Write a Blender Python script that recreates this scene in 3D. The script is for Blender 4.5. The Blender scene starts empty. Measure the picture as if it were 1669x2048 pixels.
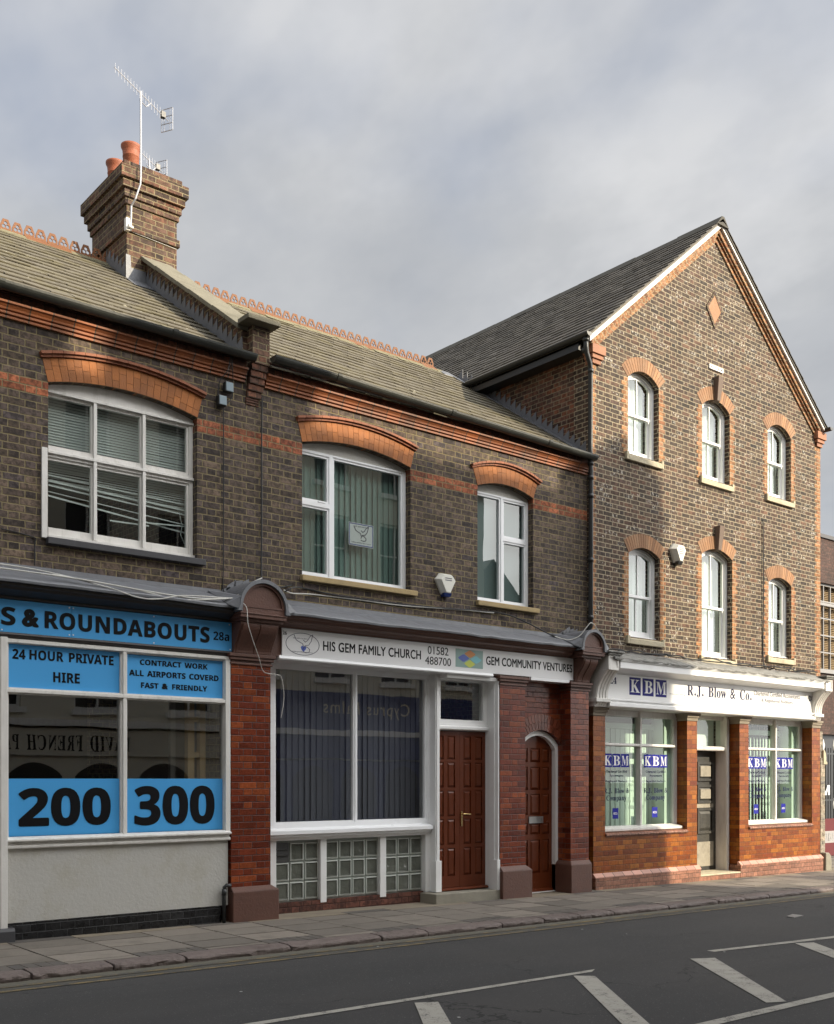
import bpy, bmesh, math, random
from mathutils import Vector, Matrix

R = math.radians
scene = bpy.context.scene
col = scene.collection
random.seed(7)

# ------------------------------------------------------------------ camera
cam_d = bpy.data.cameras.new("camera")
cam = bpy.data.objects.new("camera", cam_d)
col.objects.link(cam)
cam.location = (0.0, -10.7, 1.66)
cam.rotation_euler = (R(90), 0, R(50.438 - 90))
cam_d.sensor_fit = 'HORIZONTAL'
cam_d.sensor_width = 36
cam_d.lens = 46.07
cam_d.shift_y = 534.0 / 1669.0
cam_d.clip_end = 2000
scene.camera = cam

# ------------------------------------------------------------------ sky and sun
SUN_EL, SUN_AZ = 24.0, 33.0                     # azimuth measured from -Y towards +X
sd = Vector((math.sin(R(SUN_AZ)) * math.cos(R(SUN_EL)), -math.cos(R(SUN_AZ)) * math.cos(R(SUN_EL)), math.sin(R(SUN_EL))))
sun_d = bpy.data.lights.new("sun", 'SUN')
sun_d.energy = 5.0
sun_d.angle = R(0.6)
sun_d.color = (1.0, 0.87, 0.66)
sun = bpy.data.objects.new("sun", sun_d)
sun.rotation_euler = sd.to_track_quat('Z', 'Y').to_euler()
sun.location = (20, -30, 30)
col.objects.link(sun)


class NT:
    """small helper for writing node trees"""
    def __init__(s, tree):
        s.t = tree
        s.t.nodes.clear()

    def n(s, typ, ins=None, **props):
        nd = s.t.nodes.new(typ)
        for k, v in props.items():
            setattr(nd, k, v)
        for k, v in (ins or {}).items():
            s.set(nd.inputs[k], v)
        return nd

    def set(s, sock, v):
        if isinstance(v, bpy.types.NodeSocket):
            s.t.links.new(v, sock)
        elif isinstance(v, bpy.types.Node):
            s.t.links.new(v.outputs[0], sock)
        elif hasattr(v, '__len__') and sock.type == 'RGBA' and len(v) == 3:
            sock.default_value = (*v, 1)
        else:
            sock.default_value = v

    def m(s, op, a, b=None, c=None):
        nd = s.t.nodes.new('ShaderNodeMath')
        nd.operation = op
        s.set(nd.inputs[0], a)
        if b is not None: s.set(nd.inputs[1], b)
        if c is not None: s.set(nd.inputs[2], c)
        return nd.outputs[0]

    def mix(s, f, a, b, mode='MIX'):
        nd = s.t.nodes.new('ShaderNodeMix')
        nd.data_type = 'RGBA'
        nd.blend_type = mode
        s.set(nd.inputs[0], f)
        s.set(nd.inputs[6], a)
        s.set(nd.inputs[7], b)
        return nd.outputs[2]

    def fmix(s, f, a, b):
        return s.m('ADD', s.m('MULTIPLY', s.m('SUBTRACT', 1.0, f), a), s.m('MULTIPLY', f, b))

    def ramp(s, f, stops, interp='LINEAR'):
        nd = s.t.nodes.new('ShaderNodeValToRGB')
        nd.color_ramp.interpolation = interp
        el = nd.color_ramp.elements
        while len(el) < len(stops): el.new(0.5)
        for e, (p, c) in zip(el, stops):
            e.position = p
            e.color = (c, c, c, 1) if not hasattr(c, '__len__') else (*c, 1)
        s.set(nd.inputs[0], f)
        return nd.outputs[0]

    def smooth(s, v, lo, hi):
        nd = s.n('ShaderNodeMapRange', interpolation_type='SMOOTHSTEP')
        s.set(nd.inputs[0], v)
        nd.inputs[1].default_value = lo
        nd.inputs[2].default_value = hi
        return nd.outputs[0]

    def noise(s, vec, scale, detail=3, rough=0.55, dims='3D', w=0.0, out=0):
        nd = s.n('ShaderNodeTexNoise', noise_dimensions=dims)
        if vec is not None: s.set(nd.inputs['Vector'], vec)
        nd.inputs['Scale'].default_value = scale
        nd.inputs['Detail'].default_value = detail
        nd.inputs['Roughness'].default_value = rough
        if dims == '4D': nd.inputs['W'].default_value = w
        return nd.outputs[out]


world = bpy.data.worlds.new("World")
scene.world = world
world.use_nodes = True
w = NT(world.node_tree)
sky = w.n('ShaderNodeTexSky', sky_type='NISHITA', sun_disc=False, sun_elevation=R(SUN_EL),
          sun_rotation=math.atan2(sd.x, sd.y), air_density=1.0, dust_density=1.5, ozone_density=1.0)
tc = w.n('ShaderNodeTexCoord')
sep = w.n('ShaderNodeSeparateXYZ', {0: tc.outputs['Generated']})
zz = w.m('ADD', w.m('MAXIMUM', sep.outputs[2], 0.0), 0.35)
cv = w.n('ShaderNodeCombineXYZ', {0: w.m('DIVIDE', sep.outputs[0], zz), 1: w.m('DIVIDE', sep.outputs[1], zz), 2: 0.0})
rot = w.n('ShaderNodeMapping', {0: cv.outputs[0], 'Rotation': (0, 0, R(-38)), 'Scale': (1.0, 0.78, 1.0)})
c1 = w.noise(rot.outputs[0], 1.25, 4, 0.5, '4D', 12.3)
c2 = w.noise(rot.outputs[0], 3.1, 5, 0.5, '4D', 6.1)
mix12 = w.m('ADD', w.m('MULTIPLY', c1, 0.68), w.m('MULTIPLY', c2, 0.32))
cover = w.smooth(mix12, 0.335, 0.52)
dot = w.n('ShaderNodeVectorMath', {0: tc.outputs['Generated'], 1: tuple(sd)}, operation='DOT_PRODUCT')
sunward = w.smooth(dot.outputs['Value'], 0.22, 0.95)
c3 = w.noise(rot.outputs[0], 1.9, 6, 0.6, '4D', 0.5)
shade = w.ramp(c3, [(0.33, (3.65, 3.78, 3.98)), (0.5, (4.65, 4.72, 4.8)), (0.63, (6.1, 6.1, 6.1))])
cloud = w.mix(sunward, shade, (36.5, 36.3, 36.0))
blue = w.mix(0.5, sky.outputs[0], (3.1, 3.6, 4.8))
mixed = w.mix(w.m('MULTIPLY', cover, 0.9), blue, cloud)
bg = w.n('ShaderNodeBackground', {'Color': mixed, 'Strength': 0.1})
w.t.links.new(bg.outputs[0], w.n('ShaderNodeOutputWorld').inputs[0])

scene.view_settings.view_transform = 'Standard'
scene.view_settings.look = 'None'
scene.view_settings.exposure = 0.32
scene.view_settings.gamma = 1
scene.cycles.use_denoising = True
scene.cycles.max_bounces = 8
scene.cycles.transparent_max_bounces = 16
scene.cycles.sample_clamp_indirect = 6.0
scene.cycles.caustics_reflective = False
scene.cycles.caustics_refractive = False


# ------------------------------------------------------------------ materials
def newmat(name):
    m = bpy.data.materials.new(name)
    m.use_nodes = True
    return m, NT(m.node_tree)


def finish(h, color, rough=0.7, bump=None, bdist=0.01, bstr=1.0, spec=0.5, metallic=0.0, coat=0.0):
    b = h.n('ShaderNodeBsdfPrincipled')
    h.set(b.inputs['Base Color'], color)
    h.set(b.inputs['Roughness'], rough)
    h.set(b.inputs['Specular IOR Level'], spec)
    h.set(b.inputs['Metallic'], metallic)
    if coat: h.set(b.inputs['Coat Weight'], coat)
    if bump is not None:
        bn = h.n('ShaderNodeBump', {'Height': bump, 'Distance': bdist, 'Strength': bstr})
        h.t.links.new(bn.outputs[0], b.inputs['Normal'])
    h.t.links.new(b.outputs[0], h.n('ShaderNodeOutputMaterial').inputs[0])
    return b


def wall_uv(h, wob=0.003):
    """world-space wall coordinates: u along the wall, v up; picks X or Y by the face normal"""
    g = h.n('ShaderNodeNewGeometry')
    p = h.n('ShaderNodeSeparateXYZ', {0: g.outputs['Position']})
    nn = h.n('ShaderNodeSeparateXYZ', {0: g.outputs['True Normal']})
    side = h.m('GREATER_THAN', h.m('ABSOLUTE', nn.outputs[0]), 0.75)
    flat = h.m('GREATER_THAN', h.m('ABSOLUTE', nn.outputs[2]), 0.75)
    u = h.fmix(side, p.outputs[0], h.m('ADD', p.outputs[1], 0.11))
    v = h.fmix(flat, p.outputs[2], p.outputs[1])
    if wob:
        nz = h.n('ShaderNodeSeparateXYZ', {0: h.noise(g.outputs['Position'], 9.0, 3, out=1)})
        u = h.m('ADD', u, h.m('MULTIPLY', h.m('SUBTRACT', nz.outputs[0], 0.5), wob * 3))
        v = h.m('ADD', v, h.m('MULTIPLY', h.m('SUBTRACT', nz.outputs[1], 0.5), wob * 3))
    return g.outputs['Position'], u, v


def brick(name, pal, mortar, bond='flemish', bh=0.075, L=0.225, joint=0.010, z0=0.05, rough=0.85, band=None, bandpal=None,
          speck=0.0, mrough=0.95, wob=0.003, bstr=0.8, stain=0.35, vary=0.5, spec=0.4, hdr_dark=1.0, chip=0.006, mottle=0.8, stain_col=(0.02, 0.018, 0.015)):
    m, h = newmat(name)
    pos, u, v = wall_uv(h, wob)
    vr = h.m('DIVIDE', h.m('SUBTRACT', v, z0), bh)
    row = h.m('FLOOR', vr)
    fz = h.m('MULTIPLY', h.m('FRACT', vr), bh)
    par = h.m('MULTIPLY', h.m('ABSOLUTE', h.m('MODULO', row, 2.0)), 0.5)
    P = L * 1.5 if bond == 'flemish' else L
    up = h.m('ADD', h.m('DIVIDE', u, P), par)
    cell = h.m('FLOOR', up)
    fu = h.m('MULTIPLY', h.m('FRACT', up), P)
    if bond == 'flemish':
        hd = h.m('GREATER_THAN', fu, L)
        loc = h.m('SUBTRACT', fu, h.m('MULTIPLY', hd, L))
        wid = h.m('SUBTRACT', L, h.m('MULTIPLY', hd, L / 2))
    else:
        hd = 0.0
        loc, wid = fu, L
    du = h.m('MINIMUM', loc, h.m('SUBTRACT', wid, loc))
    dz = h.m('MINIMUM', fz, h.m('SUBTRACT', bh, fz))
    dd = h.m('ADD', h.m('MINIMUM', du, dz), h.m('MULTIPLY', h.m('SUBTRACT', h.noise(pos, 38.0, 3, 0.6), 0.5), chip))
    mask = h.smooth(dd, joint / 2 - 0.0025, joint / 2 + 0.0025)
    vec = h.n('ShaderNodeCombineXYZ', {0: cell, 1: row, 2: hd})
    wn = h.n('ShaderNodeTexWhiteNoise', {0: vec.outputs[0]}, noise_dimensions='3D')
    sp = h.n('ShaderNodeSeparateColor', {0: wn.outputs['Color']})
    n = len(pal)
    cb = h.ramp(sp.outputs[0], [(i / max(n - 1, 1), c) for i, c in enumerate(pal)])
    if band:
        k = len(bandpal)
        inb = h.m('MULTIPLY', h.m('GREATER_THAN', row, band[0] - 0.5), h.m('LESS_THAN', row, band[1] + 0.5))
        cb = h.mix(inb, cb, h.ramp(sp.outputs[0], [(i / max(k - 1, 1), c) for i, c in enumerate(bandpal)]))
    if bond == 'flemish' and hdr_dark != 1.0:
        cb = h.mix(hd, cb, h.mix(1.0, cb, (hdr_dark,) * 3, 'MULTIPLY'))
    fine = h.noise(pos, 45.0, 5, 0.7)
    val = h.m('ADD', h.m('MULTIPLY', sp.outputs[1], vary), h.m('MULTIPLY', fine, 0.9))
    val = h.m('ADD', val, 1.0 - vary / 2 - 0.45)
    if mottle:
        mt = h.smooth(h.noise(pos, 17.0, 4, 0.65), 0.36, 0.62)
        val = h.m('MULTIPLY', val, h.m('ADD', 1.0 - mottle * 0.5, h.m('MULTIPLY', mt, mottle)))
    cb = h.mix(1.0, cb, h.n('ShaderNodeCombineColor', {0: val, 1: val, 2: val}).outputs[0], 'MULTIPLY')
    if speck:
        sm = h.m('MULTIPLY', h.smooth(h.noise(pos, 24.0, 3, 0.6), 0.53, 0.63), h.m('GREATER_THAN', sp.outputs[2], 1 - speck))
        cb = h.mix(h.m('MULTIPLY', sm, 0.7), cb, (0.62, 0.58, 0.5))
    mo = h.mix(h.noise(pos, 7.0, 4), mortar, tuple(c * 0.55 for c in mortar))
    c = h.mix(mask, mo, cb)
    big = h.smooth(h.noise(pos, 1.3, 5, 0.6), 0.45, 0.75)
    c = h.mix(h.m('MULTIPLY', big, stain), c, stain_col)
    rs = h.n('ShaderNodeMapping', {0: pos, 'Scale': (2.6, 2.6, 0.3)})
    strk = h.smooth(h.noise(rs.outputs[0], 1.6, 5, 0.62), 0.50, 0.72)
    c = h.mix(h.m('MULTIPLY', strk, stain * 0.9), c, stain_col)
    pale = h.smooth(h.noise(pos, 2.1, 5, 0.6, '4D', 4.0), 0.55, 0.75)
    c = h.mix(h.m('MULTIPLY', pale, stain * 0.35), c, mortar)
    hgt = h.m('ADD', h.m('MULTIPLY', mask, 0.75), h.m('MULTIPLY', fine, 0.45))
    finish(h, c, h.fmix(mask, mrough, rough), hgt, 0.008, bstr, spec)
    return m


def plain(name, c, rough=0.6, var=0.15, scale=6.0, bump=0.0, bscale=40.0, spec=0.5, dirt=0.0, dirtcol=(0.12, 0.10, 0.07), streak=False,
          island=0.0, metallic=0.0, joints=None, coat=0.0, dscale=2.2):
    m, h = newmat(name)
    g = h.n('ShaderNodeNewGeometry')
    pos = g.outputs['Position']
    n1 = h.noise(pos, scale, 5, 0.6)
    v = h.m('ADD', 1.0 - var, h.m('MULTIPLY', n1, 2 * var))
    if island:
        v = h.m('ADD', v, h.m('MULTIPLY', h.m('SUBTRACT', g.outputs['Random Per Island'], 0.5), 2 * island))
    cc = h.mix(1.0, c, h.n('ShaderNodeCombineColor', {0: v, 1: v, 2: v}).outputs[0], 'MULTIPLY')
    if dirt:
        p2 = pos
        if streak:
            p2 = h.n('ShaderNodeMapping', {0: pos, 'Scale': (6.0, 6.0, 0.7)}).outputs[0]
        d = h.smooth(h.noise(p2, dscale, 6, 0.65), 0.45, 0.75)
        cc = h.mix(h.m('MULTIPLY', d, dirt), cc, dirtcol)
    bm = None
    if bump: bm = h.m('MULTIPLY', h.noise(pos, bscale, 5, 0.6), bump)
    if joints:
        p = h.n('ShaderNodeSeparateXYZ', {0: pos})
        f = h.m('FRACT', h.m('DIVIDE', h.m('ADD', p.outputs[0], 0.03), joints))
        j = h.smooth(h.m('MINIMUM', f, h.m('SUBTRACT', 1.0, f)), 0.004 / joints, 0.010 / joints)
        rnd = h.n('ShaderNodeTexWhiteNoise', {'W': h.m('FLOOR', h.m('DIVIDE', h.m('ADD', p.outputs[0], 0.03), joints))}, noise_dimensions='1D')
        k = h.m('ADD', 0.72, h.m('MULTIPLY', rnd.outputs[0], 0.5))
        cc = h.mix(1.0, cc, h.n('ShaderNodeCombineColor', {0: k, 1: k, 2: k}).outputs[0], 'MULTIPLY')
        cc = h.mix(j, (0.05, 0.04, 0.03), cc)
    rr = h.m('ADD', rough - 0.06, h.m('MULTIPLY', n1, 0.12))
    finish(h, cc, rr, bm, 0.01, 1.0, spec, metallic, coat)
    return m


def slate(name, c1, c2, lichen, spots, rough=0.75, moss=0.4):
    m, h = newmat(name)
    g = h.n('ShaderNodeNewGeometry')
    pos = g.outputs['Position']
    c = h.mix(g.outputs['Random Per Island'], c1, c2)
    n1 = h.noise(pos, 3.0, 6, 0.65)
    c = h.mix(h.m('MULTIPLY', h.smooth(n1, 0.42, 0.7), moss), c, lichen)
    fine = h.noise(pos, 30.0, 4, 0.6)
    v = h.m('ADD', 0.8, h.m('MULTIPLY', fine, 0.4))
    c = h.mix(1.0, c, h.n('ShaderNodeCombineColor', {0: v, 1: v, 2: v}).outputs[0], 'MULTIPLY')
    s1 = h.m('MULTIPLY', h.smooth(h.noise(pos, 16.0, 3, 0.6), 0.655, 0.70), h.smooth(h.noise(pos, 1.1, 3), 0.45, 0.62))
    c = h.mix(h.m('MULTIPLY', s1, spots), c, (0.62, 0.60, 0.50))
    finish(h, c, rough, h.noise(pos, 25.0, 4), 0.006, 0.7, 0.35)
    return m


def glass(name, tint=(0.80, 0.88, 0.84), ior=1.75, wav=0.0):
    m, h = newmat(name)
    gm = h.n('ShaderNodeNewGeometry')
    fr = h.n('ShaderNodeFresnel', {'IOR': h.fmix(gm.outputs['Backfacing'], ior, 1.0 / ior)})
    tr = h.n('ShaderNodeBsdfTransparent', {'Color': tint})
    gl = h.n('ShaderNodeBsdfGlossy', {'Roughness': 0.0, 'Color': (0.95, 0.97, 0.96)})
    if wav:
        g = h.n('ShaderNodeNewGeometry')
        bn = h.n('ShaderNodeBump', {'Height': h.noise(g.outputs['Position'], 1.6, 2, 0.4), 'Distance': wav, 'Strength': 1.0})
        h.t.links.new(bn.outputs[0], gl.inputs['Normal'])
    mx = h.n('ShaderNodeMixShader', {0: fr.outputs[0], 1: tr.outputs[0], 2: gl.outputs[0]})
    h.t.links.new(mx.outputs[0], h.n('ShaderNodeOutputMaterial').inputs[0])
    return m


M = {}
RED = [(0.24, 0.07, 0.03), (0.33, 0.11, 0.05), (0.20, 0.06, 0.03)]
M['brick_dark'] = brick('dark stock brick', [(0.050, 0.038, 0.033), (0.090, 0.064, 0.048), (0.066, 0.050, 0.043), (0.11, 0.078, 0.055), (0.056, 0.044, 0.045)],
                        (0.29, 0.235, 0.125), band=(73, 74), bandpal=RED, stain=0.35, joint=0.0115, bh=0.0755, L=0.225, z0=0.0085, vary=0.75, mottle=0.95, chip=0.009, wob=0.004, stain_col=(0.028, 0.026, 0.024))
M['brick_gable'] = brick('brown gable brick', [(0.046, 0.034, 0.025), (0.085, 0.055, 0.036), (0.056, 0.041, 0.031), (0.11, 0.058, 0.036), (0.042, 0.033, 0.029)],
                         (0.52, 0.435, 0.295), speck=0.2, stain=0.15, joint=0.0115, bh=0.069, L=0.215, vary=0.7, chip=0.007)
M['brick_chimney'] = brick('chimney brick', [(0.05, 0.034, 0.026), (0.12, 0.062, 0.038), (0.075, 0.05, 0.038), (0.155, 0.066, 0.036)],
                           (0.33, 0.27, 0.155), stain=0.25, joint=0.012, z0=0.035, bh=0.072, L=0.222, vary=0.7)
M['brick_side'] = brick('red brown side brick', [(0.06, 0.032, 0.024), (0.12, 0.05, 0.03), (0.085, 0.045, 0.034), (0.17, 0.06, 0.03), (0.05, 0.035, 0.03)],
                        (0.36, 0.30, 0.2), stain=0.25, joint=0.0105, bh=0.069, L=0.215, vary=0.7, mottle=0.9)
M['brick_corbel'] = brick('red brown corbel brick', [(0.15, 0.055, 0.03), (0.10, 0.05, 0.033), (0.19, 0.075, 0.04)], (0.09, 0.07, 0.05), joint=0.008, stain=0.4)
M['brick_glazed'] = brick('glazed dark red brick', [(0.115, 0.022, 0.011), (0.165, 0.034, 0.014), (0.135, 0.026, 0.012), (0.26, 0.062, 0.02), (0.10, 0.02, 0.012)],
                          (0.055, 0.035, 0.028), rough=0.25, joint=0.007, chip=0.002, mottle=0.25, vary=0.45, bstr=0.5, stain=0.12, spec=0.35)
M['brick_orange'] = brick('orange glazed brick', [(0.205, 0.048, 0.008), (0.27, 0.078, 0.010), (0.165, 0.034, 0.008), (0.32, 0.11, 0.014), (0.22, 0.058, 0.012)],
                          (0.10, 0.055, 0.03), rough=0.3, joint=0.006, chip=0.002, mottle=0.25, vary=0.4, bstr=0.4, stain=0.05, spec=0.22)
M['brick_plinth'] = brick('worn pink plinth brick', [(0.24, 0.10, 0.058), (0.29, 0.13, 0.08), (0.21, 0.085, 0.05)], (0.11, 0.075, 0.05), rough=0.5, joint=0.006, stain=0.15, chip=0.003, mottle=0.4)
M['brick_quoin'] = brick('orange rubbed brick', [(0.27, 0.125, 0.052), (0.33, 0.165, 0.074), (0.23, 0.095, 0.042), (0.31, 0.165, 0.09)], (0.56, 0.46, 0.30), joint=0.011, stain=0.1, bh=0.069, L=0.215)
M['brick_brown'] = brick('brown painted brick', [(0.12, 0.045, 0.03), (0.10, 0.038, 0.026)], (0.07, 0.03, 0.022), joint=0.01, stain=0.3)
M['brick_far'] = brick('dark far brick', [(0.055, 0.03, 0.024), (0.08, 0.04, 0.03)], (0.09, 0.07, 0.055), joint=0.012)
M['brick_grey'] = brick('grey pier brick', [(0.22, 0.20, 0.165), (0.30, 0.24, 0.18), (0.2, 0.18, 0.16)], (0.42, 0.38, 0.28), joint=0.012)
M['tile_black'] = brick('black glazed tile', [(0.012, 0.012, 0.013), (0.02, 0.02, 0.021)], (0.03, 0.03, 0.03), bond='stretcher', bh=0.078, L=0.15, joint=0.005, z0=0.0, rough=0.25, stain=0.1)
M['terracotta'] = plain('terracotta moulding', (0.29, 0.088, 0.025), 0.6, 0.35, 5.0, 0.4, 60, dirt=0.75, dirtcol=(0.07, 0.045, 0.032), joints=0.225, dscale=1.5)
M['voussoir'] = plain('orange rubbed arch brick', (0.32, 0.108, 0.022), 0.7, 0.2, 8.0, 0.4, 60, island=0.22, dirt=0.3, dirtcol=(0.22, 0.09, 0.045))
M['voussoir_pale'] = plain('pale orange arch brick', (0.31, 0.155, 0.07), 0.75, 0.2, 8.0, 0.4, 60, island=0.3, dirt=0.25, dirtcol=(0.4, 0.33, 0.22), dscale=6)
M['crest'] = plain('crest terracotta', (0.20, 0.080, 0.030), 0.7, 0.25, 9.0, 0.5, 50, dirt=0.35, dirtcol=(0.2, 0.13, 0.08))
M['pot'] = plain('chimney pot clay', (0.33, 0.095, 0.04), 0.6, 0.25, 6.0, 0.3, 40, dirt=0.45, dirtcol=(0.12, 0.055, 0.035), dscale=5)
M['slate_tan'] = slate('tan lichened slate', (0.125, 0.11, 0.082), (0.155, 0.138, 0.104), (0.155, 0.135, 0.072), 0.85, moss=0.7)
M['slate_grey'] = slate('dark grey slate', (0.092, 0.081, 0.066), (0.175, 0.155, 0.128), (0.14, 0.125, 0.085), 0.3, 0.7, moss=0.35)
M['mortar'] = plain('lichened mortar', (0.20, 0.18, 0.11), 0.95, 0.4, 14.0, 1.0, 30, dirt=0.6, dirtcol=(0.14, 0.125, 0.06), dscale=7)
M['coping'] = plain('weathered stone coping', (0.19, 0.175, 0.13), 0.9, 0.3, 6.0, 0.6, 30, dirt=0.5, dirtcol=(0.08, 0.075, 0.05))
M['cement_dark'] = plain('dark cement fillet', (0.09, 0.083, 0.068), 0.9, 0.3, 6.0, 0.5, 30)
M['lead'] = plain('sheet lead', (0.155, 0.162, 0.178), 0.5, 0.35, 5.0, 1.0, 9, dirt=0.6, dirtcol=(0.075, 0.075, 0.078), spec=0.6, dscale=5)
M['far_frame'] = plain('grey metal window frame', (0.22, 0.21, 0.20), 0.5, 0.1)
M['lead_rough'] = plain('cracked bitumen and lead', (0.24, 0.235, 0.215), 0.7, 0.4, 14.0, 1.6, 22, dirt=0.75, dirtcol=(0.05, 0.05, 0.048), dscale=9)
M['white_upvc'] = plain('white plastic frame', (0.88, 0.89, 0.90), 0.3, 0.04, 3.0, dirt=0.12, dirtcol=(0.6, 0.59, 0.56))
M['white_wood'] = plain('white painted timber', (0.74, 0.72, 0.68), 0.5, 0.1, 6.0, 0.25, 50, dirt=0.35, dirtcol=(0.38, 0.36, 0.31), streak=True)
M['white_gloss'] = plain('white gloss paint', (0.84, 0.84, 0.83), 0.35, 0.05, 4.0, 0.1, 30, dirt=0.12, dirtcol=(0.45, 0.42, 0.36))
M['brown_paint'] = plain('brown masonry paint', (0.112, 0.049, 0.033), 0.55, 0.22, 7.0, 0.4, 40, dirt=0.5, dirtcol=(0.075, 0.038, 0.03), dscale=6)
M['black_paint'] = plain('black paint', (0.018, 0.018, 0.019), 0.35, 0.2, 4.0, 0.1, 30)
M['black_wood'] = plain('dark brown fascia paint', (0.028, 0.022, 0.02), 0.45, 0.2, 4.0)
M['iron'] = plain('black painted iron', (0.022, 0.024, 0.024), 0.4, 0.3, 8.0, 0.2, 30)
M['gutter'] = plain('old dark gutter', (0.032, 0.034, 0.030), 0.42, 0.4, 6.0, 0.2, 20, dirt=0.4, dirtcol=(0.075, 0.075, 0.06))
M['render'] = plain('dirty pale render', (0.49, 0.48, 0.445), 0.85, 0.08, 3.0, 0.5, 30, dirt=0.5, dirtcol=(0.36, 0.33, 0.25), dscale=3)
M['sand_stone'] = plain('yellow sandstone sill', (0.40, 0.30, 0.15), 0.85, 0.2, 10.0, 0.5, 40, dirt=0.3, dirtcol=(0.2, 0.15, 0.08))
M['pale_stone'] = plain('pale limestone', (0.50, 0.44, 0.31), 0.85, 0.25, 10.0, 0.8, 30, dirt=0.45, dirtcol=(0.22, 0.19, 0.13), dscale=6)
M['buff_stone'] = plain('buff stone capital', (0.27, 0.23, 0.175), 0.85, 0.2, 10.0, 0.5, 40)
M['concrete'] = plain('worn concrete', (0.27, 0.25, 0.20), 0.9, 0.2, 9.0, 0.6, 40, dirt=0.4, dirtcol=(0.14, 0.13, 0.10))
M['dark_sill'] = plain('dark grey painted sill', (0.05, 0.05, 0.055), 0.55, 0.15, 6.0, 0.2, 40)
M['pink_tile'] = plain('worn pink offset tile', (0.50, 0.25, 0.18), 0.5, 0.2, 8.0, 0.2, 40, joints=0.225)
M['wood_brown'] = plain('red brown woodgrain door', (0.11, 0.026, 0.009), 0.25, 0.2, 5.0, 0.1, 40, spec=0.35)
M['door_black'] = plain('worn black door', (0.03, 0.03, 0.028), 0.5, 0.4, 9.0, 0.3, 30, dirt=0.3, dirtcol=(0.16, 0.15, 0.12))
M['door_worn'] = plain('scuffed pale door panel', (0.33, 0.30, 0.24), 0.7, 0.3, 9.0, 0.3, 30, dirt=0.5, dirtcol=(0.08, 0.075, 0.06), dscale=6)
M['brass'] = plain('brass', (0.75, 0.55, 0.25), 0.25, 0.05, metallic=1.0)
M['steel'] = plain('dull steel', (0.38, 0.38, 0.37), 0.4, 0.1, metallic=0.7)
M['aerial'] = plain('aluminium aerial', (0.45, 0.45, 0.47), 0.45, 0.1, metallic=0.4)
M['sign_blue'] = plain('sky blue sign', (0.07, 0.36, 0.74), 0.38, 0.04, 2.0)
M['sign_white'] = plain('white sign panel', (0.74, 0.74, 0.74), 0.35, 0.03, 2.0)
M['sign_bright'] = plain('bright white sign panel', (0.82, 0.82, 0.81), 0.35, 0.03, 2.0)
M['ink'] = plain('black lettering', (0.004, 0.004, 0.005), 0.5, 0.0, spec=0.2)
M['ink_navy'] = plain('navy lettering', (0.012, 0.013, 0.07), 0.6, 0.0, spec=0.1)
M['ink_grey'] = plain('grey lettering', (0.09, 0.09, 0.12), 0.6, 0.0, spec=0.1)
M['logo_blue'] = plain('logo royal blue', (0.022, 0.022, 0.20), 0.5, 0.0, spec=0.1)
M['vinyl_blue'] = plain('blue window vinyl', (0.022, 0.026, 0.27), 0.5, 0.0, spec=0.1)
M['letter_white'] = plain('white lettering', (0.8, 0.8, 0.8), 0.4, 0.0)
M['logo_teal'] = plain('grey green logo ground', (0.22, 0.34, 0.31), 0.4, 0.0)
M['logo_orange'] = plain('orange lozenge', (0.55, 0.20, 0.035), 0.4, 0.0)
M['logo_indigo'] = plain('indigo lozenge', (0.07, 0.11, 0.40), 0.4, 0.0)
M['logo_aqua'] = plain('aqua lozenge', (0.17, 0.47, 0.53), 0.4, 0.0)
M['logo_lime'] = plain('lime lozenge', (0.50, 0.55, 0.08), 0.4, 0.0)
M['leaflet'] = plain('yellow green leaflet', (0.45, 0.50, 0.08), 0.5, 0.1)
M['terracotta_arch'] = plain('weathered hood mould', (0.26, 0.085, 0.036), 0.7, 0.3, 7.0, 0.4, 50, island=0.18, dirt=0.6, dirtcol=(0.11, 0.075, 0.05), dscale=3)
M['kneeler_brick'] = plain('kneeler brick', (0.34, 0.15, 0.08), 0.75, 0.25, 9, 0.4, 40, island=0.15, dirt=0.4, dirtcol=(0.12, 0.07, 0.05))
M['keystone'] = plain('dark keystone', (0.17, 0.12, 0.09), 0.8, 0.2, 9, 0.4, 40)
M['blind_straw'] = plain('straw coloured blind', (0.22, 0.15, 0.075), 0.8, 0.1)
M['letter_gold'] = plain('pale gold lettering', (0.7, 0.6, 0.4), 0.5, 0.0)
M['steel_dark'] = plain('grimy metal vent', (0.05, 0.05, 0.048), 0.5, 0.3, 9)
M['voussoir_red'] = plain('glazed red arch brick', (0.13, 0.035, 0.018), 0.25, 0.2, 8, 0.2, 40, island=0.35)
M['glass'] = glass('window glass', (0.84, 0.90, 0.87), 2.0, 0.0004)
M['glass_mirror'] = glass('reflective upper glass', (0.80, 0.86, 0.84), 2.7, 0.0006)
M['glass_film'] = glass('mirror film glass', (0.75, 0.80, 0.80), 2.0, 0.0004)
M['glass_shop'] = glass('shop glass', (0.78, 0.80, 0.79), 2.6, 0.0008)
M['glass_green'] = glass('clear shop glass', (0.80, 0.90, 0.86), 1.5)
M['blind_grey'] = plain('grey venetian slat', (0.55, 0.56, 0.55), 0.4, 0.05)
M['blind_teal'] = plain('teal vertical blind', (0.20, 0.29, 0.26), 0.7, 0.1)
M['blind_dark'] = plain('dark grey blue vertical blind', (0.15, 0.155, 0.19), 0.7, 0.1)
M['blind_pale'] = plain('pale green vertical blind', (0.62, 0.70, 0.62), 0.7, 0.05)
M['net'] = plain('pale net curtain', (0.78, 0.80, 0.76), 0.8, 0.05)
M['frost'] = plain('drawn teal blind', (0.16, 0.22, 0.21), 0.7, 0.06, spec=0.5)
M['dark_room'] = plain('dark interior', (0.035, 0.033, 0.03), 0.9, 0.2)
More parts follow.
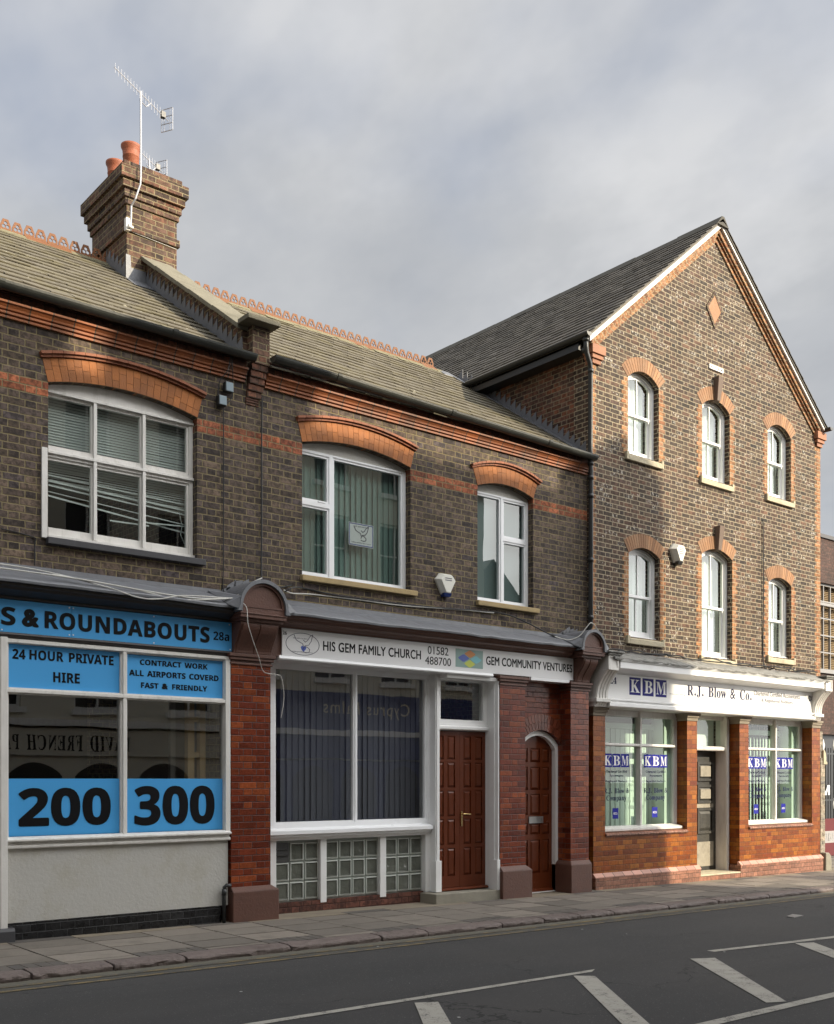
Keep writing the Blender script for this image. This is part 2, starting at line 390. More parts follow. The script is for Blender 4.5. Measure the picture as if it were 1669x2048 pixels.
M['room'] = plain('plain interior plaster', (0.25, 0.25, 0.23), 0.9, 0.1)
M['pine'] = plain('raw pine stud', (0.50, 0.34, 0.16), 0.7, 0.15)
M['plastic_white'] = plain('alarm box plastic', (0.72, 0.71, 0.64), 0.4, 0.05)
M['plastic_blue'] = plain('dark blue lens', (0.02, 0.04, 0.16), 0.25, 0.0)
M['lamp_glass'] = plain('grey lamp lens', (0.26, 0.32, 0.36), 0.15, 0.05)
M['cable_white'] = plain('white cable', (0.55, 0.54, 0.50), 0.5, 0.2)
M['cable_black'] = plain('black cable', (0.02, 0.02, 0.02), 0.6, 0.2)
M['cream_render'] = plain('cream render', (0.62, 0.58, 0.48), 0.85, 0.1, 2.0, 0.3, 20)
M['navy'] = plain('navy shop paint', (0.03, 0.04, 0.13), 0.4, 0.1)
M['red_canvas'] = plain('red canvas', (0.11, 0.01, 0.013), 0.8, 0.15)
M['pale_canvas'] = plain('off white canvas', (0.34, 0.32, 0.31), 0.8, 0.1)


def block_glass():
    m, h = newmat('glass block')
    g = h.n('ShaderNodeNewGeometry')
    n1 = h.noise(g.outputs['Position'], 5.0, 3)
    c = h.mix(n1, (0.05, 0.055, 0.045), (0.17, 0.18, 0.15))
    finish(h, c, 0.08, h.noise(g.outputs['Position'], 14.0, 2), 0.02, 0.7, 0.7)
    return m


M['glass_block'] = block_glass()
M['block_rim'] = plain('pale glass block rim', (0.46, 0.49, 0.45), 0.2, 0.1, spec=0.7)


def asphalt():
    m, h = newmat('asphalt')
    g = h.n('ShaderNodeNewGeometry')
    pos = g.outputs['Position']
    f = h.noise(pos, 160.0, 3, 0.7)
    c = h.mix(f, (0.02, 0.02, 0.021), (0.07, 0.069, 0.068))
    ag = h.n('ShaderNodeTexVoronoi', {'Vector': pos, 'Scale': 55.0})
    agc = h.n('ShaderNodeSeparateColor', {0: ag.outputs['Color']})
    st = h.m('MULTIPLY', h.m('LESS_THAN', ag.outputs['Distance'], 0.28), h.m('GREATER_THAN', agc.outputs[0], 0.86))
    c = h.mix(h.m('MULTIPLY', st, 0.55), c, (0.2, 0.19, 0.18))
    big = h.smooth(h.noise(pos, 0.7, 5, 0.6), 0.35, 0.7)
    c = h.mix(h.m('MULTIPLY', big, 0.45), c, (0.062, 0.058, 0.055))
    lane = h.n('ShaderNodeMapping', {0: pos, 'Scale': (0.12, 1.5, 1.0)})
    lv = h.m('ADD', 0.78, h.m('MULTIPLY', h.noise(lane.outputs[0], 1.0, 4, 0.6), 0.44))
    c = h.mix(1.0, c, h.n('ShaderNodeCombineColor', {0: lv, 1: lv, 2: lv}).outputs[0], 'MULTIPLY')
    crk = h.n('ShaderNodeTexVoronoi', {'Vector': h.n('ShaderNodeVectorMath', {0: pos, 1: h.noise(pos, 1.7, 4, 0.6, out=1)}, operation='ADD').outputs[0], 'Scale': 0.55}, feature='DISTANCE_TO_EDGE')
    ck = h.m('MULTIPLY', h.m('LESS_THAN', crk.outputs['Distance'], 0.006), h.smooth(h.noise(pos, 0.5, 2, 0.5, '4D', 2.0), 0.5, 0.62))
    c = h.mix(h.m('MULTIPLY', ck, 0.75), c, (0.012, 0.012, 0.012))
    oil = h.smooth(h.noise(pos, 1.6, 4, 0.7, '4D', 7.0), 0.62, 0.74)
    c = h.mix(h.m('MULTIPLY', oil, 0.45), c, (0.018, 0.018, 0.018))
    p = h.n('ShaderNodeSeparateXYZ', {0: pos})
    gut = h.smooth(h.m('ADD', p.outputs[1], h.m('MULTIPLY', h.noise(pos, 3.0, 3), 0.25)), -2.35, -2.02)
    c = h.mix(h.m('MULTIPLY', gut, 0.7), c, (0.16, 0.15, 0.115))
    w2 = h.n('ShaderNodeTexVoronoi', {'Vector': pos, 'Scale': 3.5})
    wc = h.n('ShaderNodeSeparateColor', {0: w2.outputs['Color']})
    lit = h.m('MULTIPLY', h.m('LESS_THAN', w2.outputs['Distance'], 0.045), h.m('GREATER_THAN', wc.outputs[1], 0.72))
    c = h.mix(lit, c, (0.45, 0.45, 0.43))
    finish(h, c, 0.85, f, 0.006, 0.8, 0.35)
    return m


M['asphalt'] = asphalt()


def paint(name, c, wear):
    m, h = newmat(name)
    g = h.n('ShaderNodeNewGeometry')
    pos = g.outputs['Position']
    n = h.noise(pos, 70.0, 4, 0.75)
    n2 = h.noise(pos, 6.0, 5, 0.65)
    k = h.smooth(h.m('ADD', h.m('MULTIPLY', n, 0.6), h.m('MULTIPLY', n2, 0.5)), 0.62 - wear, 0.74 - wear)
    cc = h.mix(n2, c, tuple(x * 0.7 for x in c))
    finish(h, h.mix(k, cc, (0.06, 0.06, 0.058)), 0.75, n, 0.004, 0.6, 0.4)
    return m


M['paint_white'] = paint('worn white road paint', (0.42, 0.40, 0.35), 0.05)
M['paint_yellow'] = paint('worn yellow road paint', (0.22, 0.165, 0.075), 0.13)


def flag_mat(name, a, b, stain):
    m, h = newmat(name)
    g = h.n('ShaderNodeNewGeometry')
    pos = g.outputs['Position']
    c = h.mix(g.outputs['Random Per Island'], a, b)
    f = h.noise(pos, 40.0, 4, 0.7)
    v = h.m('ADD', 0.75, h.m('MULTIPLY', f, 0.5))
    c = h.mix(1.0, c, h.n('ShaderNodeCombineColor', {0: v, 1: v, 2: v}).outputs[0], 'MULTIPLY')
    d = h.smooth(h.noise(pos, 2.5, 6, 0.7), 0.48, 0.72)
    c = h.mix(h.m('MULTIPLY', d, stain), c, (0.085, 0.075, 0.06))
    gum = h.n('ShaderNodeTexVoronoi', {'Vector': pos, 'Scale': 6.0})
    gc = h.n('ShaderNodeSeparateColor', {0: gum.outputs['Color']})
    c = h.mix(h.m('MULTIPLY', h.m('MULTIPLY', h.m('LESS_THAN', gum.outputs['Distance'], 0.1), h.m('GREATER_THAN', gc.outputs[0], 0.7)), 0.5), c, (0.08, 0.075, 0.07))
    finish(h, c, 0.85, f, 0.006, 0.6, 0.35)
    return m


M['flag'] = flag_mat('paving flag', (0.135, 0.12, 0.102), (0.235, 0.205, 0.172), 0.5)
M['sett'] = flag_mat('dark paving sett', (0.09, 0.082, 0.075), (0.13, 0.115, 0.10), 0.4)
M['joint_dirt'] = plain('paving joint dirt', (0.035, 0.03, 0.025), 0.95, 0.3, 10, 0.5, 40)
M['edge_cement'] = plain('cement edging', (0.22, 0.185, 0.135), 0.95, 0.3, 4, 0.6, 30, dirt=0.5, dirtcol=(0.12, 0.09, 0.07))
M['granite'] = plain('pink granite kerb', (0.15, 0.118, 0.106), 0.75, 0.35, 18.0, 1.6, 22, island=0.1, dirt=0.45, dirtcol=(0.07, 0.055, 0.047))


# ------------------------------------------------------------------ mesh helpers
def fill2d(polys, depth, holes_auto=True):
    cu = bpy.data.curves.new('t', 'CURVE')
    cu.dimensions = '2D'
    cu.fill_mode = 'BOTH'
    cu.extrude = depth / 2
    for p in polys:
        s = cu.splines.new('POLY')
        s.points.add(len(p) - 1)
        for i, q in enumerate(p):
            s.points[i].co = (q[0], q[1], 0, 1)
        s.use_cyclic_u = True
    ob = bpy.data.objects.new('t', cu)
    me = bpy.data.meshes.new_from_object(ob)
    v = [tuple(x.co) for x in me.vertices]
    f = [tuple(p.vertices) for p in me.polygons]
    bpy.data.meshes.remove(me)
    bpy.data.objects.remove(ob)
    bpy.data.curves.remove(cu)
    return v, f

# letter outlines (thousandths of an em): a heavy sans and a bold serif
HEAVY = """0 384 191,-7 139,1 96,22 64,59 42,108 29,168 24,240 26,289 31,333 40,373 53,407 71,435 93,457 121,474 153,484 191,487 244,480 286,458 318,422 341,373 355,312 359,240 357,191 352,147 343,107 330,74 312,45 290,23 263,6 230,-3|191,75 214,80 231,93 244,116 252,148 257,189 259,240 257,290 252,331 244,363 231,386 214,400 191,405 169,400 151,386 139,363 131,331 126,290 125,240 126,190 131,149 139,117 151,94 169,80
2 384 27,0 27,71 147,192 170,215 190,236 206,254 219,271 230,286 238,300 243,314 247,329 248,345 246,362 241,376 232,388 220,395 206,400 189,402 171,400 153,396 136,389 118,379 100,367 81,353 26,418 40,430 54,441 70,451 86,461 104,469 123,476 145,482 170,485 197,486 227,484 254,479 278,469 299,456 316,441 330,423 340,402 347,380 349,357 347,331 342,307 333,284 321,263 305,241 287,220 266,197 242,173 215,148 153,90 153,85 362,85 362,0
3 384 164,-7 114,-4 68,5 26,19 26,105 46,96 68,88 90,82 112,77 133,75 153,74 186,76 211,82 229,93 241,107 249,125 251,146 250,158 247,170 241,180 233,188 221,195 206,200 187,204 163,207 136,208 99,208 99,285 136,285 164,286 186,289 204,294 218,300 228,308 235,317 240,327 243,338 244,350 242,366 237,379 228,390 215,398 198,403 175,404 153,403 134,399 116,393 100,385 86,377 73,369 26,439 46,452 68,463 92,473 119,480 149,485 183,486 229,483 268,473 300,456 324,434 338,406 343,372 340,341 330,315 313,293 292,275 267,262 240,253 275,244 304,232 327,216 344,195 354,169 357,140 355,113 348,88 337,65 321,44 300,27 274,12 243,2 206,-5
4 384 216,0 216,99 11,99 11,170 222,480 315,480 315,178 373,178 373,99 315,99 315,0|101,178 216,178 216,259 216,270 217,283 217,297 217,311 218,325 219,338 219,349 220,358 220,363 213,354 209,346 205,337 200,329 195,320 189,311
6 384 199,-7 167,-4 138,3 110,16 86,33 64,57 47,85 34,119 26,158 24,203 24,231 26,258 30,285 35,312 42,337 51,362 62,385 76,406 93,425 113,443 136,457 162,469 192,478 226,483 264,485 274,485 285,484 297,484 309,483 319,482 328,480 328,399 320,401 310,403 301,404 291,405 281,405 271,406 234,404 203,397 178,387 159,373 143,355 132,334 125,310 119,284 117,256 121,256 131,271 144,284 160,296 178,304 200,310 225,312 264,307 298,294 325,272 346,242 358,205 362,160 357,112 342,71 318,38 285,13 245,-2|197,75 215,77 231,84 245,95 256,111 262,132 264,158 262,180 257,198 248,214 235,225 219,231 199,234 185,233 172,229 160,224 149,217 141,208 134,199 128,188 125,178 124,167 125,153 128,138 132,124 139,111 147,99 157,89 169,81 182,76
8 384 192,-7 142,-3 101,9 67,28 43,53 28,85 24,122 26,153 35,179 50,201 70,220 91,237 116,251 95,265 77,281 61,299 48,320 41,344 38,371 41,395 48,416 60,435 76,450 95,463 117,473 141,480 166,484 192,486 219,484 244,480 268,473 290,463 308,450 324,435 336,416 343,395 345,370 342,343 334,319 321,299 303,282 282,266 259,253 276,244 292,233 308,222 322,209 335,196 346,180 354,163 358,145 360,124 358,99 351,76 339,55 323,37 303,22 280,9 253,0 224,-5|192,296 207,303 220,312 232,321 242,333 248,346 250,363 248,377 243,389 233,399 221,406 207,410 191,412 176,410 162,406 150,399 141,389 135,377 134,363 136,347 141,334 151,322 163,313 177,304|191,68 214,70 233,75 247,84 258,96 264,110 266,127 265,139 261,149 255,159 247,168 239,176 229,184 218,191 207,198 196,204 187,209 168,198 151,187 137,175 126,161 120,145 118,128 120,111 126,97 136,85 150,75 169,70
A 463 0,0 169,482 293,482 463,0 354,0 319,114 144,114 109,0|170,199 295,199 259,311 257,319 254,329 251,340 247,352 244,363 240,375 237,387 234,398 232,407 229,397 226,386 223,374 219,361 215,348 212,336 209,325 206,317 204,311
B 451 60,0 60,480 210,480 268,477 317,468 355,453 382,430 398,399 404,358 401,332 395,309 384,289 370,272 352,261 330,255 330,251 345,247 360,242 373,234 385,225 396,213 404,199 411,183 414,162 416,139 410,99 395,65 369,37 333,16 291,4 240,0|162,289 221,289 247,291 268,296 282,304 292,314 298,328 300,345 297,361 291,374 279,384 263,391 242,395 216,396 162,396|162,84 228,84 256,86 277,92 292,102 302,115 308,131 310,149 308,166 302,180 292,192 276,202 254,207 225,209 162,209
C 428 255,-7 208,-3 168,7 133,24 103,47 80,76 62,110 49,149 41,192 39,239 42,286 51,328 65,367 85,402 111,431 141,455 177,472 218,483 264,486 288,485 312,482 335,477 359,470 382,462 404,453 371,370 353,378 335,386 317,392 299,397 282,401 264,402 228,397 198,382 175,358 157,325 147,285 144,238 147,191 156,152 172,120 195,97 226,83 264,78 284,79 303,81 323,85 343,90 364,96 386,103 386,18 365,10 344,4 324,-1 302,-4 279,-6
D 497 60,0 60,480 211,480 259,477 302,468 342,453 376,432 404,406 427,374 444,336 455,293 458,244 450,170 427,109 389,61 337,27 273,7 196,0|162,84 206,84 287,101 336,154 353,242 349,290 337,329 318,359 291,380 257,392 216,396 162,396
E 376 60,0 60,480 336,480 336,396 162,396 162,291 324,291 324,208 162,208 162,84 336,84 336,0
F 369 60,0 60,480 335,480 335,396 161,396 161,273 323,273 323,189 161,189 161,0
H 514 60,0 60,480 162,480 162,291 352,291 352,480 453,480 453,0 352,0 352,207 162,207 162,0
I 261 21,0 21,58 80,85 80,395 21,422 21,480 240,480 240,422 181,395 181,85 240,58 240,0
K 446 60,0 60,480 162,480 162,260 168,269 175,279 181,288 188,298 195,307 202,316 332,480 445,480 277,267 446,0 330,0 205,202 162,171 162,0
L 379 60,0 60,480 162,480 162,84 357,84 357,0
M 633 60,0 60,480 199,480 312,113 435,480 573,480 573,0 478,0 478,227 478,243 479,260 479,279 480,299 481,317 481,335 482,352 482,365 483,375 480,375 357,0 263,0 148,376 145,376 146,366 147,352 148,336 149,317 149,298 150,278 151,259 151,240 151,223 151,0
N 546 60,0 60,480 189,480 397,120 398,143 397,165 396,187 395,209 394,231 394,253 394,480 486,480 486,0 357,0 148,363 145,363 147,340 148,317 149,294 150,271 151,248 151,226 151,0
O 535 267,-7 218,-3 176,7 139,24 108,48 83,76 63,111 50,150 42,193 39,241 42,289 50,332 63,371 83,405 108,433 139,456 176,473 219,484 268,487 317,484 360,473 396,456 427,433 452,405 471,370 485,331 493,288 496,240 493,193 485,150 471,110 452,76 427,47 396,24 360,7 317,-3|267,79 307,83 338,98 361,122 376,154 386,194 389,240 386,287 376,327 361,359 338,383 307,398 268,402 229,398 198,383 175,359 159,327 149,287 146,240 149,194 159,154 175,122 198,98 229,83
P 422 60,0 60,480 214,480 270,475 315,462 349,440 373,410 387,373 392,330 390,303 384,276 374,252 360,229 340,209 316,193 286,180 249,173 206,171 162,171 162,0|162,254 195,254 222,256 245,261 264,271 278,285 286,303 289,326 280,365 253,388 208,396 162,396
R 443 60,0 60,480 200,480 260,476 308,464 345,444 371,416 386,380 392,336 390,315 386,296 379,278 370,263 359,249 346,237 332,226 318,217 302,209 443,0 330,0 216,184 162,184 162,0|162,267 195,267 225,268 249,274 267,283 279,296 286,313 289,333 286,354 278,370 266,382 247,390 223,395 193,396 162,396
S 370 167,-7 118,-4 73,6 31,22 31,117 54,107 78,98 102,90 126,83 150,79 175,77 197,79 215,84 228,92 237,102 242,114 244,128 241,145 232,160 217,172 198,183 175,195 150,207 139,212 127,218 114,225 101,233 89,243 77,253 66,265 56,279 48,293 41,310 38,329 36,350 41,390 56,423 80,450 113,470 152,482 199,486 223,485 247,482 270,478 293,471 317,463 341,453 308,373 287,382 267,389 249,394 232,398 214,401 195,402 178,400 163,396 151,388 143,378 137,367 136,353 138,337 146,324 158,313 176,302 199,290 226,277 250,265 271,253 289,241 305,227 318,212 329,196 337,178 342,157 343,133 338,93 323,59 297,31 262,10 219,-2
T 389 144,0 144,395 13,395 13,480 375,480 375,395 245,395 245,0
U 508 252,-7 193,-1 145,15 107,42 79,78 63,121 57,171 57,480 158,480 158,186 161,151 169,123 183,103 201,89 225,81 255,79 285,81 309,90 327,105 339,126 347,153 349,187 349,480 451,480 451,169 448,137 441,107 429,80 412,55 390,34 363,16 331,4 294,-4
V 437 163,0 0,480 103,480 193,194 195,188 197,179 200,167 204,153 207,140 211,125 214,111 217,99 218,89 220,99 222,111 225,125 229,140 232,153 236,167 239,179 241,188 243,194 334,480 437,480 273,0
W 649 122,0 0,480 100,480 161,218 164,206 167,193 170,179 173,163 176,147 179,132 181,117 183,104 185,92 186,104 188,117 191,132 193,147 196,162 199,177 202,190 205,202 207,211 277,480 373,480 443,211 445,202 448,191 450,177 453,162 456,147 459,132 461,117 463,104 465,92 466,104 468,117 471,132 474,147 477,163 480,179 483,193 486,206 488,218 549,480 649,480 527,0 412,0 347,252 345,258 343,265 342,274 339,284 337,295 335,306 332,318 330,329 328,339 327,349 325,357 324,364 324,357 322,349 321,339 319,329 317,318 314,307 312,295 310,285 308,274 305,265 304,257 302,251 238,0
Y 419 159,0 159,183 0,480 110,480 210,282 310,480 419,480 260,187 260,0
a 406 142,-7 111,-4 84,6 60,22 43,44 32,73 28,109 33,145 46,174 69,196 101,212 142,222 192,226 256,228 256,244 254,262 249,276 241,287 229,294 215,299 199,300 181,299 164,297 146,292 129,287 112,281 95,273 62,341 83,351 105,359 128,365 152,370 177,373 203,374 248,371 286,360 316,342 338,317 351,285 355,244 355,0 285,0 266,50 263,50 247,32 231,17 214,7 194,-1 170,-5|179,66 200,69 218,75 234,86 246,100 253,118 256,140 256,170 217,169 188,166 166,160 150,151 139,139 133,125 131,109 132,95 137,84 144,76 154,71 166,68"""
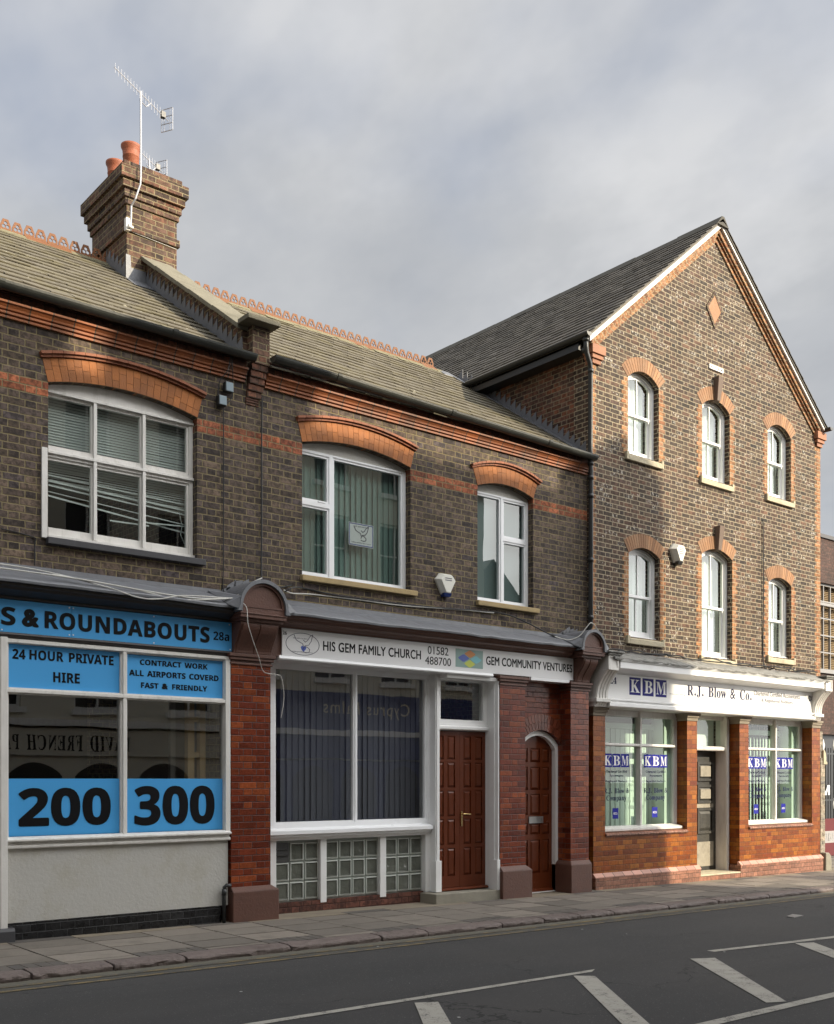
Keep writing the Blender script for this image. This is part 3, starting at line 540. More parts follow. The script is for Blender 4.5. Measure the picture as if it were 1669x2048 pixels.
SERIF = """2 375 24,0 24,69 123,171 148,198 170,223 187,245 200,266 210,287 218,307 222,327 225,349 226,371 225,395 220,413 212,427 202,437 189,443 174,445 153,442 137,432 126,416 118,393 114,364 112,329 88,331 68,336 50,344 37,357 29,374 26,396 28,411 34,426 43,441 55,454 72,465 92,474 116,481 143,485 174,486 220,483 258,473 288,456 310,434 323,407 328,375 327,359 324,344 319,329 313,314 303,298 291,281 277,262 259,242 238,220 214,195 186,168 154,138 87,74 244,74 257,75 269,79 279,86 288,95 295,107 300,120 305,141 345,141 341,0
4 375 121,0 121,36 140,36 154,37 167,39 179,44 188,52 193,65 195,84 195,125 9,125 9,166 199,480 293,480 293,169 363,169 363,125 293,125 293,84 295,65 300,52 309,44 320,39 333,37 348,36 357,36 357,0|56,169 195,169 195,287 195,307 195,328 196,351 197,373 198,395 199,416 197,410 193,403 189,394 184,385 179,376 174,366 168,356 163,347 158,338 153,330 149,324 146,319
A 437 -9,0 -9,18 4,19 14,24 24,30 32,41 41,55 49,75 206,466 224,465 384,87 394,65 403,47 411,34 420,25 430,20 443,18 443,0 229,0 229,18 259,21 277,30 283,46 282,54 279,66 273,81 253,132 103,132 79,71 77,67 76,63 76,59 75,54 75,51 75,48 80,32 96,21 124,18 128,18 128,0|113,161 242,161 177,319
B 443 16,0 16,17 36,20 52,25 62,32 69,44 73,60 75,82 75,369 74,386 72,401 69,412 65,421 59,428 51,433 41,436 30,438 15,439 15,455 220,455 318,444 377,409 396,351 384,302 348,268 287,247 360,223 404,185 418,132 413,93 397,61 371,35 335,15 291,4 238,0|182,252 188,252 220,254 245,261 263,272 275,290 282,314 285,345 283,373 278,395 269,412 257,424 239,431 216,434 203,433 193,430 188,425 185,417 183,406 182,391|222,24 248,27 268,35 283,49 293,69 299,95 301,128 298,162 290,188 277,208 258,221 231,228 197,231 182,231 182,65 183,51 186,41 190,33 198,28 208,25
C 468 257,-11 213,-7 174,3 137,20 105,43 78,71 56,104 39,142 29,184 26,228 30,273 39,314 56,351 79,384 106,412 139,435 176,452 216,462 259,465 292,463 328,454 367,440 374,437 381,436 388,435 402,439 413,449 419,465 437,465 437,308 420,308 403,347 381,380 356,407 328,427 298,439 265,443 198,419 157,347 144,226 159,114 203,46 278,24 305,26 331,33 358,45 383,61 407,81 428,106 447,89 395,33 332,0
D 496 20,0 20,17 39,19 53,23 63,30 69,39 73,54 74,75 74,374 72,397 68,415 61,426 50,433 35,437 15,439 15,455 222,455 296,449 357,429 405,396 440,351 461,295 468,228 441,101 362,25 228,0|222,24 262,30 295,47 319,75 337,115 347,166 351,229 336,342 294,410 223,433 208,432 197,429 190,423 185,415 183,402 182,385 182,72 183,55 185,42 190,34 197,29 208,25
E 442 14,0 14,17 35,18 51,22 62,30 70,41 74,57 75,78 75,369 74,394 69,413 62,425 51,433 36,437 16,439 16,455 399,455 399,320 383,320 375,357 361,386 340,406 312,420 276,428 232,430 219,430 208,429 200,428 194,426 189,422 186,417 184,410 183,400 183,388 183,246 193,246 221,248 243,256 259,269 272,288 281,313 288,345 304,345 304,118 287,118 284,143 280,164 273,181 264,195 254,206 241,213 225,218 207,221 185,222 183,67 184,53 187,42 192,35 201,31 213,28 230,28 261,29 289,32 313,39 335,48 354,60 371,75 386,94 399,116 411,143 430,143 402,0
F 404 15,0 15,17 36,20 52,26 62,34 69,45 73,62 75,84 75,375 73,396 69,412 61,423 50,430 35,435 14,439 14,455 394,455 394,320 377,320 372,345 365,367 355,385 343,400 328,412 310,420 288,426 261,430 230,431 218,431 208,430 200,429 194,428 189,425 186,421 184,416 182,408 182,398 182,247 190,247 217,250 239,257 256,270 269,289 278,314 284,347 302,347 302,118 285,118 279,154 269,181 257,200 239,213 217,221 189,224 182,224 182,81 183,66 185,53 188,43 193,34 200,28 210,24 222,20 238,18 257,17 257,0
H 523 15,0 15,17 36,20 52,24 62,32 69,43 73,59 75,81 75,379 73,398 69,413 62,424 51,431 36,436 16,439 16,455 242,455 242,439 227,437 214,435 204,432 197,428 191,422 187,415 184,406 183,394 182,379 182,251 342,251 342,379 341,394 340,406 337,415 334,422 328,428 320,432 310,435 298,437 282,439 282,455 507,455 507,439 486,436 471,431 461,424 454,414 451,399 449,379 449,81 451,60 455,44 461,33 471,25 487,20 507,17 507,0 282,0 282,17 303,20 318,24 329,31 336,41 340,58 342,81 342,221 182,221 182,81 183,59 187,43 194,32 205,24 221,20 242,17 242,0
I 261 13,0 13,17 34,21 50,26 61,32 69,42 74,56 75,75 75,387 74,405 70,419 63,427 52,433 36,437 13,439 13,455 244,455 244,439 223,437 207,433 196,427 188,419 184,405 183,387 183,77 183,64 185,53 187,44 192,37 198,31 206,26 216,23 230,20 246,17 246,0
J 330 109,-65 88,-64 69,-60 51,-54 36,-45 22,-35 11,-22 3,-8 -2,7 -3,23 -2,38 3,50 11,61 21,68 32,73 44,75 58,73 69,69 79,62 87,52 91,41 93,28 92,18 89,8 85,-1 80,-10 77,-16 77,-19 80,-31 89,-38 105,-40 120,-39 131,-33 139,-25 144,-13 147,3 148,21 148,367 147,384 145,398 142,409 138,418 131,425 122,430 111,434 97,437 79,439 79,455 314,455 314,439 299,437 287,434 277,431 269,426 263,419 260,411 257,399 256,385 255,367 255,89 239,3 190,-48
K 510 16,0 16,17 37,20 53,24 63,32 70,43 74,59 75,81 75,379 74,398 70,413 63,424 52,432 37,436 17,439 17,455 242,455 242,439 227,437 215,435 205,432 197,428 191,422 187,415 185,406 183,394 183,379 183,234 321,373 336,391 345,406 349,418 342,430 323,436 291,439 291,455 486,455 486,439 477,439 436,430 392,404 345,361 271,285 463,46 471,37 479,30 487,25 496,21 506,19 519,17 519,0 281,0 281,17 290,18 298,18 306,18 312,19 318,20 322,21 328,24 332,29 334,34 332,42 326,53 316,66 199,214 183,198 183,81 184,59 188,43 195,32 205,24 221,20 242,17 242,0
M 634 14,0 14,17 34,20 50,24 61,32 69,43 74,58 75,79 75,382 75,396 73,407 71,416 66,423 61,428 53,432 43,435 30,437 15,439 15,455 185,455 317,142 449,455 617,455 617,439 598,436 583,430 573,423 566,412 561,397 560,378 560,85 561,68 562,54 565,43 569,34 574,28 582,23 591,20 602,18 617,17 617,0 396,0 396,17 410,19 423,22 433,25 440,29 446,36 450,44 453,54 454,68 455,83 455,399 288,0 270,0 105,389 105,80 107,57 112,41 120,30 131,23 148,19 169,17 169,0
N 494 403,-11 107,350 107,79 108,57 112,42 119,31 129,24 145,20 167,17 167,0 18,0 18,17 33,18 45,20 54,23 61,27 67,33 71,41 74,51 75,64 76,79 76,388 56,412 43,427 36,433 31,435 25,437 18,439 18,455 156,455 391,169 391,377 390,392 389,404 386,414 382,421 376,427 369,431 359,435 346,437 331,439 331,455 480,455 480,439 459,436 443,432 433,425 427,414 423,398 422,377 422,-11
P 418 15,0 15,17 36,20 52,24 62,32 69,43 73,59 75,81 75,379 73,398 69,413 62,424 51,431 36,436 16,439 16,455 214,455 265,454 306,448 336,440 357,429 375,415 390,398 400,378 407,356 409,332 404,296 390,266 367,240 334,221 292,209 242,206 182,206 182,81 183,59 187,43 194,32 205,24 221,20 242,17 242,0|182,230 201,230 231,232 255,240 272,253 283,271 290,297 292,329 290,361 285,387 275,406 261,420 241,428 216,431 204,430 195,428 189,424 185,418 183,409 182,398
R 473 15,0 15,17 36,20 52,24 62,32 69,43 73,59 75,81 75,379 73,398 69,413 62,424 51,431 36,436 16,439 16,455 217,455 278,452 329,442 367,426 395,403 412,372 417,334 406,285 372,248 315,224 432,50 439,40 446,32 452,26 459,21 468,18 478,17 480,0 338,0 201,212 182,212 182,81 183,59 187,43 194,32 205,24 221,20 242,17 242,0|182,234 203,234 235,236 261,245 280,258 293,278 301,304 304,336 295,389 268,421 224,431 209,430 197,427 190,422 185,414 183,402 182,385
V 428 212,-13 44,381 37,396 30,409 22,420 14,429 1,435 -14,439 -14,455 211,455 211,439 192,438 177,436 166,432 159,427 154,419 152,410 153,402 156,391 161,378 259,143 348,377 352,389 354,400 355,409 353,419 349,427 342,432 331,435 317,438 299,439 299,455 442,455 442,439 429,437 418,434 408,427 400,418 391,403 382,383 230,-13
a 344 255,-10 226,-5 208,10 200,35 168,11 133,-4 95,-9 74,-6 55,0 40,11 29,26 22,43 20,63 25,91 39,115 63,136 98,155 143,173 199,190 199,241 197,258 193,272 187,282 177,290 164,294 148,296 123,293 109,286 104,274 105,270 108,264 113,257 119,248 122,239 123,231 121,220 117,210 110,202 100,196 90,192 77,191 64,192 54,196 45,203 38,212 34,223 33,236 35,252 40,266 49,278 62,290 77,300 95,308 115,314 137,317 162,318 205,315 239,307 263,292 280,271 290,244 293,210 293,62 293,52 294,45 295,40 297,37 300,35 304,34 309,35 314,38 320,42 329,28 306,7 281,-6|151,34 158,34 165,37 174,41 183,47 191,54 199,63 199,169 154,151 127,123 118,84 122,56 133,39
l 199 18,0 18,16 30,18 39,21 45,26 49,32 52,43 52,56 52,398 52,411 50,421 47,429 42,434 33,438 20,439 20,455 148,455 148,56 149,43 151,33 154,26 160,21 168,18 180,16 180,0
m 554 18,0 18,16 30,17 39,21 45,26 49,33 52,43 52,56 52,253 52,266 49,276 46,284 40,289 31,293 19,294 19,310 146,310 146,265 173,294 204,312 237,318 277,312 305,293 320,261 348,293 381,312 418,318 465,306 494,271 504,212 504,56 504,43 507,33 510,26 516,21 524,17 536,16 536,0 377,0 377,16 389,18 397,21 403,26 407,34 409,44 410,56 410,217 409,234 407,247 404,258 398,265 389,270 377,271 358,268 341,256 324,237 324,56 325,44 327,34 331,26 336,21 345,18 356,16 356,0 199,0 199,16 211,18 219,21 225,26 229,34 231,44 232,56 232,217 231,233 229,247 226,258 220,265 211,270 199,271 180,267 162,255 146,235 146,56 147,44 149,34 152,27 158,21 166,18 177,16 177,0
n 381 18,0 18,16 30,17 39,21 45,26 49,33 52,43 52,56 52,253 52,266 49,276 46,284 40,289 31,293 19,294 19,310 148,310 148,267 175,296 207,313 243,318 292,306 321,271 330,212 330,56 331,43 333,33 337,26 343,21 352,17 363,16 363,0 202,0 202,16 207,16 223,21 232,34 235,56 235,217 234,234 232,247 229,258 223,265 215,270 203,271 183,267 164,255 148,235 148,56 148,43 151,33 154,26 160,21 168,17 180,16 180,0
o 336 169,-10 140,-8 114,-1 90,11 69,27 52,47 38,70 27,96 21,124 19,154 21,184 27,213 38,239 52,262 69,281 90,297 114,309 140,316 168,318 196,316 222,309 245,298 266,282 283,263 298,240 308,214 315,185 317,154 315,123 308,94 298,69 284,46 266,26 245,11 222,-1 197,-8|169,11 186,14 199,24 209,39 212,50 215,64 217,81 219,102 219,126 220,154 218,206 214,245 208,271 198,286 185,296 169,299 151,296 138,286 128,271 122,245 118,206 117,154 117,127 118,103 120,82 122,64 125,50 128,39 138,24 152,14
p 371 17,-139 17,-124 27,-123 34,-120 40,-117 45,-113 48,-107 50,-101 51,-92 52,-80 52,-64 52,243 52,261 50,275 46,283 41,288 32,292 19,295 19,310 143,310 143,263 166,294 195,313 230,319 253,317 274,310 293,298 309,283 323,264 335,241 343,216 348,189 350,160 348,128 343,99 334,72 323,48 308,28 291,12 272,0 250,-8 227,-10 196,-5 170,9 148,32 148,-58 148,-74 150,-88 152,-99 155,-107 160,-113 167,-118 175,-120 185,-122 197,-123 197,-139|195,28 214,32 229,42 239,59 247,84 251,116 253,154 251,192 247,223 241,248 232,265 218,275 199,278 179,273 162,259 148,235 148,69 160,46 176,33
w 435 122,-10 17,265 14,272 10,279 6,284 1,289 -4,292 -11,293 -11,310 138,310 138,293 130,293 124,291 120,289 117,286 115,282 114,276 114,273 115,269 116,266 117,262 118,257 120,253 167,127 211,235 201,266 197,276 193,283 190,288 185,292 177,294 168,295 168,310 323,310 323,293 308,291 299,285 296,276 296,272 296,269 297,266 298,262 336,141 382,256 385,263 386,270 387,275 386,281 384,286 380,289 374,291 366,293 356,295 356,310 445,310 445,295 437,293 430,290 425,284 420,277 416,268 412,258 304,-10 289,-10 223,197 140,-10
y 300 52,-140 36,-139 22,-133 10,-125 1,-113 -5,-100 -7,-84 -5,-73 -2,-62 5,-53 13,-46 24,-41 36,-40 46,-41 56,-44 64,-49 70,-57 73,-65 75,-76 74,-79 74,-83 74,-87 75,-94 79,-97 86,-99 94,-96 104,-88 114,-74 120,-65 125,-55 129,-44 133,-32 137,-19 140,-5 36,251 32,260 28,268 25,275 21,280 18,285 15,287 11,291 4,293 -3,293 -5,310 162,310 162,293 151,293 142,291 136,289 132,286 129,281 128,275 128,272 129,270 130,267 131,263 132,260 133,257 185,119 230,241 233,248 235,254 236,260 237,265 238,270 238,274 237,281 234,286 229,289 223,292 214,293 203,293 203,310 300,310 300,293 291,292 283,288 277,281 271,271 265,258 259,242 162,-24 151,-53 140,-77 129,-96 118,-111 107,-122 95,-131 83,-136 68,-139"""


def outlines(src):
    d = {}
    for line in src.split('\n'):
        c, adv, rest = line.split(' ', 2)
        d[c] = (int(adv) / 1000, [[tuple(int(q) / 1000 for q in p.split(',')) for p in lp.split(' ')] for lp in rest.split('|')])
    return d


FACE = {'heavy': outlines(HEAVY), 'serif': outlines(SERIF)}
_txt = {}


def text2d(s, face=None, spacing=1.0):
    """flat outline mesh of a line of writing"""
    key = (s, face, spacing)
    if key in _txt: return _txt[key]
    if face is None:
        cu = bpy.data.curves.new('t', 'FONT')
        cu.body = s
        cu.extrude = 0.5
        cu.resolution_u = 4
        cu.space_character = spacing
        ob = bpy.data.objects.new('t', cu)
        me = bpy.data.meshes.new_from_object(ob)
        _txt[key] = ([tuple(x.co) for x in me.vertices], [tuple(p.vertices) for p in me.polygons])
        bpy.data.meshes.remove(me)
        bpy.data.objects.remove(ob)
        bpy.data.curves.remove(cu)
        return _txt[key]
    F, x, V, P = FACE[face], 0.0, [], []
    cap = max(q[1] for q in F['C'][1][0])
    for ch in s:
        if ch == ' ':
            x += 0.28 * spacing
            continue
        if ch in F:
            adv, lp = F[ch]
            v, f = fill2d(lp, 1.0)
        else:
            v, f = text2d(ch)
            h = max(q[1] for q in v) if ch != '.' else 0.73
            k = cap / max(h, .1)
            v = [(a * k, b * k, c) for a, b, c in v]
            adv = max(q[0] for q in v) + 0.06
            if ch == '&' and face == 'heavy':
                v0, f0, n0 = v, f, len(v)
                v, f = [], []
                for i in range(8):
                    ox, oz = 0.045 * math.cos(i * math.pi / 4), 0.03 * math.sin(i * math.pi / 4)
                    f += [tuple(j + len(v) for j in g) for g in f0]
                    v += [(a + ox + .05, (b - cap / 2) * .93 + cap / 2 + oz, c * (1 + i * .08)) for a, b, c in v0]
                adv += 0.1
            if ch == '.':
                s_ = 0.06
                v, f = fill2d([[(.06 + s_ + s_ * math.cos(i * .7854), s_ + s_ * math.sin(i * .7854)) for i in range(8)]], 1.0)
                adv = 0.24
        P += [tuple(j + len(V) for j in g) for g in f]
        V += [(a + x, b, c) for a, b, c in v]
        x += adv * spacing
    _txt[key] = (V, P)
    return _txt[key]


class MB:
    def __init__(s):
        s.v, s.f = [], []

    def add(s, v, f):
        k = len(s.v)
        s.v += [tuple(x) for x in v]
        s.f += [tuple(i + k for i in q) for q in f]
        return s

    def box(s, x0, x1, y0, y1, z0, z1):
        v = [(x, y, z) for x in (x0, x1) for y in (y0, y1) for z in (z0, z1)]
        return s.add(v, [(0, 1, 3, 2), (4, 6, 7, 5), (0, 4, 5, 1), (2, 3, 7, 6), (0, 2, 6, 4), (1, 5, 7, 3)])

    def hexa(s, b, t):
        """bottom four and top four corners, same order"""
        return s.add(list(b) + list(t), [(0, 1, 2, 3), (4, 5, 6, 7), (0, 1, 5, 4), (1, 2, 6, 5), (2, 3, 7, 6), (3, 0, 4, 7)])

    def quad(s, a, b, c, d):
        return s.add([a, b, c, d], [(0, 1, 2, 3)])

    def profX(s, pts, x0, x1):
        n = len(pts)
        v = [(x0, y, z) for y, z in pts] + [(x1, y, z) for y, z in pts]
        f = [(i, (i + 1) % n, n + (i + 1) % n, n + i) for i in range(n)]
        return s.add(v, f + [tuple(range(n)), tuple(range(2 * n - 1, n - 1, -1))])

    def profY(s, pts, y0, y1):
        n = len(pts)
        v = [(x, y0, z) for x, z in pts] + [(x, y1, z) for x, z in pts]
        f = [(i, (i + 1) % n, n + (i + 1) % n, n + i) for i in range(n)]
        return s.add(v, f + [tuple(range(n)), tuple(range(2 * n - 1, n - 1, -1))])

    def plate(s, outer, holes, y0, y1):
        v, f = fill2d([outer] + list(holes), abs(y1 - y0))
        yc = (y0 + y1) / 2
        return s.add([(a, yc - c, b) for a, b, c in v], f)

    def plateX(s, outer, holes, x0, x1):
        v, f = fill2d([outer] + list(holes), abs(x1 - x0))
        xc = (x0 + x1) / 2
        return s.add([(xc + c, a, b) for a, b, c in v], f)

    def tube(s, pts, r, n=8, caps=True):
        pts = [Vector(p) for p in pts]
        rings = []
        up = Vector((0.13, 0.21, 1)).normalized()
        for i, p in enumerate(pts):
            d = (pts[min(i + 1, len(pts) - 1)] - pts[max(i - 1, 0)]).normalized()
            a = d.cross(up)
            if a.length < 0.05: a = d.cross(Vector((1, 0.3, 0)))
            a.normalize()
            b = d.cross(a)
            rr = r[i] if hasattr(r, '__len__') else r
            rings.append([p + (a * math.cos(2 * math.pi * k / n) + b * math.sin(2 * math.pi * k / n)) * rr for k in range(n)])
        v = [q for rg in rings for q in rg]
        f = []
        for i in range(len(pts) - 1):
            for k in range(n):
                f.append((i * n + k, i * n + (k + 1) % n, (i + 1) * n + (k + 1) % n, (i + 1) * n + k))
        if caps: f += [tuple(range(n)), tuple(range((len(pts) - 1) * n, len(pts) * n))]
        return s.add(v, f)

    def lathe(s, prof, cx, cy, n=24):
        v = [(cx + r * math.cos(2 * math.pi * k / n), cy + r * math.sin(2 * math.pi * k / n), z) for r, z in prof for k in range(n)]
        f = [(i * n + k, i * n + (k + 1) % n, (i + 1) * n + (k + 1) % n, (i + 1) * n + k) for i in range(len(prof) - 1) for k in range(n)]
        return s.add(v, f)

    def text(s, body, x0, x1, z0, z1, y, depth=0.003, face=None, spacing=1.0, flip=False, fat=0.0):
        """fit the writing into the box; faces the street (-Y), flip for a wall facing +Y"""
        v, f = text2d(body, face, spacing)
        ax, bx = min(q[0] for q in v), max(q[0] for q in v)
        az, bz = min(q[1] for q in v), max(q[1] for q in v)
        x0, x1, z0, z1 = x0 + fat, x1 - fat, z0 + fat, z1 - fat
        kx, kz = (x1 - x0) / (bx - ax), (z1 - z0) / (bz - az)
        for i in range(8 if fat else 1):
            ox, oz = (fat * math.cos(i * math.pi / 4), fat * math.sin(i * math.pi / 4)) if fat else (0, 0)
            e = i * 0.00012
            if flip: s.add([(x1 - (a - ax) * kx, y + (c + .5) * depth, z0 + (b - az) * kz) for a, b, c in v], f)
            else: s.add([(x0 + (a - ax) * kx + ox, y - (c + .5) * depth - e, z0 + (b - az) * kz + oz) for a, b, c in v], f)
        return s

    def build(s, name, mat, parent=None, smooth=False, bevel=0.0):
        me = bpy.data.meshes.new(name)
        off = Vector((0, 0, 0))
        if parent is None:
            xs = [v[0] for v in s.v]; ys = [v[1] for v in s.v]; zs = [v[2] for v in s.v]
            off = Vector(((min(xs) + max(xs)) / 2, (min(ys) + max(ys)) / 2, min(zs)))
        me.from_pydata([tuple(Vector(v) - off) for v in s.v], [], s.f)
        bm = bmesh.new()
        bm.from_mesh(me)
        if name not in ('pane', 'fanlight'): bmesh.ops.recalc_face_normals(bm, faces=bm.faces)
        bm.to_mesh(me)
        bm.free()
        if smooth:
            for p in me.polygons: p.use_smooth = True
        me.materials.append(mat if not isinstance(mat, str) else M[mat])
        ob = bpy.data.objects.new(name, me)
        col.objects.link(ob)
        ob.location = off
        if parent is not None:
            ob.parent = parent
            ob.matrix_parent_inverse = Matrix.Translation(-ROOT.get(parent.name, Vector((0, 0, 0))))
        if bevel:
            bv = ob.modifiers.new('bevel', 'BEVEL')
            bv.width = bevel
            bv.segments = 2
            bv.limit_method = 'ANGLE'
            bv.angle_limit = R(40)
        if parent is None: ROOT[ob.name] = off
        return ob


ROOT = {}


def tag(o, label, cat, group=None, kind=None):
    if label: o['label'] = label
    if cat: o['category'] = cat
    if group: o['group'] = group
    if kind: o['kind'] = kind
    return o


def thing(name, label, cat, loc, group=None):
    o = bpy.data.objects.new(name, None)
    o.empty_display_size = 0.3
    o.location = loc
    col.objects.link(o)
    ROOT[o.name] = Vector(loc)
    return tag(o, label, cat, group)


def structure(o):
    o['kind'] = 'structure'
    return o


def zg(x):
    """the street falls gently to the right"""
    return 0.12 - 0.0095 * max(-15.0, min(45.0, x))


def rect(x0, x1, z0, z1):
    return [(x0, z0), (x1, z0), (x1, z1), (x0, z1)]


def arch_shape(x0, x1, z0, zs, zc, n=14):
    """opening with a segmental head: springing zs, crown zc"""
    c, r = (x1 - x0), zc - zs
    Rr = (c * c / 4 + r * r) / (2 * r)
    cx, cz = (x0 + x1) / 2, zc - Rr
    a = math.asin(min(1.0, c / 2 / Rr))
    pts = [(x0, z0), (x1, z0)]
    for i in range(n + 1):
        t = a - 2 * a * i / n
        pts.append((cx + Rr * math.sin(t), cz + Rr * math.cos(t)))
    return pts


def arc(x0, x1, zs, zc):
    c, r = (x1 - x0), zc - zs
    Rr = (c * c / 4 + r * r) / (2 * r)
    return (x0 + x1) / 2, zc - Rr, Rr, math.asin(min(1.0, c / 2 / Rr))


def ztop(x, x0, x1, zs, zc):
    cx, cz, Rr, a = arc(x0, x1, zs, zc)
    return cz + math.sqrt(max(0, Rr * Rr - (x - cx) ** 2))


def voussoirs(mb, x0, x1, zs, zc, ring, y0, y1, n, gap=0.004, split=True, rnd=None, skip=None):
    cx, cz, Rr, a = arc(x0, x1, zs, zc)
    rnd = rnd or random.Random(3)
    for i in range(n):
        if skip and skip(i): continue
        t0, t1 = a - 2 * a * i / n, a - 2 * a * (i + 1) / n
        g = gap / 2 / Rr
        t0, t1 = t0 - g, t1 + g
        cuts = [Rr, Rr + ring]
        if split:
            k = rnd.choice([0.32, 0.5, 0.66])
            cuts = [Rr, Rr + ring * k - gap / 2, Rr + ring * k + gap / 2, Rr + ring]
        for j in range(0, len(cuts), 2):
            r0, r1 = cuts[j], cuts[j + 1]
            mb.profY([(cx + r0 * math.sin(t0), cz + r0 * math.cos(t0)), (cx + r1 * math.sin(t0), cz + r1 * math.cos(t0)),
                      (cx + r1 * math.sin(t1), cz + r1 * math.cos(t1)), (cx + r0 * math.sin(t1), cz + r0 * math.cos(t1))], y0, y1)


def hood(mb, x0, x1, zs, zc, r_in, th, y0, y1, extra=0.012, n=16, gap=0.004):
    cx, cz, Rr, a = arc(x0, x1, zs, zc)
    a += extra
    for i in range(n):
        t0, t1 = a - 2 * a * i / n, a - 2 * a * (i + 1) / n
        t0, t1 = t0 - gap / 2 / Rr, t1 + gap / 2 / Rr
        for r0, r1, yy in ((Rr + r_in, Rr + r_in + th * .5, y0 * 0.55), (Rr + r_in + th * .5, Rr + r_in + th, y0)):
            mb.profY([(cx + r0 * math.sin(t0), cz + r0 * math.cos(t0)), (cx + r1 * math.sin(t0), cz + r1 * math.cos(t0)),
                      (cx + r1 * math.sin(t1), cz + r1 * math.cos(t1)), (cx + r0 * math.sin(t1), cz + r0 * math.cos(t1))], yy, y1)


def stroke(mb, pts, wd, y, depth=0.002, closed=False):
    n = len(pts)
    for i in range(n if closed else n - 1):
        (ax, az), (bx, bz) = pts[i], pts[(i + 1) % n]
        dx, dz = bx - ax, bz - az
        L = math.hypot(dx, dz) or 1
        nx, nz = -dz / L * wd / 2, dx / L * wd / 2
        ex, ez = dx / L * wd * .3, dz / L * wd * .3
        mb.profY([(ax + nx - ex, az + nz - ez), (ax - nx - ex, az - nz - ez), (bx - nx + ex, bz - nz + ez), (bx + nx + ex, bz + nz + ez)], y - depth, y)


def ellipse(cx, cz, rx, rz, n=28):
    return [(cx + rx * math.cos(2 * math.pi * i / n), cz + rz * math.sin(2 * math.pi * i / n)) for i in range(n)]


def dove(mb, x, z, k, y, wd):
    """line drawing of a dove with raised wings over a small globe"""
    a = [(-.5, .42), (-.38, .2), (-.2, .12), (-.05, .06), (.02, -.1), (-.02, -.2), (.08, -.02), (.28, .02), (.42, .2), (.5, .5), (.36, .42), (.22, .22), (.1, .14), (.0, .22)]
    b = [(.06, -.05), (.2, -.08), (.34, -.18), (.3, -.3), (.14, -.34), (-.02, -.3)]
    stroke(mb, [(x + p * k, z + q * k) for p, q in a], wd, y)
    stroke(mb, [(x + p * k, z + q * k) for p, q in b], wd, y)


def slates(mb, fn, a0, a1, slope, expo=0.2, wid=0.25, seed=1, jit=0.006):
    rnd = random.Random(seed)
    rows = int(math.ceil(slope / expo))
    for r in range(rows):
        s0 = r * expo
        s1 = min(s0 + expo + 0.05, slope + 0.02)
        a = a0 - (wid / 2 if r % 2 else 0)
        while a < a1:
            l, rr = max(a, a0), min(a + wid, a1)
            if rr - l > 0.02:
                j0, j1 = rnd.uniform(-jit, jit), rnd.uniform(-jit, jit)
                h0, h1 = 0.022 + rnd.uniform(-.003, .005), 0.022 + rnd.uniform(-.003, .005)
                g = 0.002
                if rnd.random() < 0.035: j0 -= .03; j1 -= .025
                p = [fn(l + g, s0 + j0, h0), fn(rr - g, s0 + j1, h1), fn(rr - g, s1, 0.004), fn(l + g, s1, 0.004)]
                q = [fn(l + g, s0 + j0, h0 - 0.012), fn(rr - g, s0 + j1, h1 - 0.012)]
                mb.add(p + q, [(0, 1, 2, 3), (4, 5, 1, 0), (0, 3, 4), (1, 5, 2)])
            a += wid


def ridge_tile_mesh():
    """a pair of crest lobes, each an octagonal head pierced by a trefoil"""
    mb = MB()
    z0 = 8.655
    for c in (0.075, 0.225):
        w_ = 0.069
        o = [(c - w_, z0), (c + w_, z0), (c + w_ * .98, z0 + .075), (c + w_ * .5, z0 + .155), (c - w_ * .5, z0 + .155), (c - w_ * .98, z0 + .075)]
        hz = z0 + .075
        tre = [ellipse(c + .028 * math.sin(q), hz + .028 * math.cos(q), .0225, .0225, 12) for q in (0, 2 * math.pi / 3, -2 * math.pi / 3)]
        mb.plate(o, tre, 3.143, 3.157)
    mb.profX([(3.02, 8.575), (3.15, 8.685), (3.28, 8.575), (3.28, 8.555), (3.15, 8.66), (3.02, 8.555)], 0.003, 0.297)
    return mb


def crest_row(roof, x0, n):
    first = ridge_tile_mesh().build('ridge_tile', 'crest', roof)
    first.location = (x0, 0, 0)
    first['group'] = 'pierced crest tiles along the ridge'
    rnd = random.Random(5)
    for i in range(1, n):
        c = first.copy()
        col.objects.link(c)
        c.parent = roof
        c.location = (x0 + i * 0.303, 0, rnd.uniform(-.006, .006))
        c.rotation_euler = (0, R(rnd.uniform(-.0, .0)), 0)


def half_round(x0, x1, yc, z0, z1, r, n=10):
    """half round gutter running along X, falling from z0 to z1"""
    mb = MB()
    prof = [(yc + r * math.cos(math.pi + math.pi * i / n), r * math.sin(math.pi + math.pi * i / n)) for i in range(n + 1)]
    inner = [(yc + (r - .008) * math.cos(2 * math.pi - math.pi * i / n), (r - .008) * math.sin(2 * math.pi - math.pi * i / n) + .004) for i in range(n + 1)]
    pts = prof + inner
    k = len(pts)
    v = [(x0, y, z0 + z) for y, z in pts] + [(x1, y, z1 + z) for y, z in pts]
    f = [(i, (i + 1) % k, k + (i + 1) % k, k + i) for i in range(k)]
    f += [tuple(range(0, n + 1)), tuple(range(k, k + n + 1))]
    mb.add(v, f)
    x = x0 + 0.9
    while x < x1:
        z = z0 + (z1 - z0) * (x - x0) / (x1 - x0)
        mb.profX([(yc + (r + .010) * math.cos(math.pi + math.pi * i / n), z + .006 + (r + .010) * math.sin(math.pi + math.pi * i / n)) for i in range(n + 1)], x - .03, x + .03)
        x += 1.83
    return mb


def saw_flashing(fn_roof, ya, yb, low, high, pitch):
    top = []
    y = ya
    while y < yb - 1e-6:
        y2 = min(y + pitch, yb)
        top += [(y, fn_roof(y) + low), (y, fn_roof(y) + high)]
        y = y2
    top.append((yb, fn_roof(yb) + low))
    return [(ya, fn_roof(ya) - .02)] + top + [(yb, fn_roof(yb) - .02)]


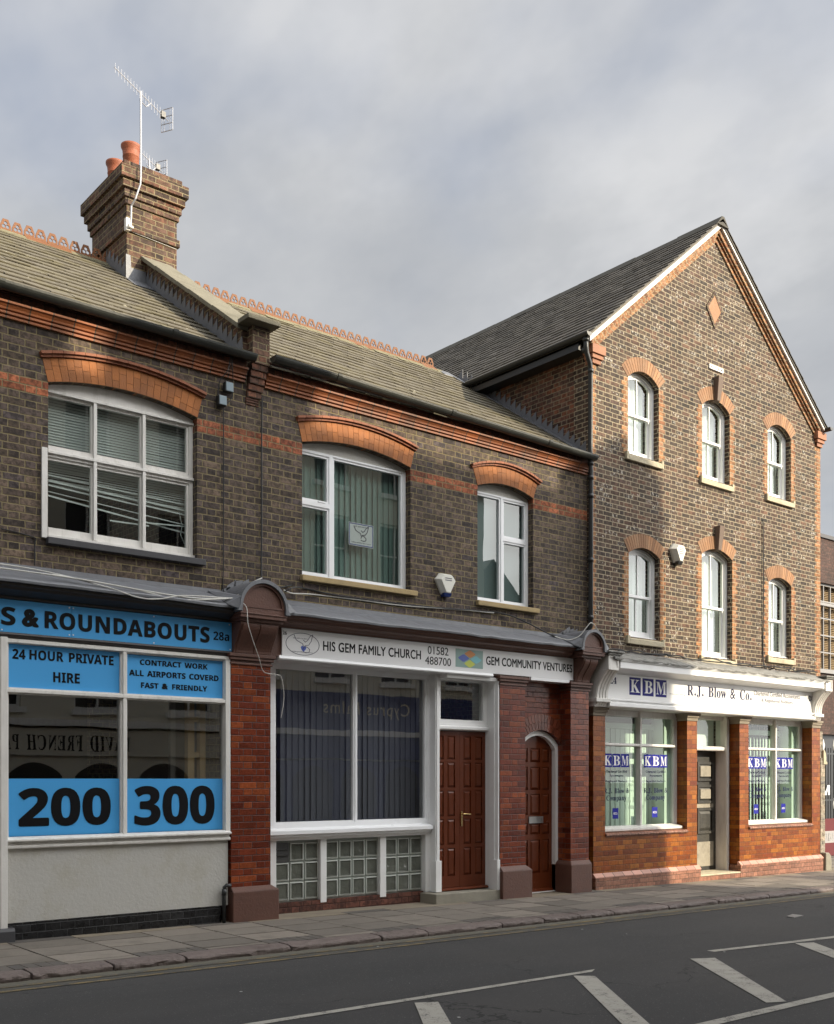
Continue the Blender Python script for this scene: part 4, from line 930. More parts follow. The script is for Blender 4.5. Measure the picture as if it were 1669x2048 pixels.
def cornice28(mb_t, mb_b, x0, x1):
    """terracotta string below the gutter and the plain brick course above it"""
    mb_t.profX([(0.0, 6.20), (-.030, 6.20), (-.030, 6.222), (-.020, 6.228), (-.048, 6.236), (-.048, 6.258), (-.036, 6.264), (-.060, 6.272), (-.066, 6.290), (-.085, 6.312),
                (-.105, 6.322), (-.105, 6.342), (0.0, 6.342)], x0, x1)
    mb_b.profX([(0.0, 6.342), (-.055, 6.342), (-.055, 6.43), (-.10, 6.44), (-.10, 6.48), (0.0, 6.5)], x0, x1)


def framed(mb, outer, holes, y0, y1):
    mb.plate(outer, holes, y0, y1)


def panes(mb, holes, y):
    for hpoly in holes:
        k = len(mb.v)
        mb.v += [(x, y, z) for x, z in hpoly]
        mb.f.append(tuple(range(k, k + len(hpoly))))


def vblind(mb, x0, x1, z0, z1, y, pitch=0.09, ang=25, seed=1, gap=0.0, thick=0.002):
    rnd = random.Random(seed)
    x = x0
    while x < x1:
        a = R(ang + rnd.uniform(-7, 7))
        hw = pitch * 0.56 * (1 - gap)
        dx, dy = hw * math.cos(a), hw * math.sin(a)
        nx, ny = -math.sin(a) * thick, math.cos(a) * thick
        c = x + pitch / 2
        zz = z0 + rnd.uniform(-.006, .006)
        b = [(c - dx, y - dy, zz), (c + dx, y + dy, zz), (c + dx + nx, y + dy + ny, zz), (c - dx + nx, y - dy + ny, zz)]
        mb.hexa(b, [(p[0], p[1], z1) for p in b])
        x += pitch


def hslats(mb, x0, x1, zlist, y, tilt=60, depth=0.025, slope=0.0):
    for z in zlist:
        t = -R(tilt)
        dy, dz = depth / 2 * math.cos(t), depth / 2 * math.sin(t)
        sl = slope
        mb.hexa([(x0, y - dy, z + dz), (x1, y - dy, z + dz + sl), (x1, y + dy, z - dz + sl), (x0, y + dy, z - dz)],
                [(x0, y - dy + .0015, z + dz + .001), (x1, y - dy + .0015, z + dz + sl + .001), (x1, y + dy + .0015, z - dz + sl + .001), (x0, y + dy + .0015, z - dz + .001)])


# ------------------------------------------------------------------ ground
def ground_sheet(name, xs, y0, y1, dz, mat):
    mb = MB()
    n = len(xs)
    v = [(x, y, zg(x) + dz) for x in xs for y in (y0, y1)]
    mb.add(v, [(2 * i, 2 * i + 2, 2 * i + 3, 2 * i + 1) for i in range(n - 1)])
    return structure(mb.build(name, mat))


XS = [-400, -15, -5, 0, 5, 10, 15, 20, 25, 30, 45, 400]
ground_sheet('road', XS, -400, 400, -0.06, 'asphalt')
ground_sheet('pavement_bed', [-15, -5, 0, 5, 10, 15, 18.9], -1.84, 0.4, -0.012, 'joint_dirt')
ground_sheet('pavement_bed', [18.9, 25, 30, 45], -1.84, 3.4, -0.012, 'joint_dirt')


def paving():
    mb, st, ce = MB(), MB(), MB()
    rnd = random.Random(11)

    def slab(m, x0, x1, y0, y1, lift=0.0, g=0.011):
        t = [rnd.uniform(-.002, .002) for _ in range(4)]
        b = [(x0 + g, y0 + g), (x1 - g, y0 + g), (x1 - g, y1 - g), (x0 + g, y1 - g)]
        m.hexa([(x, y, zg(x) - .03) for x, y in b], [(x, y, zg(x) + lift + q) for (x, y), q in zip(b, t)])
    x = 4.15 - 0.665 * 20
    i = 0
    while x < 44:
        x1 = x + 0.665
        sh = 0.0 if i % 2 else 0.16
        ys = [-0.36, -0.82 - sh * .6, -1.28 - sh * .6, -1.70]
        if i % 2 == 0: ys = [-0.36, -0.70, -1.15, -1.60]
        deep = x > 18.9
        for a, b in zip(ys[1:], ys[:-1]):
            slab(mb, x, x1, a, b)
        if ys[-1] > -1.83:
            if i % 2 == 0:
                k = 6
                for q in range(k):
                    slab(st, x + 0.665 * q / k, x + 0.665 * (q + 1) / k, -1.83, ys[-1], 0, .004)
            else:
                slab(mb, x, x1, -1.83, ys[-1])
        if deep:
            yy = -0.36
            while yy < 3.3:
                slab(mb, x, x1, yy, yy + 0.46)
                yy += 0.46
        elif i % 3 == 1:
            slab(st, x, x1, -0.36, -0.18, .001)
            slab(ce, x, x1, -0.18, 0.12, .002, 0.0)
        else:
            slab(ce, x, x1, -0.36, 0.12, .002, 0.0)
        x = x1
        i += 1
    structure(mb.build('pavement', 'flag'))
    structure(st.build('pavement', 'sett'))
    structure(ce.build('pavement', 'edge_cement'))
    kb = MB()
    x = 3.06 - 0.68 * 16
    while x < 44:
        L = rnd.choice([0.62, 0.70, 0.68, 0.95, 1.1])
        if abs(x - 3.06) < .3: L = 0.70
        x1 = x + L
        m = 12
        secs = []
        for q in range(m + 1):
            xx = x + 0.010 + (L - 0.020) * q / m
            e = 0.004 if q in (0, m) else 0
            secs.append([(xx, y + rnd.uniform(-.009, .009), zg(xx) + z + rnd.uniform(-.004, .004)) for y, z in
                         ((-2.045 + e, -.09), (-2.06 + e, -.035), (-2.055 + e, -.018), (-2.03, -.004 - e), (-1.99, .002 - e), (-1.842, .002), (-1.842, -.09))])
        v = [p for s_ in secs for p in s_]
        k = 7
        f = [(a * k + b, a * k + b + 1, (a + 1) * k + b + 1, (a + 1) * k + b) for a in range(m) for b in range(k - 1)]
        f += [tuple(range(k)), tuple(range(m * k, m * k + k))]
        kb.add(v, f)
        x = x1
    structure(kb.build('kerb', 'granite', bevel=0.004))


paving()


def flat_mark(name, polys, mat, dz=-0.055):
    for i, p in enumerate(polys):
        mb = MB()
        n = max(1, int(max(abs(p[1][0] - p[0][0]), abs(p[2][0] - p[3][0])) / 1.0))
        (ax, ay), (bx, by), (cx_, cy), (dx, dy) = p
        v = []
        for k in range(n + 1):
            t = k / n
            x, y = ax + (bx - ax) * t, ay + (by - ay) * t
            v.append((x, y, zg(x) + dz))
            x, y = dx + (cx_ - dx) * t, dy + (cy - dy) * t
            v.append((x, y, zg(x) + dz))
        mb.add(v, [(2 * k, 2 * k + 2, 2 * k + 3, 2 * k + 1) for k in range(n)])
        structure(mb.build(name, mat))


flat_mark('road_marking', [((-15, -2.47), (40, -2.43), (40, -2.38), (-15, -2.41)), ((-15, -2.30), (40, -2.24), (40, -2.19), (-15, -2.24))], 'paint_yellow')
flat_mark('road_marking', [((-3, -4.58), (7.02, -4.57), (7.14, -4.50), (-3, -4.48)), ((8.83, -4.55), (13.0, -5.02), (13.0, -4.92), (8.83, -4.46)),
                         ((2.0, -6.47), (15.0, -6.40), (15.0, -6.30), (2.0, -6.37))], 'paint_white')
flat_mark('road_marking', [((6.75, -4.60), (6.885, -4.72), (5.76, -6.19), (5.60, -6.09)), ((4.975, -4.65), (5.135, -4.73), (4.12, -6.24), (3.95, -6.13)),
                        ((8.29, -4.66), (8.52, -4.77), (7.21, -6.31), (7.05, -6.24)), ((9.98, -4.72), (10.20, -4.80), (9.02, -6.31), (8.80, -6.26))], 'paint_white')
ground_sheet('far_pavement', [-15, 0, 10, 20, 30, 45], -12.6, -9.9, 0.03, 'flag')


# ------------------------------------------------------------------ house 28: left shop
A = thing('shop_house', 'dark brick house with the blue fronted taxi office and a large six pane window above', 'house', (2.6, 3.0, zg(2.6)))
SL = 0.68
roofz = lambda y: 6.5 + SL * y

mb = MB()
WA = (4.0, 5.67, 4.10, 5.675, 5.785)
mb.plate(rect(-1, 6.28, 3.4, 6.5), [arch_shape(*WA)], 0, 0.3)
mb.box(-1, 5.93, 0.02, 0.28, 3.1, 3.4)
mb.plateX([(0.3, 0), (0.3, 6.5), (3.15, 8.6), (6.0, 6.5), (6.0, 0)], [], -1, -0.75)
mb.box(-1, 12.1, 6.0, 6.3, 0, 6.5)
mb.box(5.945, 5.985, 0.0, 0.3, 0.05, 3.1)
wallA = mb.build('wall', 'brick_dark', A)

mb = MB()
mb.box(-0.75, 6.26, 0.3, 6.0, 3.42, 3.5)
mb.box(-0.75, 6.26, 0.3, 6.0, 0.02, 0.1)
mb.box(-0.75, 6.26, 4.5, 4.6, 0.1, 3.42)
mb.box(-0.75, 6.26, 4.5, 4.6, 3.5, 7.5)
mb.build('interior', 'dark_room', A)

mb = MB()
fn = lambda a, s, n: (a, -0.15 + s * math.cos(math.atan(SL)) - n * math.sin(math.atan(SL)), roofz(-0.15) + s * math.sin(math.atan(SL)) + n * math.cos(math.atan(SL)))
slopeA = 3.28 / math.cos(math.atan(SL))
slates(mb, fn, -1.1, 6.25, slopeA, 0.225, 0.27, 4, 0.02)
mb.quad((-1.1, -.15, roofz(-.15)), (6.25, -.15, roofz(-.15)), (6.25, 3.15, roofz(3.15)), (-1.1, 3.15, roofz(3.15)))
mb.quad((-1.1, 6.45, roofz(-.15)), (6.25, 6.45, roofz(-.15)), (6.25, 3.15, roofz(3.15)), (-1.1, 3.15, roofz(3.15)))
roofA = mb.build('roof', 'slate_tan', A)
mb = MB()
mb.profX([(2.98, 8.545), (3.10, 8.645), (3.20, 8.645), (3.32, 8.545), (3.2, 8.60), (3.1, 8.60)], -1.1, 5.97)
mb.build('ridge_bedding', 'mortar', roofA)
crest_row(roofA, 3.34, 9)

tb, bb = MB(), MB()
cornice28(tb, bb, -1, 6.27)
cA = tb.build('cornice', 'terracotta', A)
bb.build('brick_course', 'brick_corbel', cA)
half_round(-1.1, 6.30, -0.185, 6.47, 6.465, 0.07).build('gutter', 'gutter', A)

# parapet between the two roofs, pier and corbel at its foot
mb = MB()
mb.plateX([(0.004, 3.9), (0.004, 6.80), (2.6, 6.80 + 2.6 * SL), (3.15, 8.9), (6.0, 6.9), (6.0, 3.9)], [], 6.25, 6.53)
mb.box(6.31, 6.535, -0.12, 0.006, 6.42, 6.84)
par = mb.build('parapet', 'brick_chimney', A)
mb = MB()
zt = 6.42
for i in range(5):
    mb.box(6.31 - .004 * i, 6.525 - .012 * i, -0.105 + .018 * i, 0.008, zt - .075, zt - .003)
    zt -= .075
for k in range(3):
    mb.box(6.285, 6.455, -0.02 + .004 * k, 0.009, zt - .028 * (k + 1), zt - .028 * k - .004)
mb.build('corbel', 'brick_corbel', par, bevel=0.004)
mb = MB()
rnd = random.Random(8)
s = -0.02
while s < 2.46:
    e = min(s + 0.30, 2.5)
    zz = lambda y: 6.815 + SL * y
    j = rnd.uniform(-.003, .003)
    mb.hexa([(6.17, s + .003, zz(s) + j), (6.60, s + .003, zz(s) + j), (6.60, e - .003, zz(e) + j), (6.17, e - .003, zz(e) + j)],
            [(6.17, s + .003, zz(s) + .06 + j), (6.60, s + .003, zz(s) + .06 + j), (6.60, e - .003, zz(e) + .06 + j), (6.17, e - .003, zz(e) + .06 + j)])
    s = e
mb.box(6.17, 6.60, -0.26, -0.02, 6.845, 6.90)
mb.build('coping', 'coping', par, bevel=0.006)
mb = MB()
mb.plateX(saw_flashing(roofz, 0.0, 2.5, 0.09, 0.235, 0.115), [], 6.240, 6.247)
mb.build('flashing', 'lead', par)

# chimney
mb = MB()
X0, X1, Y0, Y1 = 5.97, 6.69, 2.5, 3.62


def ring(o, z0, z1):
    mb.box(X0 - o, X1 + o, Y0 - o, Y1 + o, z0, z1)


ring(0, 7.9, 8.84)
ring(.032, 8.84, 8.935)
ring(0.001, 8.935, 9.19)
ring(.025, 9.19, 9.275)
ring(.05, 9.275, 9.38)
ring(.085, 9.38, 9.49)
ring(.12, 9.49, 9.645)
ring(.055, 9.645, 9.735)
chim = mb.build('chimney', 'brick_chimney', A, bevel=0.004)
mb = MB()
mb.hexa([(X0, Y0, 9.735), (X1, Y0, 9.735), (X1, Y1, 9.735), (X0, Y1, 9.735)],
        [(X0 + .2, Y0 + .2, 9.79), (X1 - .2, Y0 + .2, 9.79), (X1 - .2, Y1 - .2, 9.79), (X0 + .2, Y1 - .2, 9.79)])
mb.build('flaunching', 'mortar', chim)
for (cx_, cy_, top) in ((6.27, 3.02, 10.30), (6.27, 3.52, 10.29)):
    mb = MB()
    mb.lathe([(0.105, 9.74), (.107, top - .17), (.112, top - .165), (.112, top - .15), (.108, top - .145), (.115, top - .07), (.135, top - .03), (.135, top - .005),
              (.12, top), (.10, top - .01), (.095, top - .25), (0.0, top - .25)], cx_, cy_, 28)
    mb.build('chimney_pot', 'pot', chim, smooth=True)
mb = MB()
mb.plateX(saw_flashing(roofz, Y0 + .03, 3.12, 0.09, 0.235, 0.115), [], X0 - .010, X0 - .003)
mb.plate([(X0 - .012, roofz(2.5) - .05), (6.24, roofz(2.5) - .05), (6.24, roofz(2.5) + .17), (X0 + .06, roofz(2.5) + .17), (X0 + .05, roofz(2.5) + .33), (X0 - .012, roofz(2.5) + .33)], [], Y0 - .012, Y0 - .004)
mb.quad((X0 - .02, 2.2, roofz(2.2) + .028), (6.24, 2.2, roofz(2.2) + .028), (6.24, Y0, roofz(Y0) + .03), (X0 - .02, Y0, roofz(Y0) + .03))
mb.build('flashing', 'lead', chim)


# first floor window of the left house
def arch_part(root, W, ring_=0.235, n=22, mat='voussoir', seed=1, extra=0.006):
    mb = MB()
    voussoirs(mb, W[0] - 0.003, W[1] + .003, W[3], W[4], ring_, -0.006, 0.12, n, 0.004, True, random.Random(seed))
    a_ = mb.build('arch', mat, root)
    mb = MB()
    hood(mb, W[0], W[1], W[3], W[4], ring_ + .004, 0.055, -0.06, 0.03, extra)
    mb.build('hood_mould', 'terracotta_arch', a_)
    return a_


arch_part(A, WA, seed=2)

xm1, xm2 = 4.53, 5.08
fr = MB()
yF = 0.10
out = arch_shape(WA[0] - .03, WA[1] + .02, WA[2] - .02, WA[3] - .012, WA[4] + .01)
cols = [(4.03, 4.495), (4.565, 5.045), (5.115, 5.60)]
up = [rect(a, b, 5.075, 5.575) for a, b in cols]
lo = [rect(a, b, 4.235, 4.925) for a, b in cols]
fr.plate(out, [rect(a - .025, b + .025, 5.045, 5.61) for a, b in cols] + [rect(a - .025, b + .025, 4.16, 4.955) for a, b in cols], yF, yF + .07)
for hset, o in ((up, (.035, .03, .035)), (lo, (.03, .075, .03))):
    for hp in hset:
        (a, z0), (b, _), (_, z1), _ = hp
        fr.plate(rect(a - .034, b + .034, z0 - o[1], z1 + o[2]), [hp], yF + .018, yF + .06)
fr.box(3.99, 5.68, yF - .025, yF + .001, 4.985, 5.015)
fr.box(3.99, 5.68, yF - .02, yF + .001, 5.605, 5.635)
for xm in (4.53, 5.08):
    fr.box(xm - .018, xm + .018, yF - .02, yF, 4.16, 5.60)
fr.box(3.99, 5.68, yF - .045, yF + .002, 4.105, 4.15)
winA = fr.build('window', 'white_wood', A, bevel=0.004)
mb = MB()
panes(mb, up + lo, yF + .04)
mb.build('pane', 'glass', winA)
mb = MB()
rnd = random.Random(21)
z = 5.60
while z > 4.86:
    hslats(mb, 3.98, 5.70, [z], yF + .13, 62, 0.034, rnd.uniform(-.002, .002))
    z -= 0.029
for k, (a, b) in enumerate(((4.0, 4.53), (4.54, 5.08), (5.09, 5.68))):
    z = 4.85
    while z > 4.70 - .03 * k:
        hslats(mb, a, b, [z], yF + .13, 48, 0.025, rnd.uniform(-.006, .004))
        z -= 0.024
    for m_, (dz, sl, dp) in enumerate(((.0, -.02, .03), (.055, -.03, .036), (.10, -.035, .03))):
        hslats(mb, a, b, [4.80 - dz - .02 * k], yF + .115, 52, dp, sl)
for z, sl, dp in ((4.60, -.17, .028), (4.64, -.12, .016)):
    hslats(mb, 4.0, 5.66, [z], yF + .14, 55, dp, sl)
hslats(mb, 4.75, 5.20, [4.43], yF + .12, 50, 0.026, 0.01)
hslats(mb, 5.15, 5.66, [4.47], yF + .12, 50, 0.022, 0.03)
mb.tube([(5.56, yF + .12, 4.66), (5.60, yF + .12, 4.50), (5.58, yF + .12, 4.40), (5.63, yF + .12, 4.30)], .006, 6)
mb.build('blind', 'blind_grey', winA)
mb = MB()
mb.profX([(-.07, 4.03), (-.07, 4.098), (.1, 4.112), (.1, 4.03)], 3.975, 5.745)
mb.build('sill', 'dark_sill', winA, bevel=0.006)
mb = MB()
mb.box(3.926, 3.985, -0.03, -0.002, 4.09, 5.0)
mb.build('timber_batten', 'white_wood', A, bevel=0.003)

# left shopfront
mb = MB()
mb.profX([(0.0, 3.40), (-.2, 3.40), (-.235, 3.405), (-.235, 3.425), (-.28, 3.44), (-.36, 3.475), (-.38, 3.50), (-.40, 3.505), (-.40, 3.55), (0.0, 3.60)], -1, 5.93)
mb.box(-1, 5.99, -0.195, 0.02, 3.06, 3.40)
mb.profX([(-.215, 3.045), (-.225, 3.06), (-.215, 3.08), (0, 3.08), (0, 3.03), (-.19, 3.03)], -1, 5.99)
fasA = mb.build('fascia', 'black_wood', A)
mb = MB()


def lead_top(mb, x0, x1, seed, zf=3.565, zw=3.74, yf=-.43, n=26):
    rnd = random.Random(seed)
    prev = None
    for i in range(n + 1):
        x = x0 + (x1 - x0) * i / n
        j = rnd.uniform(-.006, .006)
        rowp = [(x, 0.0, zw + .05), (x, -.012, zw + .05), (x, -.016, zw + rnd.uniform(-.008, .008)), (x, yf * .5, (zf + zw) / 2 + .02 + rnd.uniform(-.008, .008)), (x, yf, zf + j), (x, yf - .008, zf - .012 + j), (x, yf - .004, zf - .035 + j * 1.4), (x, yf + .03, zf - .03), (x, 0, zw - .1)]
        if prev:
            k = len(rowp)
            mb.add(prev + rowp, [(a, a + 1, k + a + 1, k + a) for a in range(k - 1)])
        prev = rowp


lead_top(mb, -1, 5.96, 3)
mb.build('lead_capping', 'lead', fasA)

fr = MB()
SF = -0.17                                   # plane of the taxi office glazing, almost flush with the pier
holes = [rect(3.543, 4.689, 2.551, 2.979), rect(4.763, 5.9, 2.551, 2.969), rect(3.543, 4.689, 1.094, 2.487), rect(4.763, 5.9, 1.094, 2.487)]
fr.plate(rect(3.518, 5.968, 1.04, 3.028), holes, SF - .015, SF + .05)
fr.box(5.905, 5.966, SF - .05, SF - .012, 1.04, 3.008)
fr.box(3.518, 5.955, SF - .045, SF - .012, 2.501, 2.536)
fr.box(4.709, 4.748, SF - .04, SF - .012, 1.089, 3.008)
fr.box(3.518, 5.963, SF - .045, SF - .012, 2.984, 3.018)
fr.profX([(SF + .02, 0.976), (SF - .05, 0.976), (SF - .06, 0.986), (SF - .06, 1.01), (SF - .035, 1.02), (SF - .035, 1.045), (SF - .085, 1.05), (SF - .085, 1.07), (SF - .02, 1.094), (SF + .02, 1.094)], 3.494, 5.962)
fr.box(3.444, 3.511, SF - .09, SF + .05, 0.20, 3.028)
fr.box(2.2, 2.27, SF - .09, SF + .05, 0.20, 3.028)
frA = fr.build('shop_window', 'white_wood', A, bevel=0.004)
mb = MB()
panes(mb, holes, SF + .02)
mb.build('pane', 'glass_shop', frA)
mb = MB()
mb.box(3.518, 5.95, SF - .02, SF + .1, 0.256, 0.976)
mb.box(-1, 3.444, SF - .02, SF + .1, 0.3, 3.03)
mb.build('stall_riser', 'render', A)
mb = MB()
mb.box(3.518, 5.86, SF - .032, SF + .1, 0.02, 0.254)
mb.build('tiled_plinth', 'tile_black', A)
mb = MB()
mb.profX([(SF - .13, .0), (SF - .13, .19), (SF - .11, .22), (SF + .05, .22), (SF + .05, .0)], 3.32, 3.57)
mb.build('door_plinth_block', 'dark_sill', A, bevel=0.006)
mb = MB()
mb.box(5.63, 5.71, .14, .22, 0.1, 3.0)
mb.box(5.77, 5.84, .12, .20, 0.1, 3.0)
for z in (1.2, 1.9, 2.3): mb.box(5.70, 5.78, .145, .195, z, z + .06)
mb.build('timber_stud', 'pine', A)
mb = MB()
mb.box(5.51, 5.57, .32, .38, .1, 3.0)
mb.build('steel_channel', 'steel', A)
mb = MB()
mb.tube([(5.96, -.235, .475), (5.91, -.235, .48), (5.88, -.235, .46), (5.876, -.235, .38), (5.876, -.235, .045)], .021, 10)
mb.tube([(5.878, -.235, .44), (5.876, -.235, .37)], .027, 10)
mb.build('waste_pipe', 'iron', A, smooth=True)


# pilaster with console and lead capped round pediment, shared design
def pilaster(root, x0, x1, zb, console=True, ped=(0.05, 0.07, 0.40, 0.45), mat='brick_glazed', cap_z=2.94, ci=0.01):
    mb = MB()
    mb.box(x0, x1, -0.22, 0.12, zb + .3, cap_z)
    p = mb.build('pilaster', mat, root)
    mb = MB()
    a, b, z1, z2 = x0 - ped[0], x1 + ped[1], ped[2], ped[3]
    mb.hexa([(a, -.285, zb - .06), (b, -.285, zb - .06), (b, .14, zb - .06), (a, .14, zb - .06)], [(a, -.285, z1), (b, -.285, z1), (b, .14, z1), (a, .14, z1)])
    mb.hexa([(a, -.285, z1 + .0005), (b, -.285, z1 + .0005), (b, .14, z1 + .0005), (a, .14, z1 + .0005)],
            [(x0 - .006, -.225, z2), (x1 + .006, -.225, z2), (x1 + .006, .12, z2), (x0 - .006, .12, z2)])
    mb.build('pedestal', 'brown_paint', p, bevel=0.008)
    mb = MB()
    for z0, z1, o in ((cap_z, cap_z + .025, .018), (cap_z + .025, cap_z + .05, .006), (cap_z + .05, cap_z + .085, .03), (cap_z + .085, cap_z + .125, .045)):
        mb.box(x0 - o, x1 + o, -.22 - o, .12, z0, z1 - .001)
    mb.build('capital', 'brown_paint', p, bevel=0.006)
    if not console: return p
    z = cap_z + .125
    mb = MB()
    prof = [(0.05, z)]
    for i in range(11):
        t = i / 10
        prof.append((-.25 - .17 * t * t * (3 - 2 * t), z + (3.40 - z) * t))
    prof.append((0.05, 3.40))
    mb.profX(prof, x0 + ci, x1 - .01)
    cm = (x0 + x1) / 2
    pr2 = [(0.0, z + .02)] + [(-.256 - .17 * (i / 10) ** 2 * (3 - .2 * i), z + (3.38 - z) * i / 10) for i in range(11)] + [(0.0, 3.38)]
    mb.profX(pr2, x0 + ci + .025, cm - .008)
    mb.profX(pr2, cm + .008, x1 - .035)
    mb.build('console', 'brown_paint', p, bevel=0.006)
    mb = MB()
    a, b = x0 - .03, x1 + .05
    mb.box(a + .02, b - .02, -.44, 0.0, 3.40, 3.435)
    mb.box(a, b, -.48, 0.0, 3.435, 3.475)
    mb.box(a - .01, b + .01, -.49, 0.0, 3.475, 3.49)
    mb.box(a + .02, b - .02, -.47, 0.0, 3.49, 3.55)
    rr = (b - a) / 2 - .02
    cx_ = (a + b) / 2
    half = [(cx_ + rr * math.cos(math.pi * i / 20), 3.551 + rr * math.sin(math.pi * i / 20)) for i in range(21)]
    mb.profY(half, -.455, 0.0)
    r2 = rr - .035
    mb.plate(half, [[(cx_ + r2 * math.cos(math.pi * i / 20), 3.57 + r2 * .96 * math.sin(math.pi * i / 20)) for i in range(21)]], -.475, -.455)
    mb.build('pediment', 'brown_paint', p, bevel=0.004)
    mb = MB()
    ro, ri = rr + .035, rr + .003
    o = [(cx_ + ro * math.cos(math.pi * i / 24), 3.56 + ro * math.sin(math.pi * i / 24)) for i in range(25)]
    o = [(cx_ + ro + .03, 3.50)] + o + [(cx_ - ro - .03, 3.50)]
    inn = [(cx_ + ri * math.cos(math.pi * i / 24), 3.551 + ri * math.sin(math.pi * i / 24)) for i in range(25)][::-1]
    mb.profY(o + [(cx_ - ri - .002, 3.50)] + inn + [(cx_ + ri + .002, 3.50)], -.50, 0.004)
    # flared skirts down to the flat lead on both sides
    for sgn in (-1, 1):
        mb.hexa([(cx_ + sgn * (ro + .005), -.49, 3.52), (cx_ + sgn * (ro + .13), -.44, 3.56), (cx_ + sgn * (ro + .13), 0, 3.76), (cx_ + sgn * (ro + .005), 0, 3.70)],
                [(cx_ + sgn * (ro - .02), -.49, 3.66), (cx_ + sgn * (ro + .13), -.44, 3.57), (cx_ + sgn * (ro + .13), 0, 3.77), (cx_ + sgn * (ro - .02), 0, 3.78)])
    rnd = random.Random(int(x0 * 10))
    for i in range(6):
        t = math.pi * (0.25 + 0.5 * i / 5) + rnd.uniform(-.05, .05)
        px_, pz = cx_ + ro * math.cos(t), 3.56 + ro * math.sin(t)
        mb.profY([(px_ - .06, pz - .03), (px_ + .06, pz - .03), (px_ + .05 + rnd.uniform(-.02, .02), pz + rnd.uniform(.05, .1)), (px_ - .04, pz + rnd.uniform(.02, .06))], -.012, -.006)
    mb.build('lead_cap', 'lead', p)
    return p


pilaster(A, 5.975, 6.485, zg(6.2), True, (0.012, 0.075, 0.40, 0.45))

# ------------------------------------------------------------------ house 26: middle
B = thing('shop_house', 'dark brick house with white church sign, brown doors and glass block panels below the window', 'house', (9.3, 3.0, zg(9.3)))
WB = (7.06, 8.73, 4.10, 5.685, 5.795)
WC = (9.91, 10.99, 4.10, 5.665, 5.765)
mb = MB()
mb.plate(rect(6.28, 12.148, 3.4, 6.5), [arch_shape(*WB), arch_shape(*WC)], 0, 0.3)
mb.box(6.5, 12.1, 0.15, 0.3, 3.1, 3.4)
mb.box(11.90, 12.148, 0.02, 0.3, 0.0, 3.4)
wallB = mb.build('wall', 'brick_dark', B)
mb = MB()
mb.box(6.54, 12.1, 0.3, 6.0, 3.42, 3.5)
mb.box(6.54, 12.1, 0.3, 6.0, 0.0, 0.06)
mb.box(6.54, 12.1, 4.0, 4.1, 0.06, 3.42)
mb.box(6.54, 12.1, 4.0, 4.1, 3.5, 7.5)
mb.box(9.15, 9.25, .35, 4.0, 0.06, 3.42)
mb.build('interior', 'room', B)
mb = MB()
slates(mb, fn, 6.53, 12.15, slopeA, 0.225, 0.27, 9, 0.013)
mb.quad((6.53, -.15, roofz(-.15)), (12.15, -.15, roofz(-.15)), (12.15, 3.15, roofz(3.15)), (6.53, 3.15, roofz(3.15)))
mb.quad((6.53, 6.45, roofz(-.15)), (12.15, 6.45, roofz(-.15)), (12.15, 3.15, roofz(3.15)), (6.53, 3.15, roofz(3.15)))
roofB = mb.build('roof', 'slate_tan', B)
mb = MB()
rnd = random.Random(4)
x = 6.6
while x < 11.95:
    e = min(x + .12, 11.95)
    j = rnd.uniform(-.015, .02)
    mb.profX([(2.96 - j, 8.53), (3.10, 8.645), (3.20, 8.645), (3.32, 8.545), (3.2, 8.60), (3.1, 8.60)], x, e)
    x = e
mb.build('ridge_bedding', 'mortar', roofB)
crest_row(roofB, 6.66, 17)
mb = MB()
mb.profX([(2.9, 8.50), (3.13, 8.66), (3.17, 8.66), (3.4, 8.50), (3.4, 8.47), (2.9, 8.47)], 11.85, 12.14)
mb.build('ridge_lead', 'lead', roofB)
tb, bb = MB(), MB()
cornice28(tb, bb, 6.53, 12.13)
cB = tb.build('cornice', 'terracotta', B)
bb.build('brick_course', 'brick_corbel', cB)
half_round(6.54, 12.12, -0.185, 6.52, 6.44, 0.07).build('gutter', 'gutter', B)
arch_part(B, WB, seed=5)
arch_part(B, WC, seed=6, n=14, extra=0.02)


def upvc(root, W, holes, y=0.10, sub='white_upvc', infill='render', gl='glass_mirror'):
    mb = MB()
    (x0, x1, z0, zs, zc) = W
    top = zs - .04
    mb.plate(rect(x0 - .02, x1 + .01, z0 - .005, top), [rect(a - .028, b + .028, c - .028, d + .028) for a, b, c, d in holes], y, y + .07)
    for a, b, c, d in holes:
        mb.plate(rect(a - .03, b + .03, c - .03, d + .03), [rect(a, b, c, d)], y + .012, y + .06)
    w_ = mb.build('window', sub, root, bevel=0.003)
    mb = MB()
    panes(mb, [rect(*h_) for h_ in holes], y + .04)
    mb.build('pane', gl, w_)
    mb = MB()
    mb.plate(arch_shape(x0 - .02, x1 + .02, top + .001, zs - .012, zc + .01), [], y + .01, y + .08)
    mb.build('arch_infill', infill, w_)
    mb = MB()
    mb.profX([(-.06, z0 - .075), (-.06, z0 - .008), (y, z0 + .0), (y, z0 - .075)], x0 - .03, x1 + .08)
    mb.build('sill', 'sand_stone', w_, bevel=0.008)
    return w_


winB = upvc(B, WB, [(7.09, 7.495, 5.06, 5.585), (7.09, 7.495, 4.17, 4.95), (7.605, 8.655, 4.165, 5.595)])
winC = upvc(B, WC, [(9.95, 10.425, 4.17, 5.575), (10.52, 10.92, 5.085, 5.565), (10.52, 10.92, 4.17, 4.98)], gl='glass_film')
mb = MB()
mb.box(7.36, 7.47, .095, .115, 5.035, 5.05)
mb.build('window_handle', 'white_upvc', winB)
mb = MB()
vblind(mb, 7.0, 8.78, 4.06, 5.76, 0.25, 0.087, 11, 3)
mb.build('blind', 'blind_teal', winB)
mb = MB()
mb.box(9.90, 11.0, 0.20, 0.21, 4.12, 5.74)
mb.build('blind', 'frost', winC)

